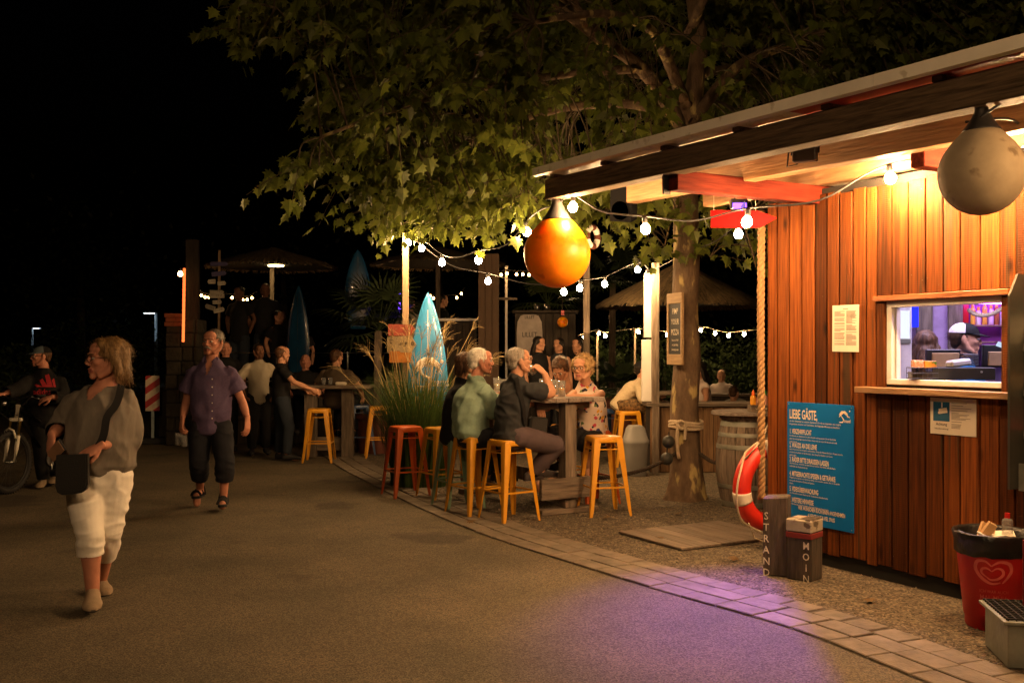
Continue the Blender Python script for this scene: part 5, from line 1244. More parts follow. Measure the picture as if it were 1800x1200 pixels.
# man in charcoal T-shirt, lifting a glass
J = dict(head=V(913, 634, 9.42), neck=V(908, 662, 9.42), chest=V(903, 700, 9.42), waist=V(896, 735, 9.42), pel=V(896, 762, 9.41), shL=V(890, 676, 9.60), shR=V(932, 680, 9.26), elR=V(970, 692, 9.45), wrR=V(957, 656, 9.52), elL=V(915, 712, 9.75), wrL=V(946, 706, 9.78),
         hipR=V(908, 766, 9.33), hipL=V(900, 764, 9.52), knR=V(979, 783, 9.55), anR=V(930, 835, 9.62), toR=V(946, 858, 9.70), knL=V(965, 778, 9.85), anL=V(950, 830, 9.85), toL=V(975, 842, 9.95))
pT = person('man in charcoal T-shirt on the nearest yellow stool drinking', J, W_=(.165, .13, .165, .135, .185, .125), k=1.06, face=(.93, .34, .08), vox=.009, glasses=(.024, .016), hair=dict(style='short', mat='h_grey', seed=11, n=1500, len_=.03),
    hands={'R': dict(d=(-.55, .15, .5), n=(.5, -.6, .6), curl=.85, thumb=.8), 'L': dict(d=(.25, -.1, -.95), n=(.1, -.95, .2), curl=.35)}, limbs=1.04, garments=[dict(kind='legs', name='jeans', mat=M['c_plum'], len=.93, g=.012, loose=.012, fold=.007), dict(kind='top', name='t_shirt', mat=M['c_char'], g=.020, hem=.05, sleeve=.34, loose=.022, fold=.013, fsc=(7, 7, 9))], shoe_mat=(M['c_sneaker'], M['solew']))
bag_strap(pT, [V(905, 658, 9.28), V(910, 680, 9.24), V(922, 715, 9.22), V(935, 745, 9.24)], .04, .004, M['c_black'], 'bag_strap', pT['t_shirt_aq'])
mb = MB(); mb.box((0, 0, 0), (.20, .07, .17), None, .02); tag(mb.build('waist_bag', M['bagblack'], loc=P(945, 748, 9.45), rot=(0, .1, .5)), 'small black bag at the lap of the man in charcoal T-shirt', 'bag')
# man in pale green shirt
J = dict(head=V(846, 635, 9.80), neck=V(836, 664, 9.78), chest=V(830, 700, 9.77), waist=V(826, 735, 9.77), pel=V(828, 757, 9.77), shL=V(832, 678, 10.0), shR=V(850, 680, 9.60), elR=V(868, 722, 9.72), wrR=V(882, 702, 9.95), elL=V(848, 715, 10.2), wrL=V(880, 700, 10.15),
         hipR=V(838, 768, 9.68), hipL=V(836, 766, 9.9), knR=V(893, 775, 9.95), anR=V(880, 838, 9.95), toR=V(900, 848, 10.05), knL=V(885, 772, 10.2), anL=V(872, 835, 10.2), toL=V(890, 845, 10.3))
pG = person('white haired man in pale green linen shirt seen from behind', J, W_=(.165, .14, .185, .155, .195, .14), k=1.10, face=(.96, .18, -.02), skin='skin_red', vox=.009, hair=dict(style='short', mat='h_white', seed=12, n=1500, len_=.03), limbs=1.02,
    garments=[dict(kind='legs', name='trousers', mat=M['c_navy'], len=.95), dict(kind='top', name='shirt', mat=M['c_green'], g=.030, hem=.02, sleeve=.9, loose=.026, fold=.019, fsc=(7, 7, 5))], shoe_mat=(M['c_sneaker'], M['solew']))
# woman in black beside him
J = dict(head=V(820, 640, 10.15), neck=V(812, 668, 10.15), chest=V(806, 702, 10.14), waist=V(800, 732, 10.14), pel=V(800, 758, 10.13), shL=V(822, 680, 10.35), shR=V(806, 682, 9.98), elR=V(840, 715, 10.1), wrR=V(865, 700, 10.4), elL=V(845, 712, 10.5), wrL=V(868, 700, 10.5),
         hipR=V(810, 762, 10.05), hipL=V(808, 762, 10.25), knR=V(862, 768, 10.3), anR=V(850, 825, 10.3), toR=V(866, 836, 10.4), knL=V(858, 768, 10.5), anL=V(848, 825, 10.5), toL=V(862, 835, 10.6))
person('dark haired woman all in black behind the green shirted man', J, W_=(.15, .12, .14, .11, .15, .11), k=.98, face=(.93, .36, 0), fem=True, vox=.0105, hair=dict(style='bob', mat='h_brown', seed=13, n=1200, len_=.06), limbs=.95, garments=[dict(kind='legs', name='trousers', mat=M['c_black'], len=.97), dict(kind='top', name='jacket', mat=M['c_black'], g=.028, hem=.08, sleeve=.97)])
# curly haired woman in the floral top
def floral():
    m = cloth('floral_blouse', (.62, .50, .42), .05); nt = m.node_tree; L = nt.links; b = nt.nodes['Principled BSDF']; tc = node(nt, 'TexCoord'); nz = node(nt, 'TexNoise'); nz.inputs['Scale'].default_value = 9; mxv = node(nt, 'MixRGB'); mxv.inputs[0].default_value = .12; L.new(tc.outputs['Object'], nz.inputs['Vector']); L.new(tc.outputs['Object'], mxv.inputs[1]); L.new(nz.outputs['Color'], mxv.inputs[2])
    v = node(nt, 'TexVoronoi'); v.inputs['Scale'].default_value = 27; L.new(mxv.outputs[0], v.inputs['Vector']); hs = node(nt, 'SeparateColor'); L.new(v.outputs['Color'], hs.inputs[0]); cr = node(nt, 'ValToRGB'); cr.color_ramp.interpolation = 'CONSTANT'; el = cr.color_ramp.elements
    for i, (p, c) in enumerate(((0, (.62, .50, .42)), (.30, (.02, .02, .03)), (.46, (.62, .50, .42)), (.58, (.60, .30, .02)), (.68, (.50, .07, .10)), (.76, (.62, .50, .42)), (.86, (.05, .05, .16)), (.93, (.10, .16, .06)))):
        e_ = el[i] if i < 2 else el.new(p); e_.position = p; e_.color = (*c, 1)
    L.new(hs.outputs[0], cr.inputs[0]); th = node(nt, 'Math', operation='LESS_THAN'); th.inputs[1].default_value = .50; L.new(v.outputs['Distance'], th.inputs[0]); mx = node(nt, 'MixRGB'); L.new(th.outputs[0], mx.inputs[0]); mx.inputs[1].default_value = (.62, .50, .42, 1); L.new(cr.outputs[0], mx.inputs[2]); L.new(mx.outputs[0], b.inputs['Base Color']); return m
M['c_floral'] = floral(); M['c_tan_strap'] = cloth('cream_strap', (.52, .40, .26))
J = dict(head=V(1023, 647, 10.20), neck=V(1030, 671, 10.28), chest=V(1036, 708, 10.32), waist=V(1040, 738, 10.38), pel=V(1042, 766, 10.42), shL=V(1057, 688, 10.40), shR=V(1008, 688, 10.28), elL=V(1040, 699, 10.02), wrL=V(985, 697, 10.02), elR=V(992, 706, 10.05), wrR=V(975, 697, 10.20),
         hipL=V(1052, 770, 10.44), hipR=V(1030, 768, 10.38), knL=V(1030, 778, 10.02), anL=V(1030, 840, 10.1), toL=V(1015, 850, 9.98), knR=V(1000, 775, 10.05), anR=V(990, 835, 10.05), toR=V(972, 843, 9.95))
def sleeveless(c): # arm holes and neckline
    return np.linalg.norm((c-J['neck'])*V3(1, .8, 1)) < .065
pC = person('curly sandy haired woman in floral sleeveless top at the table', J, W_=(.17, .13, .155, .125, .165, .125), k=1.10, face=(-.50, -.86, -.06), fem=True, vox=.009, glasses=(.025, .019), hair=dict(style='curly', mat='h_curly', seed=14, n=200, len_=.02), limbs=1.0,
    hands={'L': dict(d=(-.95, .1, 0), n=(0, -.2, 1), curl=.35), 'R': dict(d=(-.9, .3, .1), n=(0, -.2, 1), curl=.4)}, garments=[dict(kind='legs', name='trousers', mat=M['c_black'], len=.62), dict(kind='top', name='blouse', mat=M['c_floral'], g=.020, hem=.03, sleeve=0, fold=.006, cut=sleeveless)], shoe_mat=(M['tanshoe'], M['solew']))
mb = MB(); wv = Vector(J['wrL'])+Vector((.05, 0, 0)); mb.torus((0, 0, 0), .031, .004, Matrix.Rotation(math.pi/2, 3, 'Y'), 18, 6); mb.build('bracelet', M['white'], pC['E'], True, loc=wv-pC['B'])
# short haired woman looking down
J = dict(head=V(985, 650, 10.85), neck=V(996, 676, 10.95), chest=V(1000, 706, 11.0), waist=V(1002, 732, 11.08), pel=V(1004, 756, 11.12), shL=V(1012, 692, 11.0), shR=V(974, 690, 11.0), elL=V(1000, 716, 10.75), wrL=V(966, 700, 10.62), elR=V(962, 718, 10.8), wrR=V(955, 700, 10.6),
         hipL=V(1014, 760, 11.12), hipR=V(994, 760, 11.1), knL=V(985, 765, 10.75), anL=V(985, 815, 10.8), toL=V(972, 824, 10.7), knR=V(965, 765, 10.75), anR=V(962, 815, 10.8), toR=V(950, 824, 10.7))
pS = person('short brown haired woman in dark vest bending over the table', J, W_=(.15, .12, .14, .11, .155, .115), k=1.06, face=(-.34, -.78, -.52), tilt=(-.15, -.3, .9), fem=True, vox=.0105, hair=dict(style='pixie', mat='h_brown', seed=15, n=1400, len_=.03),
    garments=[dict(kind='legs', name='trousers', mat=M['c_black'], len=.9), dict(kind='top', name='vest', mat=M['c_char'], g=.018, hem=.06, sleeve=0, cut=lambda c, n_=J['neck']: np.linalg.norm(c-n_) < .10)])
bag_strap(pS, [V(1006, 684, 10.92), V(998, 696, 10.88), V(985, 712, 10.88), V(975, 725, 10.9)], .05, .004, M['c_tan_strap'], 'cream_strap', pS['vest_aq'])

# ------------------------------------------------------------------ the people further back: one figure builder, own pose and clothes each
def figure(label, px, py_head, Y, H=1.74, floor=0.0, yaw=0.0, hyaw=None, lean=0.0, arms=((.05, -.02, -.52), (.05, -.02, -.52)), sit=None, top='c_black', legs='c_black', hair=('short', 'h_brown'), skin='skin', fem=False, sleeve=.35, vox=.018, hatm=None, glasses=False, width=1.0, hands=True, legl=.97, group='people at the far tables'):
    """px, py_head: where the middle of the head shows; yaw: body direction (0 = towards the camera)"""
    hp = P(px, py_head, Y); s = H/1.75; c, sn = math.cos(yaw), math.sin(yaw)
    def R(x, y, z): return np.array((x*c-y*sn, x*sn+y*c, z))
    zh = hp.z; zs = (zh-floor)  # head centre above floor
    base = np.array((hp.x, hp.y, 0)); sc = s
    if sit is None: zp = floor+.94*s
    else: zp = floor+sit+.10
    zn = zh-.155*s; zc = zp+(zn-zp)*.60; off = -lean
    def at(x, y, z): return base+R(x*width if abs(x) < .3 else x, y, 0)+np.array((0, 0, z))
    Jd = dict(head=at(0, 0, zh), neck=at(0, -off*.0+.02, zn), chest=at(0, lean*.45+.02, zc), waist=at(0, lean*.75+.02, zp+(zn-zp)*.30), pel=at(0, lean+.02, zp))
    shz = zn-.055*s; sw = .185*s*(.92 if fem else 1)
    for k_, sg in (('L', 1), ('R', -1)):
        Jd['sh'+k_] = at(sg*sw, lean*.12+.02, shz); d = arms[0 if k_ == 'L' else 1]
        d = np.array(d, float); tip = Jd['sh'+k_]+R(sg*d[0], d[1], d[2]); mid = (Jd['sh'+k_]+tip)/2; L_ = np.linalg.norm(tip-Jd['sh'+k_]); bend = math.sqrt(max(0.0, (.28*s)**2-(L_/2)**2)); out_ = nrm(R(sg*.8, .35, -.6)); ax = nrm(tip-Jd['sh'+k_]); out_ = nrm(out_-ax*out_.dot(ax)); Jd['el'+k_] = mid+out_*bend; Jd['wr'+k_] = tip
        Jd['hip'+k_] = at(sg*.09*s, lean+.02, zp-.03)
        if sit is None:
            f = .04*sg; Jd['kn'+k_] = at(sg*.10*s, lean*.6-.03+f, floor+.50*s); Jd['an'+k_] = at(sg*.11*s, lean*.6+f, floor+.085); Jd['to'+k_] = at(sg*.13*s, lean*.6-.15+f, floor+.035)
        else:
            Jd['kn'+k_] = at(sg*.12*s, lean-.40*s, zp-.05); zf = max(floor+.085, zp-.52*s); Jd['an'+k_] = at(sg*.12*s, lean-.34*s, zf); Jd['to'+k_] = at(sg*.13*s, lean-.50*s, zf-.045)
    hy = yaw if hyaw is None else hyaw; fc = (math.sin(hy), -math.cos(hy), -.05)
    fw = .93 if fem else 1.0
    o = person(label, Jd, group, W_=tuple(x*s*fw*width for x in (.160, .115, .145, .11, .175, .115)), k=s*1.02, face=fc, skin=skin, fem=fem, vox=vox, hair=dict(style=hair[0], mat=hair[1], n=120, len_=.05, seed=px), garments=[dict(kind='legs', name='trousers', mat=M[legs], len=legl, fold=.005), dict(kind='top', name='top', mat=M[top], g=.02, hem=.08, sleeve=sleeve, fold=.006)], limbs=s, base=floor, mouth=False, hands=None if hands else {'L': 'none', 'R': 'none'})
    if hatm: cap(o, M[hatm])
    return o
M['c_offw'] = cloth('off_white_shirt', (.42, .37, .28), .06); M['c_olive'] = cloth('brown_tee', (.085, .062, .040), .1); M['c_cream'] = cloth('cream_knit', (.50, .41, .27), .1, bump=.8, bs=60, vs=40); M['c_whitetop'] = cloth('white_top', (.66, .55, .50), .05); M['c_leopard'] = cloth('leopard_skirt', (.02, .014, .010), col2=(.22, .13, .05), vs=30); M['c_greytee'] = cloth('grey_tee', (.26, .24, .20)); M['c_jean'] = cloth('dark_jeans', (.018, .024, .035)); M['c_teal'] = cloth('blue_polo', (.02, .13, .30))
figure('laughing woman in off white shirt standing left of the far table', 455, 617, 15.2, 1.68, yaw=.35, hyaw=.6, top='c_offw', skin='skin_dark', hair=('short', 'h_black'), fem=True, sleeve=.55, vox=.014, arms=((.06, -.10, -.46), (.06, -.15, -.44)))
figure('man in black polo shirt leaning an arm on the far table', 497, 622, 14.4, 1.72, yaw=1.9, hyaw=2.3, top='c_black', legs='c_jean', hair=('thin', 'h_brown'), vox=.014, arms=((.05, -.38, -.32), (.12, -.40, -.30)))
figure('bald bearded man in black sitting behind the far table', 537, 635, 16.0, 1.70, sit=.76, yaw=.2, top='c_black', skin='skin_red', hair=('thin', 'h_black'), arms=((.02, -.32, -.34), (.02, -.32, -.34)))
figure('man in brown T-shirt with back turned at the far table', 592, 628, 15.1, 1.78, sit=.76, yaw=2.9, hyaw=2.6, top='c_olive', legs='c_navy', hair=('short', 'h_brown'), vox=.014, arms=((.10, -.25, -.42), (.1, -.3, -.40)), width=1.08)
figure('person half hidden behind the walking man in mauve shirt', 397, 612, 15.6, 1.7, yaw=.3, top='c_black', skin='skin_red', hair=('short', 'h_black'))
TZ = 1.15                                              # raised terrace
figure('bald man in black standing on the terrace under the lit parasol', 466, 509, 18.2, 1.80, TZ-.25, yaw=.2, top='c_black', legs='c_jean', hair=('thin', 'h_black'), vox=.02, hands=False, skin='skin_dark')  # brown skin stands in for backlit shade on the face
figure('man in dark shirt on the terrace below the string of bulbs', 420, 515, 18.2, 1.76, TZ-.25, yaw=-.4, top='c_black', legs='c_jean', hair=('short', 'h_black'), vox=.02, hands=False, skin='skin_dark')  # skin colour darkened here too, so he looks backlit
figure('person in dark clothes sitting on the terrace step', 490, 557, 18.0, 1.7, .5, sit=.45, yaw=1.0, top='c_black', hair=('short', 'h_black'), vox=.02, hands=False)
figure('long haired woman in black at the terrace edge', 527, 570, 17.6, 1.66, .2, yaw=.1, top='c_black', hair=('long', 'h_black'), fem=True, vox=.02, hands=False)
figure('man in grey shirt behind the blue surfboard on the terrace', 722, 535, 18.5, 1.7, 1.1, sit=.45, yaw=2.8, top='c_greytee', hair=('short', 'h_black'), vox=.02, hands=False)
figure('dark figure at the terrace bar right of the blue surfboard', 778, 528, 19.0, 1.8, 1.0, sit=.5, yaw=2.0, top='c_black', hair=('short', 'h_black'), vox=.02, hands=False)
figure('woman in dark top nearest the bottle shaped white banner', 948, 604, 15.6, 1.66, .0, sit=.76, yaw=.5, hyaw=.9, top='c_black', hair=('long', 'h_black'), fem=True, sleeve=.0, vox=.016)
figure('middle of the three seated women behind the table group', 982, 606, 15.9, 1.62, .0, sit=.76, yaw=-.2, hyaw=-.7, top='c_char', hair=('long', 'h_black'), fem=True, sleeve=.0, vox=.016)
figure('rightmost of the three seated women, chin on her hand', 1014, 606, 16.1, 1.62, .0, sit=.76, yaw=-.5, hyaw=-.5, top='c_black', hair=('long', 'h_black'), fem=True, sleeve=.1, vox=.016, arms=((.0, -.2, .05), (.0, -.3, -.3)))
figure('person in cream knit jumper and black cap slumped at a table', 1130, 650, 13.9, 1.70, .0, sit=.76, yaw=1.45, hyaw=1.45, lean=.28, top='c_cream', legs='c_leopard', hair=('short', 'h_black'), fem=True, sleeve=.95, vox=.013, hatm='c_black', arms=((.0, -.25, -.20), (.0, -.28, -.16)))
figure('long haired woman in white top right of the tree trunk', 1228, 650, 13.9, 1.68, .0, sit=.70, yaw=-1.25, hyaw=-1.35, top='c_whitetop', hair=('long', 'h_black'), fem=True, sleeve=.12, vox=.014, lean=.05, arms=((.0, -.3, -.30), (.02, -.25, -.36)))
figure('man in white T-shirt sitting far back by the hedge', 1268, 659, 20.0, 1.7, .0, sit=.50, yaw=-.5, hyaw=-.1, top='c_whitetop', hair=('thin', 'h_grey'), vox=.02)
pJ = figure('person in grey T-shirt with dark back print bending over', 1290, 690, 17.0, 1.72, .0, sit=.45, yaw=2.6, lean=-.2, top='c_greytee', hair=('short', 'h_brown'), vox=.018, arms=((.0, -.3, -.35), (.0, -.3, -.35)), width=1.25)
# bar staff inside the kiosk
sA = figure('barman in blue polo and black and white cap behind the hatch', 1697, 597, 7.45, 1.72, .06, yaw=1.0, hyaw=1.25, top='c_teal', skin='skin', hair=('thin', 'h_brown'), vox=.011, sleeve=.4, group='bar staff inside the kiosk', arms=((.0, -.34, -.30), (.0, -.34, -.32)))
M['mesh_white'] = cloth('white_cap_mesh', (.62, .58, .62)); cap(sA, M['c_black'], M['mesh_white'])
sB = figure('dark haired woman with back turned inside the kiosk', 1627, 607, 7.55, 1.62, .06, yaw=2.7, hyaw=2.7, top='c_black', hair=('long', 'h_brown'), fem=True, vox=.012, group='bar staff inside the kiosk')
# ------------------------------------------------------------------ plane tree
def leaf_outline():
    pts = [(0, 0), (.10, .05), (.34, -.10), (.26, .10), (.52, .16), (.34, .30), (.50, .52), (.28, .50), (.20, .62), (.12, .72), (0, 1.0)]
    return pts+[(-x, y) for x, y in pts[-2:0:-1]]
LO = leaf_outline()
def leaf_geo():
    """two halves folded along the midrib"""
    right = LO[:11]; n = len(right); vs = []; fs = []
    for sgn in (1, -1):
        o = len(vs); vs += [(sgn*x, y-.1, -abs(x)*.28-.10*y*y) for x, y in right]
        c = len(vs); vs.append((0, .32, -.01))
        for i in range(n-1):
            f = (c, o+i, o+i+1); fs.append(f if sgn > 0 else f[::-1])
    return np.array(vs), fs
LV, LF = leaf_geo()
M['leaf'] = leafmat('plane_leaf', (.080, .115, .016), (.165, .185, .032), .38, .45)
M['bark'] = mat('plane_bark', (.085, .052, .030), .85, vs=3.5, st=(3, 3, 1.2), col2=(.20, .135, .078), bump=1.0, bs=9, detail=7, spots=((.46, .36, .15), 2.4, .57), bd=.02)
M['twig'] = mat('twig', (.07, .05, .025), .8)
TB0 = Vector((1.87, 10.7, 0))
tree = empty('plane_tree', TB0, 0, 'plane tree with mottled trunk and wide leafy crown over the kiosk', 'tree')
def wob(p, k=.03): return Vector((p[0]+noise.noise(Vector(p)*1.7)*k, p[1]+noise.noise(Vector(p)*1.7+Vector((9, 0, 0)))*k, p[2]))
mb = MB(); zs = [0, .06, .16, .32, .6, 1.0, 1.5, 2.0, 2.6, 3.2, 3.8, 4.3]; rs = [.245, .215, .195, .175, .162, .152, .146, .142, .138, .134, .130, .12]
seg = 26; vs = []; fs = []
for z, r in zip(zs, rs):
    c = wob((TB0.x, TB0.y, z), .04)
    for k in range(seg):
        a = 2*math.pi*k/seg; q = r*(1+.10*noise.noise(Vector((math.cos(a)*1.6, math.sin(a)*1.6, z*.9)))+(.10*math.cos(5*a+1) if z < .2 else 0)); vs.append((c.x+q*math.cos(a), c.y+q*math.sin(a), z))
for i in range(len(zs)-1):
    for k in range(seg): a, b = i*seg+k, i*seg+(k+1) % seg; fs.append((a, b, b+seg, a+seg))
mb.add(vs, fs); mb.build('trunk', M['bark'], tree, True, TB0)
F0 = Vector((1.87, 10.7, 4.05)); nodes_ = []
limbs_ = [([(1.87, 10.7, 3.9), (2.0, 10.7, 5.0), (1.9, 10.8, 6.2), (2.1, 10.9, 7.4)], .115), ([(1.85, 10.65, 3.95), (1.35, 10.5, 4.55), (.75, 10.2, 4.9), (-.2, 9.8, 5.3), (-1.4, 9.4, 5.2), (-2.4, 9.1, 4.9)], .085), ([(1.9, 10.65, 4.0), (2.4, 10.6, 4.6), (3.1, 10.6, 4.9), (4.2, 10.4, 5.3)], .075),
          ([(1.85, 10.6, 4.2), (1.4, 9.8, 4.7), (.8, 8.9, 4.6), (.2, 8.2, 4.3)], .07), ([(1.85, 10.75, 4.1), (1.1, 10.9, 4.3), (.1, 10.8, 4.1), (-.8, 10.5, 3.6), (-1.1, 10.6, 3.1)], .06), ([(1.35, 10.5, 4.55), (.4, 9.8, 4.3), (-.8, 9.2, 3.9), (-1.7, 8.9, 3.5)], .05),
          ([(1.9, 10.8, 4.3), (1.6, 12.0, 4.9), (1.0, 13.0, 5.2)], .06), ([(2.0, 10.8, 4.6), (2.9, 11.9, 5.0), (3.6, 12.8, 5.3)], .06), ([(1.9, 10.7, 5.0), (2.2, 9.4, 5.6), (2.6, 8.2, 5.8)], .06), ([(1.35, 10.5, 4.55), (.2, 10.6, 5.6), (-1.2, 10.4, 6.0)], .05), ([(.75, 10.2, 4.9), (.1, 9.2, 5.6), (-.9, 8.4, 5.8)], .045), ([(1.88, 10.6, 3.6), (2.1, 10.3, 3.3), (2.35, 10.15, 2.9), (2.5, 10.2, 2.45)], .018), ([(1.82, 10.6, 3.2), (1.62, 10.4, 2.9), (1.55, 10.35, 2.5)], .014)]
for pts, r in limbs_:
    sp = spline([Vector(p) for p in pts], 6); sp = [wob(p, .07) for p in sp]; n = len(sp); m = MB(); m.tube(sp, [r*(1-.72*i/(n-1)) for i in range(n)], 9); m.build('limb', M['bark'], tree, True, TB0)
    nodes_ += sp[3:]
def bound(px, py):
    if px < 395: return False
    if px < 515: return py < 80-(515-px)*.1 and py < 75
    lim = np.interp(px, (515, 640, 690, 715, 900, 960, 1100, 1190, 1235, 1262, 1290, 1345, 1800), (345, 352, 395, 438, 432, 405, 408, 420, 470, 500, 430, 490, 490))
    if px < 640 and 185 < py < 275 and px < 540: return False
    return py < lim
rnd = random.Random(21); clusters = []; tries = 0
while len(clusters) < 1000 and tries < 60000:
    tries += 1; d = Vector((rnd.uniform(-1, 1), rnd.uniform(-1, 1), rnd.uniform(-1, 1)))
    if d.length > 1: continue
    if d.length < .55 and rnd.random() < .75: continue
    p = Vector((.9+4.2*d.x, 10.2+3.4*d.y, 5.0+2.6*d.z)) if len(clusters) < 700 else Vector((2.4+2.9*d.x, 10.0+2.2*d.y, 4.9+1.5*d.z)); px, py = proj(p)
    if p.z < 2.2 or not bound(px-45, py+55): continue
    k_ = to_k(p)
    if k_.x > -1.3 and -1.7 < k_.y < 2.8 and p.z < 3.55: continue
    if px > 945 and p.y < 8.9: continue
    if py < -160 and rnd.random() < .6: continue
    if p.y < 7.4: continue
    if 1130 < px < 1290 and py < 290 and p.y < 10.9 and rnd.random() < .85: continue
    clusters.append(p)
# low outer fringe that hangs down to the string of bulbs, and shoots by the trunk
fr = [(540, 335, 9.0), (560, 318, 9.2), (600, 330, 9.3), (525, 300, 8.8), (640, 340, 9.6), (665, 385, 10.6), (700, 395, 11.2), (720, 405, 11.6), (745, 415, 11.4), (770, 420, 11.0), (800, 415, 10.6), (690, 380, 11.0), (715, 388, 11.5), (735, 378, 11.3), (760, 385, 10.8), (820, 405, 10.3), (850, 395, 10.0), (870, 425, 10.2), (900, 400, 9.6), (930, 380, 9.4), (860, 370, 9.6), (800, 380, 10.2), (790, 355, 10.0), (830, 345, 9.6), (760, 350, 10.2), (720, 350, 10.4), (1060, 390, 9.9), (1090, 398, 9.8), (1130, 405, 9.9), (1110, 370, 9.9), (1150, 380, 10.1), (1070, 350, 9.6), (1245, 390, 10.6), (1252, 440, 10.4), (1248, 470, 10.3), (1175, 470, 10.4), (1170, 455, 10.4), (1318, 440, 11.0), (1330, 480, 10.8), (1300, 400, 11.5), (1280, 380, 11.8), (1330, 400, 11.8), (440, 40, 9.2), (470, 55, 9.3), (420, 60, 9.0), (500, 40, 9.5)]
clusters += [P(a_, b_-(40 if 725 < a_ < 1000 else 18 if a_ > 640 else 8), c_) for a_, b_, c_ in fr]
tw = MB(); leaves = []
for ci, p in enumerate(clusters):
    nd = min(nodes_, key=lambda q: (q-p).length_squared); L_ = (p-nd).length
    if L_ > .1:
        mid = nd.lerp(p, .5)+Vector((rnd.uniform(-.1, .1), rnd.uniform(-.1, .1), .18*min(1, L_))); tw.tube(spline([nd, mid, p], 4), [.012]+[.008]*7+[.005], 5, False)
    out = Vector((p.x-1.87, p.y-10.7, .3)); out = out.normalized() if out.length > .01 else Vector((0, -1, 0))
    small = ci >= 1000 and False
    for t in range(3):
        dirv = (out*.7+Vector((rnd.uniform(-1, 1), rnd.uniform(-1, 1), rnd.uniform(-.8, .35)))).normalized(); tl = rnd.uniform(.25, .5)
        pts = [p+dirv*tl*f+Vector((0, 0, -.22*f*f*tl)) for f in (0, .33, .66, 1)]; tw.tube(pts, [.005, .004, .003, .002], 4, False)
        nl = rnd.choice((5, 6, 6, 7))
        for i in range(nl):
            f = .15+.85*i/(nl-1); q = p+dirv*tl*f+Vector((0, 0, -.22*f*f*tl)); side = (-1)**i
            pd = (dirv*.5+dirv.cross(Vector((0, 0, 1)))*side*.8+Vector((rnd.uniform(-.4, .4), rnd.uniform(-.4, .4), rnd.uniform(-.9, .1)))).normalized(); pl_ = rnd.uniform(.04, .08)
            base = q+pd*pl_; tip = (pd*.75+Vector((0, 0, -.55))+Vector((rnd.uniform(-.35, .35), rnd.uniform(-.35, .35), rnd.uniform(-.2, .2)))).normalized()
            nrm_ = Vector((rnd.uniform(-.7, .7), rnd.uniform(-1.0, .3), rnd.uniform(.1, 1.0))); nrm_ = (nrm_-tip*nrm_.dot(tip)).normalized(); sz = rnd.uniform(.085, .165)*(1 if ci < 1000 else .95)
            px, py = proj(base)
            if base.y < 8.8 and px > 950: continue
            k_ = to_k(base)
            if k_.x > -1.2 and -1.62 < k_.y < 2.75 and base.z < 3.2: continue
            leaves.append((base, tip, nrm_, sz, px, py))
tw.build('twigs', M['twig'], tree, False, TB0)['kind'] = 'stuff'
vis = [i for i, l in enumerate(leaves) if 380 < l[4] < 1000 and -20 < l[5] < 460 or (1000 <= l[4] < 1345 and 330 < l[5] < 520)]
vis.sort(key=lambda i: -leaves[i][3]/leaves[i][0].y*(1+.6*(leaves[i][5] > 200))); own = set(vis[:300])
leaf_mesh = bpy.data.meshes.new('leaf'); leaf_mesh.from_pydata(LV.tolist(), [], LF); leaf_mesh.materials.append(M['leaf']); leaf_mesh.polygons.foreach_set('use_smooth', [True]*len(LF))
AV = []; AF = []; nv = len(LV); lf = np.array(LF)
for i, (b, t, n, s, _, _) in enumerate(leaves):
    x = t.cross(n); R_ = Matrix((x, t, n)).transposed()
    if i in own:
        o = link('leaf', leaf_mesh, tree); o.matrix_local = Matrix.Translation(b-TB0)@R_.to_4x4()@Matrix.Scale(s, 4)
    else: AV.append((LV*s)@np.array(R_).T+np.array(b-TB0)); AF.append(lf+nv*len(AF))
def npmesh(name, v, f, m, smooth=True):
    me = bpy.data.meshes.new(name); me.from_pydata(v.tolist(), [], f.tolist()); me.materials.append(m); me.polygons.foreach_set('use_smooth', [smooth]*len(f)); me.update(); return me
fo = link('foliage', npmesh('foliage', np.concatenate(AV), np.concatenate(AF), M['leaf']), tree); fo['kind'] = 'stuff'
# fallen leaves on the ground
M['deadleaf'] = mat('fallen_leaf', (.13, .075, .025), .8)
dl = bpy.data.meshes.new('leaf'); dl.from_pydata(LV.tolist(), [], LF); dl.materials.append(M['deadleaf'])
for i, (px, py, wh) in enumerate(((823, 921, 'on the paving below the yellow stools'), (895, 908, 'between the stool legs'), (1068, 912, 'by the right yellow stool'), (1165, 950, 'left of the plank ramp'), (1535, 1060, 'on the grit below the hatch'), (1195, 905, 'in front of the tree'), (1290, 985, 'on the gravel by the ramp'))):
    g_ = G(px, py); o = link('fallen_leaf', dl, None, (g_.x, g_.y, .035), (random.uniform(-.3, .3), random.uniform(-.3, .3), random.random()*6)); o.scale = (.09,)*3; tag(o, 'dry brown fallen leaf '+wh, 'leaf', 'fallen leaves')
# knot of pale rope, floats and notice on the trunk
kz = .80; mb = MB()
for dz, ph in ((0, 0), (.028, .3), (-.03, .7)): twist(mb, [(TB0.x+.172*math.cos(a), TB0.y+.172*math.sin(a), kz+dz+.012*math.sin(a*2+ph)) for a in np.linspace(0, 2*math.pi, 15)], .018, .05)
ko = Vector((TB0.x-.09, TB0.y-.18, kz))
twist(mb, [ko+Vector(v) for v in ((-.06, 0, .02), (0, -.03, .05), (.06, 0, .0), (0, -.04, -.03), (-.05, -.01, .03))], .018, .05)
twist(mb, [ko+Vector(v) for v in ((-.03, -.02, 0), (-.04, -.03, -.12), (-.035, -.03, -.25), (-.02, -.03, -.34))], .018, .05); twist(mb, [ko+Vector(v) for v in ((.03, -.02, .02), (.045, -.03, -.06), (.04, -.03, -.14))], .016, .05)
tag(mb.build('rope_knot', M['rope'], smooth=True), 'pale thick rope knotted round the tree trunk', 'rope')
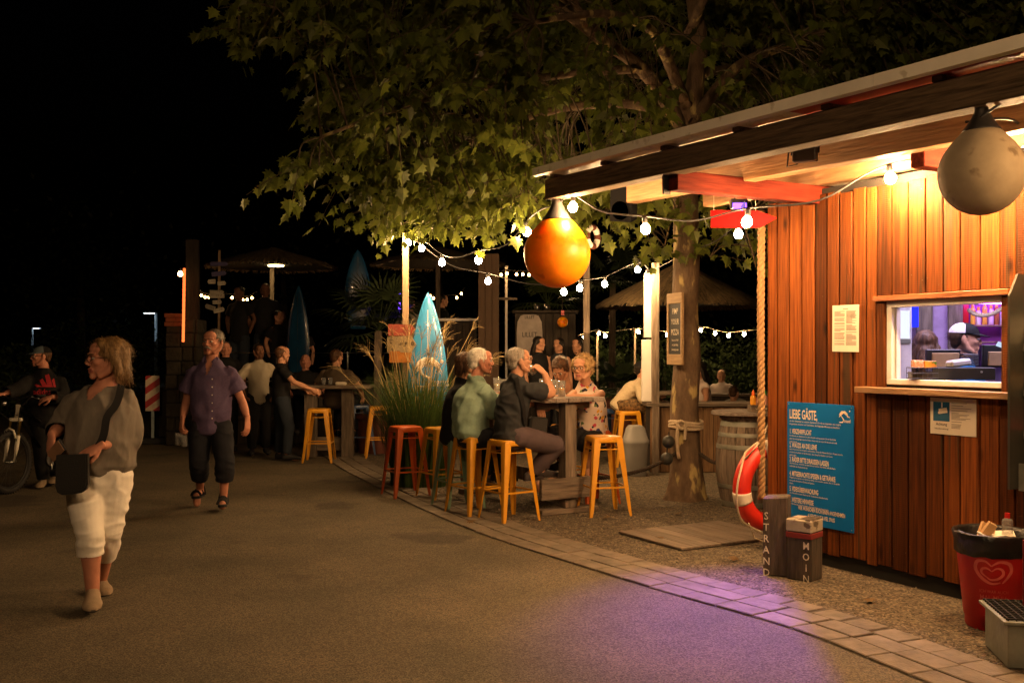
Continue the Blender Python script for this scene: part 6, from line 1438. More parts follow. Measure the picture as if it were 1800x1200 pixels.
M['float'] = mat('dark_float', (.035, .038, .034), .5, bump=.2)
for i, (px, py) in enumerate(((1175, 776), (1172, 806))):
    c = P(px, py, 10.48); e = empty('net_float', c, 0, ('upper' if i == 0 else 'lower')+' dark net float hanging at the tree trunk', 'float', 'net floats on the tree'); mb = MB(); mb.ball((0, 0, 0), .068, 18, 12); mb.build('ball', M['float'], e, True); mb = MB(); mb.tube([(0, 0, .065), (.01, .02, .12 if i else .10)], .008, 6); mb.build('cord', M['rope_dark'], e)
mb = MB(); twist(mb, [(.56, 9.86, .35), (.95, 10.15, .30), (1.4, 10.4, .36), (1.76, 10.54, .52)], .021, .09); tag(mb.build('barrier_rope', M['rope_dark'], smooth=True), 'dark rope barrier sagging from the long table to the tree', 'rope')
mb = MB(); twist(mb, [(2.0, 10.6, .50), (2.08, 10.46, .44), (2.16, 10.36, .42)], .021, .09); tag(mb.build('barrier_rope', M['rope_dark'], smooth=True), 'short dark rope between tree trunk and barrel', 'rope')
sb = P(1187, 640, 10.50); e = empty('pizza_board', sb, math.radians(-72), 'narrow wooden framed chalkboard about pizza on the tree trunk', 'sign')
M['slate'] = mat('chalkboard', (.015, .017, .020), .7); M['palewood'] = mat('pale_wood', (.30, .19, .09), .7, vs=4, st=(1, 10, 10), col2=(.46, .32, .17), bump=.4, bs=8)
for (x, z, sx, sz) in ((0, .05, .34, .11), (0, .695, .34, .11), (-.155, .37, .03, .54), (.155, .37, .03, .54)):
    mb = MB(); mb.box((0, 0, 0), (sx, .03, sz), None, .004); mb.build('frame_board', M['palewood'], e, loc=(x, 0, z))
mb = MB(); mb.box((0, .004, .37), (.285, .012, .535)); mb.build('slate', M['slate'], e)
for i, (s, z, sz) in enumerate((('PIMP', .53, .085), ('YOUR', .42, .085), ('PIZZA', .31, .085), ('Pizza nach Wahl', .245, .030), ('mit Extra Belag', .195, .030), ('Unbedingt testen', .145, .030))):
    t_ = MB(); t_.text(s, (0, -.0035, z), U, Vz, sz, .004, .75, 'C'); t_.build('chalk_line', M['chalk'], e)

# ------------------------------------------------------------------ tall ornamental grass, surfboard, post
M['blade'] = leafmat('grass_blade', (.035, .080, .016), (.09, .15, .035), .25, .4); M['plume'] = mat('dry_plume', (.36, .26, .11), .8, irand=.4)
gc = Vector((-1.10, 11.75, 0)); gr = empty('ornamental_grass', gc, 0, 'tall clump of ornamental grass with dry plumes beside the drinkers', 'plant')
rnd = random.Random(5); vs = []; fs = []
def ribbon(pts, w, vs, fs, side):
    o = len(vs); n = len(pts)
    for i, p in enumerate(pts):
        k = w*(1-(i/(n-1))**2*.9); vs.append(tuple(p-side*k)); vs.append(tuple(p+side*k))
    for i in range(n-1): fs.append((o+2*i, o+2*i+1, o+2*i+3, o+2*i+2))
for i in range(1700):
    a = rnd.random()*6.283; r0 = rnd.random()**.5*.28; b = Vector((r0*math.cos(a)*1.2, r0*math.sin(a), 0)); a2 = a+rnd.uniform(-.8, .8); sp_ = rnd.uniform(.10, .60); h = rnd.uniform(.75, 1.60); o = Vector((math.cos(a2), math.sin(a2), 0))
    pts = [b+o*sp_*f**2*h*.7+Vector((0, 0, h*f-(.35*sp_*f**3)*h)) for f in np.linspace(0, 1, 7)]; ribbon(pts, rnd.uniform(.0045, .009), vs, fs, o.cross(Vector((0, 0, 1))))
o_ = link('blades', npmesh('blades', np.array(vs), np.array(fs), M['blade']), gr); o_['kind'] = 'stuff'
for i in range(52):
    a = rnd.random()*6.283; o = Vector((math.cos(a), math.sin(a)*.6, 0)); h = rnd.uniform(1.15, 1.95); sp_ = rnd.uniform(.15, .85); b = Vector((rnd.uniform(-.2, .2), rnd.uniform(-.2, .2), 0)); mb = MB(); pts = [b+o*sp_*f**1.7+Vector((0, 0, h*f-.1*sp_*f**3)) for f in np.linspace(0, 1, 7)]; mb.tube(pts, .0028, 4, False)
    tip = pts[-1]; d0 = (pts[-1]-pts[-2]).normalized()
    for j in range(9):
        d = (d0*1.2+Vector((rnd.uniform(-.8, .8), rnd.uniform(-.8, .8), rnd.uniform(-.4, .5)))+o*.4).normalized(); ln = rnd.uniform(.14, .28); q0 = tip-d0*.10*rnd.random(); mb.tube([q0, q0+d*ln*.5+Vector((0, 0, .01)), q0+d*ln-Vector((0, 0, .05))], [.0022, .0022, .001], 3, False)
    mb.build('plume', M['plume'], gr)
M['surf'] = mat('sky_blue_board', (.045, .29, .62), .25, var=.06, vs=2, coat=.4); M['surf_dark'] = mat('dark_blue_board', (.007, .045, .11), .25, var=.1, coat=.4); M['emblem'] = mat('white_emblem', (.80, .72, .62), .6)
def surfboard(loc, rz, H, wd, m, label, lean=0.0):
    e = empty('surfboard', loc, rz, label, 'surfboard', 'surfboards'); e.rotation_euler[0] = lean; mb = MB(); n = 26; vs = []; fs = []; sec = 14
    for i in range(n+1):
        f = i/n; w = wd*max(.02, math.sin(math.pi*min(1, (f*.86+.13)))**.62 if f < .5 else max(0.0, math.cos((f-.42)/.58*math.pi/2))**.72 if f > .42 else 1); th = .032*max(0.0, math.sin(math.pi*(f*.94+.03)))**.5; ro = .10*((f-.4)**2)*(1 if f > .4 else .4)
        for k in range(sec): a = 2*math.pi*k/sec; vs.append((w*math.copysign(abs(math.cos(a))**.8, math.cos(a)), th*math.sin(a)+ro, H*f))
    for i in range(n):
        for k in range(sec): a, b = i*sec+k, i*sec+(k+1) % sec; fs.append((a, b, b+sec, a+sec))
    fs += [tuple(range(sec))[::-1], tuple(n*sec+k for k in range(sec))]; mb.add(vs, fs); mb.build('board', M[m], e, True)
    mb = MB(); mb.box((0, -.0285, H*.5), (.006, .004, H*.8)); mb.build('stringer', M['emblem' if m == 'surf' else 'black'], e); return e
sbd = surfboard(Vector(((752-900)/F*12.2, 12.2, .12)), .05, 2.19, .25, 'surf', 'sky blue surfboard with white palm emblem standing in the grass', -.02)
lg = MB(); oy = -.036; cz = 1.24
for a in (205, 178, 150, 118, 88, 58, 25, -8):
    r = math.radians(a); lg.tube([(.0+f*.17*math.cos(r), oy, cz+.10+f*.12*math.sin(r)-f*f*.10) for f in np.linspace(0, 1, 6)], [.012, .030, .032, .026, .016, .003], 6, flat=-.08)
lg.tube([(0, oy, cz+.10), (-.085, oy, cz+.01), (-.07, oy, cz-.06), (.03, oy, cz-.11), (.03, oy, cz-.18), (-.05, oy, cz-.21), (-.16, oy, cz-.20)], [.010, .016, .018, .02, .018, .014, .006], 6, flat=-.12)
lg.ball((.17, oy, cz+.10), (.022, .003, .022), 12, 6); lg.text('trand', (.03, oy, cz-.20), U, Vz, .14, .01, .75); lg.text('City', (.08, oy, cz-.05), U, Vz, .08, .0, .8); lg.build('palm_emblem', M['emblem'], sbd, True)
M['lumber'] = mat('pale_lumber', (.27, .18, .10), .7, vs=3, st=(10, 10, 1), col2=(.40, .28, .17), bump=.3, bs=6)
pp = Vector(((713-900)/F*12.35, 12.35, 0)); e = empty('light_post', pp, 0, 'pale squared timber post carrying the strings of bulbs by the grass', 'post'); mb = MB(); mb.box((0, 0, 1.53), (.075, .075, 3.06), None, .005); mb.build('timber', M['lumber'], e)
M['sg_red'] = mat('old_red_board', (.20, .03, .015), .8, vs=12); M['sg_cream'] = mat('old_cream_board', (.34, .26, .15), .8, vs=12, spots=((.10, .07, .04), 20, .55)); M['sg_or'] = mat('old_orange_board', (.38, .14, .02), .8, vs=12)
for i, (py, w, h, m, rz, nm) in enumerate(((580, .34, .14, 'sg_red', .25, 'red'), (605, .36, .20, 'sg_cream', -.1, 'cream'), (627, .30, .14, 'sg_or', .1, 'orange'))):
    c = P(704, py, 12.22); mb = MB(); mb.prism([(-w*.45, -h/2), (w*.38, -h/2), (w*.55, 0), (w*.38, h/2), (-w*.45, h/2)], (0, 0, 0), (1, 0, 0), (0, 0, 1), .022); o = mb.build('direction_board', M[m], None, loc=c, rot=(0, 0, rz)); tag(o, 'small weathered %s arrow board on the timber post in the grass' % nm, 'sign', 'arrow boards on the grass post')
# ------------------------------------------------------------------ bar garden behind
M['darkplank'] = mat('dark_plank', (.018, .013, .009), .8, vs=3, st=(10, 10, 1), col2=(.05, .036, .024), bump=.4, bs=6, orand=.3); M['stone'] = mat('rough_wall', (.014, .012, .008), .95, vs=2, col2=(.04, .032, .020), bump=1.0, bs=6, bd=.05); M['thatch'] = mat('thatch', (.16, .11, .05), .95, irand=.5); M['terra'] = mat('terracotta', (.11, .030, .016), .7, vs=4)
def planked(name, label, x0, x1, y0, y1, h, cat, top=None, n=None, z0=0.0, m='darkplank', rz=0.0, group=None):
    e = empty(name, ((x0+x1)/2, (y0+y1)/2, z0), rz, label, cat, group); w, d = x1-x0, y1-y0; n = n or max(3, int(w/.14))
    mb = MB(); mb.box((0, .012, h/2), (w-.01, d-.03, h-.01)); mb.build('core', M['dark'], e)
    for i in range(n):
        bw = w/n; mb = MB(); mb.box((0, 0, 0), (bw-.008, .022, h-.02), None, .003); mb.build('plank', M[m], e, loc=(-w/2+bw*(i+.5), -d/2-.003+random.uniform(-.002, .002), h/2))
    if top: mb = MB(); mb.box((0, 0, h+.025), (w+.08, d+.10, .045), None, .005); mb.build('worktop', M[top], e)
    return e
# counter right of the tree
M['counterp'] = mat('counter_plank', (.10, .050, .020), .7, vs=3, st=(10, 10, 1), col2=(.26, .15, .07), bump=.4, bs=6, orand=.3)
planked('bar_counter', 'plank fronted counter behind tree trunk and barrel', 1.80, 4.3, 13.0, 13.45, .86, 'counter', 'oldwoodx', 18, m='counterp')
# white boards on the pole
pb = Vector(((1152-900)/F*13.0, 13.0, 0)); e = empty('sign_pole', pb, 0, 'brown wooden pole with two tall white boards behind it', 'pole'); mb = MB(); mb.box((0, 0, 1.37), (.095, .095, 2.74), None, .006); mb.build('pole', M['oldwood'], e)
for nm, a, b, c, d in (('upper_board', 1132, 1157, 480, 593), ('lower_board', 1128, 1158, 597, 705)):
    p0, p1 = P(a, d, 13.12), P(b, c, 13.12); mb = MB(); mb.box((0, 0, 0), (p1.x-p0.x, .09, p1.z-p0.z), None, .006); o = mb.build(nm, M['white'], e, loc=Vector(((p0.x+p1.x)/2-pb.x, .12, (p0.z+p1.z)/2)))
    if nm == 'lower_board': mb = MB(); mb.box((.085, -.047, .37), (.03, .003, .06)); mb.build('sticker', M['oldwood'], o)
# swing-lid bin
gb = Vector(((1117-900)/F*12.7, 12.7, .003)); e = empty('waste_bin', gb, .1, 'grey plastic swing lid waste bin behind the rope barrier', 'bin'); M['binp'] = mat('grey_plastic', (.24, .235, .225), .5, var=.05); M['binp2'] = mat('dark_grey_plastic', (.13, .13, .125), .5)
def rsq(w, d, n=28, p=4): return [(w*math.cos(a)*(abs(math.cos(a))**p+abs(math.sin(a))**p)**(-1/p), d*math.sin(a)*(abs(math.cos(a))**p+abs(math.sin(a))**p)**(-1/p)) for a in (2*math.pi*i/n for i in range(n))]
def stack(rows_, n=28):
    m = MB(); vs = []; fs = []
    for w, d, z in rows_: vs += [(x, y, z) for x, y in rsq(w, d, n)]
    for i in range(len(rows_)-1):
        for k in range(n): a, b = i*n+k, i*n+(k+1) % n; fs.append((a, b, b+n, a+n))
    fs += [tuple(range(n))[::-1], tuple((len(rows_)-1)*n+k for k in range(n))]; m.add(vs, fs); return m
stack([(.125, .11, 0), (.135, .12, .02), (.155, .14, .40), (.155, .14, .42)]).build('tub', M['binp'], e, 40)
stack([(.165, .15, .41), (.165, .15, .45), (.150, .135, .47), (.115, .115, .60), (.085, .10, .635), (.05, .06, .64)]).build('lid', M['binp'], e, 40)
mb = MB(); mb.prism([(-.085, .48), (.085, .48), (.062, .61), (-.062, .61)], (.0, -.145, 0), (1, 0, 0), (0, .17, .985), .012); mb.build('flap', M['binp2'], e)
# thatched parasols
def parasol(px, Y, py_rim, rad, apex, label, n=900, lamp=False, m='thatch', floor=0.0):
    z = P(px, py_rim, Y).z; c = Vector(((px-900)/F*Y, Y, 0)); e = empty('thatched_parasol', c, 0, label, 'parasol', 'thatched parasols'); mb = MB(); mb.tube([(0, 0, floor), (0, 0, z+apex)], .045, 10); mb.build('pole', M['oldwood'], e, True)
    mb = MB(); mb.lathe([(rad*.97, z+.02), (.05, z+apex-.02)], seg=28); mb.build('canopy_frame', M['darkplank'], e)
    for i in range(8): a = i*math.pi/4; mb = MB(); mb.tube([(0, 0, z+apex-.06), (rad*.95*math.cos(a), rad*.95*math.sin(a), z-.01)], .014, 5); mb.build('rib', M['oldwood'], e)
    rn = random.Random(px); vs = []; fs = []
    for i in range(n):
        a = rn.random()*6.283; f0 = rn.random()**.6*.85; ln = rn.uniform(.25, .45); f1 = min(1.04, f0+ln); d = Vector((math.cos(a), math.sin(a), 0)); t = Vector((-math.sin(a), math.cos(a), 0)); j = rn.uniform(-.06, .06)
        pts = [d*rad*f+t*j*(f-f0)+Vector((0, 0, z+apex*(1-f)+.03+.02*rn.random()-(.06*rn.random() if f > .98 else 0))) for f in (f0, (f0+f1)/2, f1)]; o = len(vs); w = rn.uniform(.006, .014)
        for p in pts: vs += [tuple(p-t*w), tuple(p+t*w)]
        fs += [(o, o+1, o+3, o+2), (o+2, o+3, o+5, o+4)]
    o_ = link('thatch', npmesh('thatch', np.array(vs), np.array(fs), M[m], False), e); o_['kind'] = 'stuff'
    return e, c, z
parasol(1195, 15.0, 537, 1.22, .62, 'thatched parasol right behind the tree trunk, lit by the bulbs', 5200)
e, c, z = parasol(478, 19.3, 470, 1.22, .36, 'thatched parasol with a round lamp over the left terrace', 1500, floor=.9)
M['lampdisc'] = emit('warm_disc', (1, .66, .26), 14)
lp = P(485, 468, 19.0); e = empty('ceiling_lamp', lp, 0, 'round glowing lamp under the left thatched parasol', 'lamp'); mb = MB(); mb.lathe([(.0001, 0), (.15, 0), (.15, .03), (.0001, .03)], seg=24); mb.build('disc', M['lampdisc'], e); mb = MB(); mb.lathe([(.16, .031), (.16, .05), (.0001, .06)], seg=24); mb.build('rim', M['black'], e)
parasol(770, 18.6, 466, 1.22, .30, 'dim thatched parasol behind the timber post', 1500, floor=.9)
# terrace block and steps
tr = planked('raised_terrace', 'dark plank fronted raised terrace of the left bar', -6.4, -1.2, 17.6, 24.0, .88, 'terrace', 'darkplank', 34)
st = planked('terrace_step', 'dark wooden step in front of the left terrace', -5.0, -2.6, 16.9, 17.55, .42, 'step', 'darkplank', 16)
tr2 = planked('raised_terrace', 'dark plank fronted bar terrace right of the surfboard', -1.9, -.55, 17.9, 23.0, .98, 'terrace', 'darkplank', 12) if False else None
# railing of the terrace
e = empty('terrace_railing', (-3.8, 17.55, .93), 0, 'thin metal railing along the edge of the left terrace', 'railing')
for z in (.12, .62): mb = MB(); mb.tube([(-1.6, 0, z), (2.2, 0, z)], .012, 6); mb.build('rail', M['steel'], e)
for x in (-1.6, -.35, .9, 2.2): mb = MB(); mb.tube([(x, 0, -.02), (x, 0, .64)], .014, 6); mb.build('rail_post', M['steel'], e)
# rough wall pillar with rope light, black mast
x0, x1 = (288-900)/F*16.6, (346-900)/F*16.6
e = empty('rough_pillar', ((x0+x1)/2, 16.9, 0), 0, 'rough dark stone pillar at the left end of the bar', 'pillar'); rn = random.Random(3)
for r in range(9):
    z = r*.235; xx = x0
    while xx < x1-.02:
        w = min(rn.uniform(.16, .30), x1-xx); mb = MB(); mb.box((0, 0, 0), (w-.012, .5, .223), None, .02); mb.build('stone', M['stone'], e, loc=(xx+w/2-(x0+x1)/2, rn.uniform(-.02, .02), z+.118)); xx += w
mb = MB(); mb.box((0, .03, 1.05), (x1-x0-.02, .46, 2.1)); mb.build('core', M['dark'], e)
M['brick'] = mat('dim_brick', (.20, .06, .025), .9, vs=8); p0 = P(307, 562, 16.7)
e = empty('brick_ledge', p0-Vector((0, 0, .11)), 0, 'orange lit brick ledge on top of the stone pillar', 'ledge')
for r in range(3):
    for i in range(2): mb = MB(); mb.box((0, 0, 0), (.155, .11, .066), None, .004); mb.build('brick', M['brick'], e, loc=(-.08+i*.162+(.02 if r % 2 else 0), 0, .036+r*.073))
M['ropelight'] = emit('rope_light', (1, .16, .03), 2.2); pr0, pr1 = P(322, 600, 16.5), P(325, 472, 16.5)
e = empty('rope_light', pr0, 0, 'vertical orange rope light on the mast left of the terrace', 'lamp'); mb = MB(); twist(mb, [(0, 0, 0), (.01, 0, (pr1.z-pr0.z)*.5), (.02, 0, pr1.z-pr0.z)], .022, .09); mb.build('light_tube', M['ropelight'], e, True)
lb = P(317, 481, 16.4); e = empty('small_lamp', lb, 0, 'small warm bulb at the top of the orange rope light', 'lamp'); link('bulb', bulb_dim_me, e); link('socket', socket_me, e)
mm = Vector(((339-900)/F*16.8, 16.8, 0)); e = empty('dark_mast', mm, 0, 'thick black mast behind the orange rope light', 'mast'); mb = MB(); mb.tube([(0, 0, 0), (0, 0, 3.45)], [.13, .12], 12); mb.build('mast', M['darkplank'], e, True)
# string on the left terrace
bt = [P(348, 512, 18.6), P(354, 519, 18.6), P(360.5, 522, 18.6), P(367, 522, 18.6), P(408, 523, 18.8), P(427, 527, 18.8), P(434.5, 526.5, 18.8), P(443, 523.5, 18.8)]
string('bulb_string', 'short string of bulbs low on the left terrace by the signpost', [P(342, 500, 18.6)]+[hang(b, .07) for b in bt]+[P(452, 512, 18.8)], bt, bulb_dim_me, .62)
bt = [P(881, 483, 17.0), P(891.5, 480.5, 17.0), P(908, 482, 17.0), P(919, 482, 17.0), P(930, 483, 17.0)]
string('bulb_string', 'row of small amber bulbs left behind the orange buoy', [P(872, 490, 17.0)]+[hang(b, .06) for b in bt]+[P(950, 476, 17.0)], bt, bulb_dim_me, .62)
bt = [P(756, 520, 19.5), P(762, 524, 19.5), P(803, 523, 19.5), P(811, 516, 19.5)]
string('bulb_string', 'amber bulbs behind the tip of the sky blue surfboard', [P(748, 516, 19.5)]+[hang(b, .06) for b in bt]+[P(818, 505, 19.5)], bt, bulb_dim_me, .62)
bt = [P(1027, 592, 20), P(1052, 585.5, 20), P(1064, 590, 20), P(1122, 583, 20.5), P(1173, 588, 20.5), P(1232, 580, 20.5), P(1257, 585.5, 20.5), P(1281, 589.5, 20.5), P(1308, 587, 20.5)]
string('bulb_string', 'far string of bulbs on thin poles in front of the hedge', [P(1015, 590, 20)]+[hang(b, .07) for b in bt]+[P(1345, 578, 20.5)], bt, bulb_far_me, .95, cmat=M['rope'])
def pole(px, py0, py1, Y, r, label, m='oldwood', z0=None):
    a, b = P(px, py0, Y), P(px, py1, Y); e = empty('thin_pole', (a.x, a.y, 0), 0, label, 'pole', 'thin poles'); mb = MB(); mb.tube([(0, 0, 0 if z0 is None else z0), (0, 0, a.z)], r, 8); mb.build('pole', M[m], e, True); mb = MB(); mb.ball((0, 0, a.z), r*1.5, 8, 6); mb.build('pole_cap', M[m], e, True)
pole(1050, 584, 640, 20.0, .022, 'pale thin pole carrying the far bulbs behind the curly woman', 'lumber'); pole(1116, 580, 640, 20.5, .022, 'pale thin pole carrying the far bulbs left of the white boards', 'lumber'); pole(890, 470, 560, 17.1, .022, 'thin grey pole left of the orange buoy', 'white')
pole(1031, 352, 560, 13.8, .05, 'dark pole with a small lifebuoy behind the orange buoy', 'oldwood')
c = P(1041, 416, 13.7); e = empty('small_lifebuoy', c, .9, 'small red and white lifebuoy on the pole behind the orange buoy', 'lifebuoy'); mb = MB(); mb.torus((0, 0, 0), .13, .045, RX, 28, 10); mb.build('ring', M['white'], e, True)
for a in (0, 90, 180, 270): mb = MB(); mb.torus((0, 0, 0), .13, .047, RX, 6, 10, math.radians(a-18), math.radians(a+18)); mb.build('band', M['terra'], e, True)
# big dark pillar, cross bar
x0 = (841-900)/F*16.6; e = empty('square_pillar', (x0+.17, 16.7, 0), 0, 'tall square brown pillar behind the grass plumes', 'pillar'); M['pillarb'] = mat('brown_pillar', (.085, .050, .028), .8, vs=3, st=(8, 8, 1), bump=.3, bs=6)
for i in range(3): mb = MB(); mb.box((0, 0, 0), (.111, .30, 3.2), None, .004); mb.build('board', M['pillarb'], e, loc=(-.115+i*.115, 0, 1.6))
mb = MB(); mb.box((.30, 0, 2.46), (.36, .03, .04)); mb.build('cross_bar', M['oldwoodx'], e)
# dark booth with bottle shaped banner
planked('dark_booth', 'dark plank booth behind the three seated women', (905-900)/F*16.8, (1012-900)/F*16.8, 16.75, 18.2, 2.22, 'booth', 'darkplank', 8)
bn2 = Vector(((931-900)/F*16.5, 16.6, 0)); e = empty('bottle_banner', bn2, 0, 'white bottle shaped LILLET banner on the dark booth', 'banner'); zt, zb = P(0, 553, 16.6).z, P(0, 660, 16.6).z
prof = [(-.20, zb), (.20, zb), (.215, zt-.30), (.20, zt-.12), (.15, zt-.02), (.10, zt), (-.10, zt), (-.15, zt-.02), (-.20, zt-.12), (-.215, zt-.30)]
mb = MB(); mb.prism(prof, (0, 0, 0), (1, 0, 0), (0, 0, 1), .03); mb.build('cloth', mat('banner_cloth', (.33, .29, .27), .8), e)
t_ = MB(); t_.text('LILLET', (0, -.036, P(0, 592, 16.6).z), U, Vz, .115, .004, .78, 'C'); t_.build('lettering', M['ink_black'], e); t_ = MB(); t_.text('LILLET', (0, -.036, P(0, 560, 16.6).z), U, Vz, .075, .01, .78, 'C'); t_.build('lettering', M['ink_black'], e)
for i, (px, m_, nm) in enumerate(((944, 'steel', 'left'), (961, 'steel', 'right'))):
    c = P(px, 550, 16.9); mb = MB(); mb.lathe([(.0001, 0), (.045, 0), (.055, .10), (.050, .10), (.042, .01), (.0001, .01)], seg=16); tag(mb.build('metal_pot', M[m_], None, True, loc=(c.x, c.y, 2.268)), nm+' of two small metal pots on the dark booth', 'pot', 'metal pots on the booth')
c = P(989, 566, 16.2); e = empty('small_float', c, 0, 'small amber float hanging with a red tag on the dark booth', 'buoy'); mb = MB(); mb.ball((0, 0, 0), .088, 18, 12); mb.build('ball', M['b_orange'], e, True); mb = MB(); mb.box((0, 0, .15), (.05, .05, .08), None, .004); mb.build('red_tag', M['redcap'], e); mb = MB(); mb.tube([(0, 0, .08), (0, .1, .42)], .006, 5); mb.build('cord', M['rope_dark'], e)
# planters and plants
def pot(px, Y, r, h, label, m='terra'):
    c = Vector(((px-900)/F*Y, Y, .002)); e = empty('planter', c, 0, label, 'planter', 'big planters'); mb = MB(); mb.lathe([(.0001, 0), (r*.82, 0), (r*.97, h*.86), (r*1.06, h*.87), (r*1.07, h), (r*.95, h), (r*.9, h*.9), (.0001, h*.88)], seg=36); mb.build('pot', M[m], e, 40); mb = MB(); mb.lathe([(.0001, h*.885), (r*.9, h*.885)], seg=24); mb.build('soil', M['dark'], e); return c
def fan_palm(loc, h, n, R, label, m='palm', seed=1, group='palms'):
    e = empty('fan_palm', loc, 0, label, 'palm', group); rn = random.Random(seed); mb = MB(); mb.tube([(0, 0, 0), (.02, 0, h)], [.07, .06], 10); mb.build('trunk', M['oldwood'], e, True)
    for i in range(n):
        a = 6.283*i/n+rn.uniform(-.3, .3); el = rn.uniform(-.35, 1.2); d = Vector((math.cos(a)*math.cos(el), math.sin(a)*math.cos(el), math.sin(el))); L_ = R*rn.uniform(.45, .65); hub = Vector((.02, 0, h))+d*L_; vs = []; fs = []; s = d.cross(Vector((0, 0, 1))).normalized(); up = s.cross(d)
        mb = MB(); mb.tube([(.02, 0, h), hub], .009, 5)
        for j in range(17):
            t = math.radians(-105+j*13); dv = d*math.cos(t)+s*math.sin(t); ln = R*.62*(.75+.25*math.cos(t)); pts = [hub, hub+dv*ln*.55+up*.03, hub+dv*ln-Vector((0, 0, .16*ln))]; wv = up.cross(dv).normalized(); o = len(vs); w = (.006, .020, .002)
            for p, w_ in zip(pts, w): vs += [p-wv*w_, p+wv*w_]
            fs += [(o, o+1, o+3, o+2), (o+2, o+3, o+5, o+4)]
        mb.add(vs, fs); mb.build('frond', M[m], e)
    return e
M['palm'] = leafmat('palm_leaf', (.018, .030, .012), (.04, .06, .02), .2, .3); M['hedge'] = leafmat('hedge_leaf', (.030, .050, .012), (.07, .10, .03), .25, .4)
c = pot(663, 15.6, .36, .62, 'dark terracotta planter left of the tall grass'); fan_palm((c.x, c.y, .55), 1.35, 20, .95, 'big dark fan palm left of the surfboard', seed=3)
c = pot(1088, 17.0, .40, .78, 'large reddish planter behind the person in cream knit'); fan_palm((c.x, c.y, .70), .25, 14, .55, 'small dark palm in the large reddish planter', seed=4)
c = pot(1145, 17.5, .30, .7, 'second reddish planter hidden by the white boards')
fan_palm(((960-900)/F*18.6, 18.6, 0), 2.45, 16, .75, 'green palm above the dark booth left of the orange buoy', 'hedge', 5)
fan_palm(((1075-900)/F*19.5, 19.5, 0), 2.9, 14, .8, 'tall thin palm seen between buoy and tree trunk', 'palm', 6)
def bush(c, r, n, label, size=.05, m='hedge', seed=0, name='bush', cat='bush', group='bushes'):
    e = empty(name, (c[0], c[1], 0), 0, label, cat, group); rn = random.Random(seed); vs = []; fs = []; base = Vector((0, 0, c[2]))
    mb = MB()
    for i in range(7): a = rn.random()*6.28; mb.tube([(0, 0, 0), (r[0]*.5*math.cos(a), r[1]*.5*math.sin(a), c[2]+r[2]*.4*rn.random())], [.025, .008], 5)
    mb.build('stems', M['twig'], e)['kind'] = 'stuff'
    for i in range(n):
        while True:
            d = Vector((rn.uniform(-1, 1), rn.uniform(-1, 1), rn.uniform(-1, 1)))
            if d.length < 1 and (d.length > .5 or rn.random() < .3): break
        q = 1+.35*noise.noise(d*2.5+Vector((seed, 0, 0))); p = base+Vector((d.x*r[0], d.y*r[1], d.z*r[2]))*q
        if p.z < .03: p.z = .03+rn.random()*.1
        a = Vector((rn.gauss(0, 1), rn.gauss(0, 1), rn.gauss(0, 1))).normalized(); b = a.cross(Vector((rn.gauss(0, 1), rn.gauss(0, 1), rn.gauss(0, 1)))).normalized(); s = size*rn.uniform(.6, 1.3); o = len(vs); vs += [p-a*s, p-b*s*.45, p+a*s, p+b*s*.45]; fs.append((o, o+1, o+2, o+3))
    o_ = link('foliage', npmesh('foliage', np.array([tuple(v) for v in vs]), np.array(fs), M[m], False), e); o_['kind'] = 'stuff'
for i, (px, Y, z, r, n) in enumerate(((1245, 22.5, 1.0, (1.3, .7, 1.0), 2600), (1330, 23, .95, (1.3, .7, 1.0), 2400), (1170, 22, .95, (.9, .6, .9), 1600), (1060, 21.5, .95, (.9, .6, .85), 1600), (1110, 23.5, 1.3, (1.1, .6, 1.0), 1600))):
    bush(((px-900)/F*Y, Y, z), r, n, ('leafy hedge bush right behind the tree trunk', 'leafy hedge bush beside the kiosk corner rope', 'hedge bush hidden mostly by the trunk', 'green bush lit by the far bulbs behind the curly woman', 'tall bush behind the far bulb poles')[i], .055, seed=i+1)
for i, (px, Y, z, r, n) in enumerate(((20, 24, .8, (1.2, .8, .9), 1500), (150, 34, 1.3, (2.2, 1, 1.5), 1500), (230, 36, 1.2, (1.8, 1, 1.4), 1200), (-70, 22, .8, (1.2, .8, .9), 900))):
    bush(((px-900)/F*Y, Y, z), r, n, ('low bush behind the bicycle at the left edge', 'far dark bush behind the striding woman', 'far dark bush left of the warning board', 'bush beyond the left edge')[i], .08, seed=i+11)
# far dark trees closing the view
M['fartree'] = leafmat('far_leaf', (.012, .018, .006), (.03, .04, .012), .1, .3)
for i, (x, y, h, r) in enumerate(((-20, 46, 5, 3.5), (-12, 52, 6, 4), (-3, 40, 5.5, 3.5), (3, 44, 6, 4), (10, 38, 6, 4), (17, 40, 6, 4))):
    e = empty('far_tree', (x, y, 0), 0, ('far dark tree at the left edge of the view', 'far dark tree behind the bicycle man', 'far dark tree behind the left terrace', 'far dark tree behind the surfboard', 'far dark tree behind the plane tree trunk', 'far dark tree hidden behind the kiosk')[i], 'tree', 'far trees'); mb = MB(); mb.tube([(0, 0, 0), (.1, 0, h*.6), (0, .1, h)], [.3, .2, .1], 8); mb.build('trunk', M['twig'], e, True)
    rn = random.Random(i); vs = []; fs = []
    for j in range(1800):
        d = Vector((rn.gauss(0, .5), rn.gauss(0, .5), rn.gauss(0, .45))); p = Vector((0, 0, h))+d*r; a = Vector((rn.gauss(0, 1), rn.gauss(0, 1), rn.gauss(0, 1))).normalized()*.16; b = a.cross(Vector((rn.gauss(0, 1), rn.gauss(0, 1), rn.gauss(0, 1)))).normalized()*.09; o = len(vs); vs += [p-a, p-b, p+a, p+b]; fs.append((o, o+1, o+2, o+3))
    link('crown', npmesh('crown', np.array([tuple(v) for v in vs]), np.array(fs), M['fartree'], False), e)['kind'] = 'stuff'
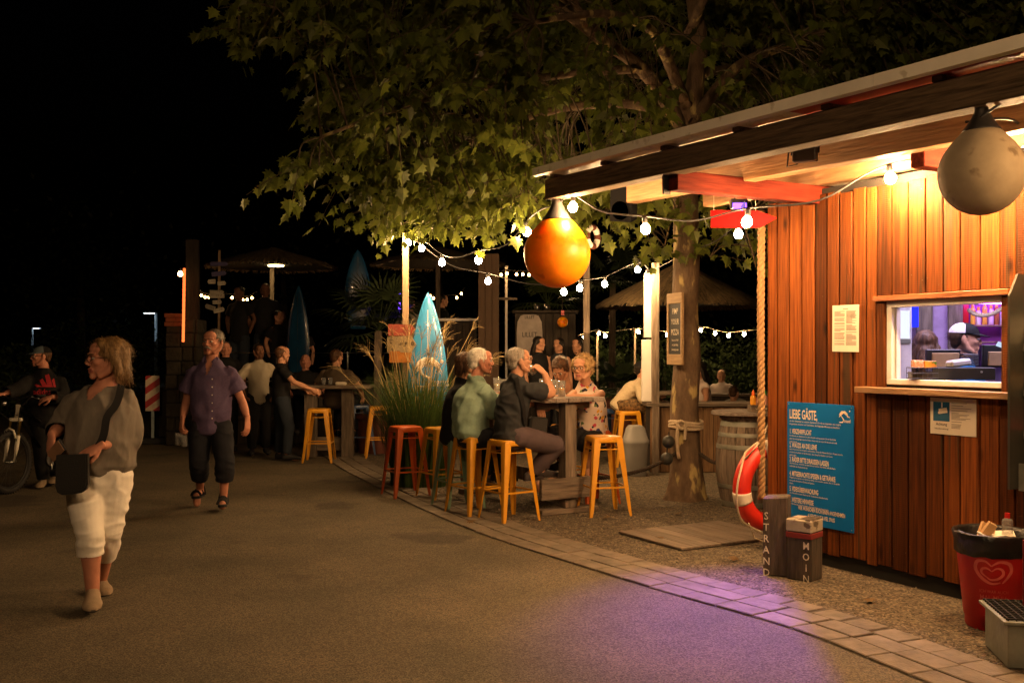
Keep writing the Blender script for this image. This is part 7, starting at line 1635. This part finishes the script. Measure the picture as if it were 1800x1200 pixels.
# dark surfboards, violet lamp, signpost
surfboard(Vector(((629-900)/F*16.6, 16.6, 1.95)), .2, 1.33, .22, 'surf_dark', 'dark blue surfboard tip rising above the big fan palm'); surfboard(Vector(((524-900)/F*17.2, 17.2, .92)), -.1, 1.80, .20, 'surf_dark', 'dark surfboard standing on the left terrace')
c = P(702, 545, 16.4); e = empty('violet_tube', c, 0, 'glowing violet tube lamp left of the timber post', 'lamp'); M['violet2'] = emit('violet_tube', (.16, .05, 1.0), 9); mb = MB(); mb.tube([(0, 0, 0), (0, 0, .30)], .022, 10); mb.build('tube', M['violet2'], e, True)
mb = MB(); mb.tube([(0, .05, -c.z), (0, .05, .35)], .02, 6); mb.build('stand', M['black'], e)
sp0 = Vector(((384-900)/F*18.0, 18.0, .93)); e = empty('signpost', sp0, 0, 'signpost with many painted arrow boards on the left terrace', 'signpost'); mb = MB(); mb.tube([(0, 0, 0), (.02, 0, P(0, 440, 18).z-.93)], .025, 8); mb.build('post', M['lumber'], e, True)
M['sg_violet'] = mat('violet_board', (.06, .05, .13), .8); M['sg_white'] = mat('white_board', (.42, .38, .30), .8, spots=((.1, .08, .06), 30, .6))
for i, (px, py, w, h, m_, d, rz, s) in enumerate(((386, 464, .32, .07, 'sg_violet', 1, .0, ''), (385, 481, .26, .08, 'sg_violet', 1, .25, ''), (372, 495, .14, .08, 'sg_white', -1, .1, ''), (390, 498, .15, .07, 'sg_white', 1, .2, ''), (382, 513, .26, .06, 'sg_white', 1, -.05, 'STRAND'), (380, 520, .30, .08, 'sg_white', -1, .0, 'ELBE'), (382, 531, .16, .07, 'sg_white', 1, .1, ''), (385, 545, .20, .08, 'sg_white', 1, .5, ''), (370, 540, .24, .08, 'sg_white', -1, -.5, ''))):
    c = P(px, py, 17.92)-sp0; mb = MB(); mb.prism([(-w/2, -h/2), (w*.38, -h/2), (w/2, 0), (w*.38, h/2), (-w/2, h/2)] if d > 0 else [(w/2, h/2), (-w*.38, h/2), (-w/2, 0), (-w*.38, -h/2), (w/2, -h/2)], (0, 0, 0), (1, 0, 0), (0, 0, 1), .02); o = mb.build('arrow_board', M[m_], e, loc=c, rot=(0, -rz*.5, rz))
# far standing table on the left
e = empty('standing_table', (-2.70, 14.95, 0), 0, 'far wooden standing table with thick posts left of the grass', 'table')
for x in (-.30, .25):
    mb = MB(); mb.box((0, 0, 0), (.17, .15, 1.02), None, .006); mb.build('post', M['oldwood'], e, loc=(x, -.1, .515))
for i in range(3): mb = MB(); mb.box((0, 0, 0), (1.15, .21, .045), None, .005); mb.build('tabletop_board', M['oldwoodx'], e, loc=(.02, -.2+i*.216, 1.052))
mb = MB(); mb.box((0, 0, 0), (.38, .05, .20), None, .004); mb.build('foot_board', M['oldwoodx'], e, loc=(-.025, -.08, .20))
for i, (x, nm) in enumerate(((-.12, 'left'), (-.02, 'right'))): tag(link('drinking_glass', tum, None, (-2.70+x, 14.9, 1.077)), nm+' of two glasses on the far standing table', 'glass', 'glasses on the far table')
mb = MB(); mb.box((0, 0, 0), (.16, .12, .05), None, .015); tag(mb.build('napkin_pack', M['paper'], loc=(-2.55, 14.85, 1.10)), 'white napkin pack on the far standing table', 'napkins')
# table of the slumped person and far bench wall
e = empty('small_table', (2.02, 13.95, 0), 0, 'dark small table between the slumped person and the tree', 'table'); mb = MB(); mb.box((0, 0, 1.0), (.62, .6, .04), None, .005); mb.build('tabletop', M['oldwoodx'], e); mb = MB(); mb.box((0, 0, .49), (.1, .1, .98), None, .004); mb.build('post', M['oldwood'], e); mb = MB(); mb.box((0, 0, .015), (.4, .4, .03), None, .004); mb.build('foot', M['oldwood'], e)
planked('low_wall', 'low pale board wall in front of the far hedge', 3.2, 5.6, 18.9, 19.1, .72, 'wall', 'oldwoodx', 10)
# white bar top on the terrace
planked('terrace_bar', 'small bar with pale top behind the grass plumes', (770-900)/F*18.0, (838-900)/F*18.0, 17.6, 18.1, 1.05+1.06, 'counter', 'white', 6)
# street lamps and warning board far left
M['streetled'] = emit('street_led', (.75, .85, 1.0), 16); M['lamp_grey'] = mat('lamp_pole', (.32, .40, .42), .5, .3)
for i, (px, py, Y, d) in enumerate(((274, 549, 46, -1), (57, 576, 70, 1))):
    t = P(px, py, Y); e = empty('street_lamp', (t.x, t.y, 0), 0, ('nearer street lamp beside the stone pillar', 'farther street lamp above the bicycle man')[i], 'street lamp', 'far street lamps'); mb = MB(); mb.tube([(0, 0, 0), (0, 0, t.z)], [.09, .06], 8); mb.build('pole', M['lamp_grey'], e, True); mb = MB(); mb.box((d*.30, 0, t.z), (.6, .22, .07), None, .02); mb.build('head', M['lamp_grey'], e); mb = MB(); mb.box((d*.30, 0, t.z-.042), (.45, .16, .012)); mb.build('led_panel', M['streetled'], e)
M['wred'] = mat('reflective_red', (.50, .02, .02), .5); M['wwhite'] = mat('reflective_white', (.75, .62, .45), .5); wb = P(268, 690, 17.0); e = empty('warning_board', (wb.x, wb.y, 0), .25, 'red and white striped warning board on a post at left', 'sign')
z0, z1 = P(0, 722, 17).z, P(0, 660, 17).z; w = .23; mb = MB(); mb.box((0, .02, (z0+z1)/2), (w, .02, z1-z0)); mb.build('panel', M['wwhite'], e)
def clip_poly(poly, w, z0, z1):
    def cl(ps, f):
        out = []
        for i in range(len(ps)):
            a, b = ps[i-1], ps[i]; fa, fb = f(a), f(b)
            if fb >= 0:
                if fa < 0: t = fa/(fa-fb); out.append((a[0]+(b[0]-a[0])*t, a[1]+(b[1]-a[1])*t))
                out.append(b)
            elif fa >= 0: t = fa/(fa-fb); out.append((a[0]+(b[0]-a[0])*t, a[1]+(b[1]-a[1])*t))
        return out
    for f in (lambda p: p[1]-z0, lambda p: z1-p[1]):
        poly = cl(poly, f)
        if not poly: return poly
    return poly
for i in range(5):
    zz = z0-.20+i*.24; q = clip_poly([(-w/2, zz), (w/2, zz+.17), (w/2, zz+.29), (-w/2, zz+.12)], w, z0, z1)
    if len(q) > 2: mb = MB(); mb.poly([(x, .008, z) for x, z in q]); mb.build('stripe', M['wred'], e)
mb = MB(); mb.box((0, .045, z1/2), (.05, .03, z1), None, .003); mb.build('post', M['lamp_grey'], e); mb = MB(); mb.box((0, .045, .05), (.5, .35, .1), None, .02); mb.build('foot', M['rubber'], e)

# ------------------------------------------------------------------ mountain bike
wc = G(17, 868); bk = empty('mountain_bike', (wc.x, wc.y, 0), 0, 'mountain bike with white fork facing the camera at the left edge', 'bicycle'); bk.rotation_euler[2] = math.radians(-12)
R_ = .345; M['tyre'] = M['rubber']; M['spoke'] = M['steel']; M['bikew'] = mat('white_bike_paint', (.72, .68, .56), .35); M['gold'] = mat('gold_stanchion', (.55, .36, .08), .3, .6)
RY = Matrix.Rotation(math.pi/2, 3, 'Y')
def wheel(y):
    h = MB(); h.tube([(-.05, y, R_+.01), (.05, y, R_+.01)], .022, 10); wh = h.build('wheel', M['steel'], bk, True)
    t = MB(); t.torus((0, y, R_+.01), R_-.028, .030, RY, 48, 10); t.build('tyre', M['tyre'], wh, True); t = MB(); t.torus((0, y, R_+.01), R_-.062, .011, RY, 40, 6); t.build('rim', M['black'], wh, True)
    s = MB()
    for i in range(24): a = 6.283*i/24; s.tube([((-1)**i*.022, y, R_+.01), (0, y+(R_-.06)*math.cos(a), R_+.01+(R_-.06)*math.sin(a))], .0012, 3, False)
    s.build('spokes', M['spoke'], wh)['kind'] = 'stuff'
    k = MB()
    for i in range(56):
        a = 6.283*i/56
        for x in (-.018, .018): k.box((x, y+(R_+.003)*math.cos(a), R_+.01+(R_+.003)*math.sin(a)), (.012, .012, .008), Matrix.Rotation(a, 3, 'X'))
    k.build('tread', M['tyre'], wh)['kind'] = 'stuff'
wheel(0); wheel(1.10)
mb = MB()
for s in (-1, 1): mb.tube([(s*.062, 0, R_+.01), (s*.062, .03, R_+.16), (s*.062, .06, R_+.30)], [.020, .024, .022], 8)
mb.tube([(-.062, .02, R_+.27), (-.05, -.0, R_+.36), (0, -.01, R_+.385), (.05, .0, R_+.36), (.062, .02, R_+.27)], .012, 6); mb.build('fork_lowers', M['bikew'], bk, True)
mb = MB()
for s in (-1, 1): mb.tube([(s*.062, .06, R_+.30), (s*.062, .095, R_+.46)], .015, 8)
mb.build('stanchions', M['gold'], bk, True)['kind'] = 'stuff'
mb = MB(); mb.box((0, .10, R_+.475), (.155, .05, .04), None, .01); mb.tube([(0, .10, R_+.46), (0, .14, R_+.64)], .026, 10); mb.build('fork_crown', M['bikew'], bk, True)
mb = MB(); mb.tube([(0, .14, R_+.61), (0, .50, R_+.42), (0, .62, R_+.40)], .022, 8); mb.tube([(0, .12, R_+.54), (0, .62, .33)], .026, 8); mb.tube([(0, .62, .33), (0, .70, R_+.48)], .020, 8)
for s in (-1, 1): mb.tube([(s*.03, .62, .34), (s*.06, 1.10, R_+.01)], .012, 6); mb.tube([(s*.02, .66, R_+.36), (s*.06, 1.10, R_+.01)], .010, 6)
mb.build('frame', M['black'], bk, True)
mb = MB(); mb.tube([(0, .15, R_+.66), (0, .08, R_+.71)], .02, 8); mb.tube([(-.34, .13, R_+.745), (-.18, .10, R_+.74), (-.06, .08, R_+.71), (.06, .08, R_+.71), (.18, .10, R_+.74), (.34, .13, R_+.745)], .013, 8); mb.build('handlebar', M['black'], bk, True)
for s in (-1, 1): mb = MB(); mb.tube([(s*.345, .135, R_+.745), (s*.23, .11, R_+.743)], .018, 8); mb.build('grip', M['rubber'], bk, True); mb = MB(); mb.tube([(s*.21, .09, R_+.735), (s*.30, .05, R_+.72), (s*.34, .05, R_+.715)], .008, 6); mb.build('brake_lever', M['steel'], bk, True)
mb = MB(); mb.tube([(.2, .09, R_+.73), (.15, -.02, R_+.62), (.09, .02, R_+.45), (.06, .03, R_+.2)], .004, 5, False); mb.tube([(-.2, .09, R_+.73), (-.16, -.03, R_+.60), (-.05, .05, R_+.48), (.02, .2, R_+.5)], .004, 5, False); mb.build('cables', M['rubber'], bk)['kind'] = 'stuff'
mb = MB(); mb.ball((-.09, .02, R_+.66), (.03, .035, .03), 12, 8); mb.build('headlight', M['steel'], bk, True)
mb = MB(); mb.prism([(-.07, .14), (.07, .14), (.05, .02), (.02, -.12), (-.02, -.12), (-.05, .02)], (0, .74, R_+.53), (1, 0, 0), (0, 1, 0), .04); mb.tube([(0, .70, R_+.46), (0, .73, R_+.54)], .014, 8); mb.build('saddle', M['rubber'], bk, 40)
mb = MB(); mb.tube([(.09, .62, .33), (.10, .57, .20)], .010, 6); mb.tube([(-.09, .62, .33), (-.10, .67, .46)], .010, 6); mb.lathe([(.0001, 0), (.085, 0), (.085, .006), (.0001, .006)], (.06, .62, .33), 24, M=RY); mb.build('crank', M['steel'], bk)
for x, y, z in ((.15, .57, .20), (-.15, .67, .46)): mb = MB(); mb.box((x, y, z), (.10, .08, .02), None, .004); mb.build('pedal', M['black'], bk)

# ------------------------------------------------------------------ inside the kiosk
M['violet_in'] = emit('violet_strip', (.50, .10, 1.0), 34); M['cool_in'] = emit('cool_ceiling_panel', (.80, .66, 1.0), 26.0)
def ibox(px0, px1, py0, py1, Y, d, m, bev=.003):
    a, b = P(px0, py1, Y), P(px1, py0, Y); k = MB(); k.box((0, 0, 0), (b.x-a.x, d, b.z-a.z), None, bev); return k, ((a.x+b.x)/2, Y+d/2, (a.z+b.z)/2)
kc = lambda nm, x0, x1, y0, y1, z0, z1, m: kbox(nm, x0, x1, y0, y1, z0, z1, M[m], .002)
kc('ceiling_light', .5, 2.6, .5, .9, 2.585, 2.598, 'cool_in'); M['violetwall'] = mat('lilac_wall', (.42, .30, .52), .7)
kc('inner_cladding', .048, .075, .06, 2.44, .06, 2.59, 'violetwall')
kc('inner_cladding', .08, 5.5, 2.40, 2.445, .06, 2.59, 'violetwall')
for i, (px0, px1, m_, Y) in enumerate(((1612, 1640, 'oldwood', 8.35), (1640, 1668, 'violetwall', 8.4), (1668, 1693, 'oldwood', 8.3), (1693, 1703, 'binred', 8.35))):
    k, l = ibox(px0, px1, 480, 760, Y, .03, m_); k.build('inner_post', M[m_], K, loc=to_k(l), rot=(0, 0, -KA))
k, l = ibox(1600, 1615, 536, 575, 8.2, .03, 'violet'); M['bluescreen'] = emit('blue_screen', (.02, .03, 1.0), 1.6); tag(k.build('blue_screen', M['bluescreen'], loc=l), 'small blue lit screen inside the kiosk at the left', 'screen')
# violet strip over the bottle shelf
k, l = ibox(1704, 1790, 530, 534, 8.25, .03, 'violet_in'); k.build('led_strip', M['violet_in'], K, loc=to_k(l), rot=(0, 0, -KA))
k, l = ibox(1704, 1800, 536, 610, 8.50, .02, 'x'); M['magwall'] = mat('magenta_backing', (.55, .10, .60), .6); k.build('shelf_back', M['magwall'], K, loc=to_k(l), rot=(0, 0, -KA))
for py in (571, 600): k, l = ibox(1704, 1800, py, py+2.5, 8.30, .15, 'x'); k.build('shelf', M['lumber'], K, loc=to_k(l), rot=(0, 0, -KA))
M['liq_gold'] = mat('gold_liquor', (.75, .45, .05), .15, var=.1); M['liq_clear'] = mat('clear_liquor', (.62, .58, .55), .15, var=.05); M['liq_brown'] = mat('brown_liquor', (.30, .12, .03), .15)
for i, (px, m_, h) in enumerate(((1710, 'liq_gold', .20), (1720, 'liq_clear', .16), (1731, 'liq_gold', .21), (1742, 'liq_clear', .18), (1752, 'liq_brown', .20), (1762, 'liq_clear', .19), (1772, 'liq_gold', .18))):
    c = P(px, 570.7, 8.36); bottle(c, .020, h, m_, 'liq_gold', ('first and leftmost', 'second', 'third', 'fourth', 'fifth', 'sixth', 'rightmost')[i]+' of the liquor bottles on the violet shelf', group='bottles on the kiosk shelf', nozzle=False)
mb = MB(); twist(mb, [P(1702, 544, 8.1), P(1712, 551, 8.1), P(1730, 554, 8.05), P(1750, 549, 8.0), P(1775, 533, 8.0)], .018, .06); tag(mb.build('shelf_rope', M['rope'], smooth=True), 'pale rope draped in front of the liquor shelf', 'rope')
# fridge at the left of the opening
M['fridgewhite'] = mat('white_fridge', (.62, .60, .62), .4); k, l = ibox(1574, 1603, 536, 760, 7.35, .25, 'x', .006); fr_ = empty('glass_fridge', l, 0, 'white glass front fridge at the left inside the hatch', 'fridge'); k.build('cabinet', M['fridgewhite'], fr_)
M['fridgeglow'] = emit('fridge_light', (.85, .9, 1.0), 1.1); k, l2 = ibox(1578, 1599, 546, 595, 7.345, .004, 'x', 0); k.build('lit_door', M['fridgeglow'], fr_, loc=Vector(l2)-Vector(l)); k, l2 = ibox(1576, 1601, 596, 603, 7.340, .008, 'x', 0); k.build('handle', M['zinc'], fr_, loc=Vector(l2)-Vector(l))
# counter inside the hatch and things on it
kc('inner_counter', .9, 2.6, .062, .45, 1.30, 1.362, 'oldwoodx')
iw = []
def item(nm, px0, px1, py0, py1, Y, d, m, label, cat, rot=(0, 0, 0), bev=.004):
    k, l = ibox(px0, px1, py0, py1, Y, d, m, bev); return tag(k.build(nm, M[m], loc=l, rot=rot), label, cat)
k, l = ibox(1652, 1755, 646, 667, 6.62, .28, 'x'); cd = empty('cash_drawer', l, KA*.0-.25, 'black cash drawer on the counter inside the hatch', 'cash drawer'); k.build('drawer', M['black'], cd); mb = MB(); mb.lathe([(.0001, 0), (.008, 0), (.007, .004), (.0001, .005)], (.11, -.142, .012), 12, M=Matrix.Rotation(math.pi/2, 3, 'X')); mb.build('lock', M['steel'], cd)
M['screenframe'] = mat('screen_frame', (.015, .015, .02), .4); M['cardboard'] = mat('cardboard', (.46, .30, .15), .8)
item('till_screen', 1629, 1689, 614, 648, 6.95, .03, 'screenframe', 'black till screen seen from behind at the left', 'screen'); item('cardboard_sign', 1639, 1687, 620, 646, 6.90, .015, 'cardboard', 'blank tan card leaning on the left till screen', 'card')
item('till_screen', 1728, 1772, 606, 645, 6.85, .03, 'screenframe', 'black till screen at the right inside the hatch', 'screen'); item('cardboard_sign', 1738, 1770, 618, 643, 6.80, .015, 'cardboard', 'blank tan card leaning on the right till screen', 'card')
M['glow_screen'] = emit('screen_glow', (.6, .75, 1.0), 1.0); item('tablet', 1752, 1775, 603, 612, 6.75, .004, 'glow_screen', 'tilted glowing tablet above the right till', 'tablet', (.5, .35, 0), .001)
item('card_reader', 1671, 1709, 632, 644, 6.72, .09, 'white', 'white card reader on the cash drawer', 'card reader', (0, -.12, .1), .012)
for i in range(6): item('ashtray', 1694, 1721, 622+i*3.6, 624.6+i*3.6, 6.85, .10, 'black', ('topmost', 'second', 'third', 'fourth', 'fifth', 'lowest')[i]+' of the stacked black trays beside the barman', 'tray')['group'] = 'stacked black trays'
M['packs'] = mat('orange_packs', (.70, .26, .02), .5, spots=((.12, .30, .02), 40, .55)); M['packs2'] = mat('pink_packs', (.55, .20, .10), .5, spots=((.5, .42, .3), 60, .5))
item('snack_packs', 1606, 1624, 633, 647, 6.70, .05, 'packs2', 'pinkish snack packs in the wire basket at the hatch', 'snacks'); item('snack_packs', 1625, 1647, 634, 647, 6.70, .05, 'packs', 'orange snack packs in the wire basket at the hatch', 'snacks')
a = P(1604, 666, 6.66); b = P(1649, 646, 6.66); e = empty('wire_basket', ((a.x+b.x)/2, 6.70, a.z), 0, 'black wire basket of snacks at the left of the hatch', 'basket'); w = b.x-a.x; h = b.z-a.z; mb = MB()
for z in (0.004, h*.5, h): mb.tube([(-w/2, -.04, z), (w/2, -.04, z), (w/2, .06, z), (-w/2, .06, z), (-w/2, -.04, z)], .003, 4, False)
for i in range(6): x = -w/2+w*i/5; mb.tube([(x, -.04, h), (x, -.04, 0.004), (x, .06, .004), (x, .06, h)], .002, 4, False)
mb.build('wire_frame', M['black'], e); mb = MB(); mb.box((0, .01, h*.32), (w*.94, .08, h*.6)); mb.build('packets', M['darkglass'], e)
# lamp standing behind the photographer, the one that lights the walkers from the front
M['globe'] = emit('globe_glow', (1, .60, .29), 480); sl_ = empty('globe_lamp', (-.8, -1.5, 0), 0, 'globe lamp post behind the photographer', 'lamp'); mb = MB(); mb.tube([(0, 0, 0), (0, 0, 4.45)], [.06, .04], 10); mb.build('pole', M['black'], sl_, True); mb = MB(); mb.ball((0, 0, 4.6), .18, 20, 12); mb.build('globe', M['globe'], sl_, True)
bpy.data.scenes.remove(TMP)
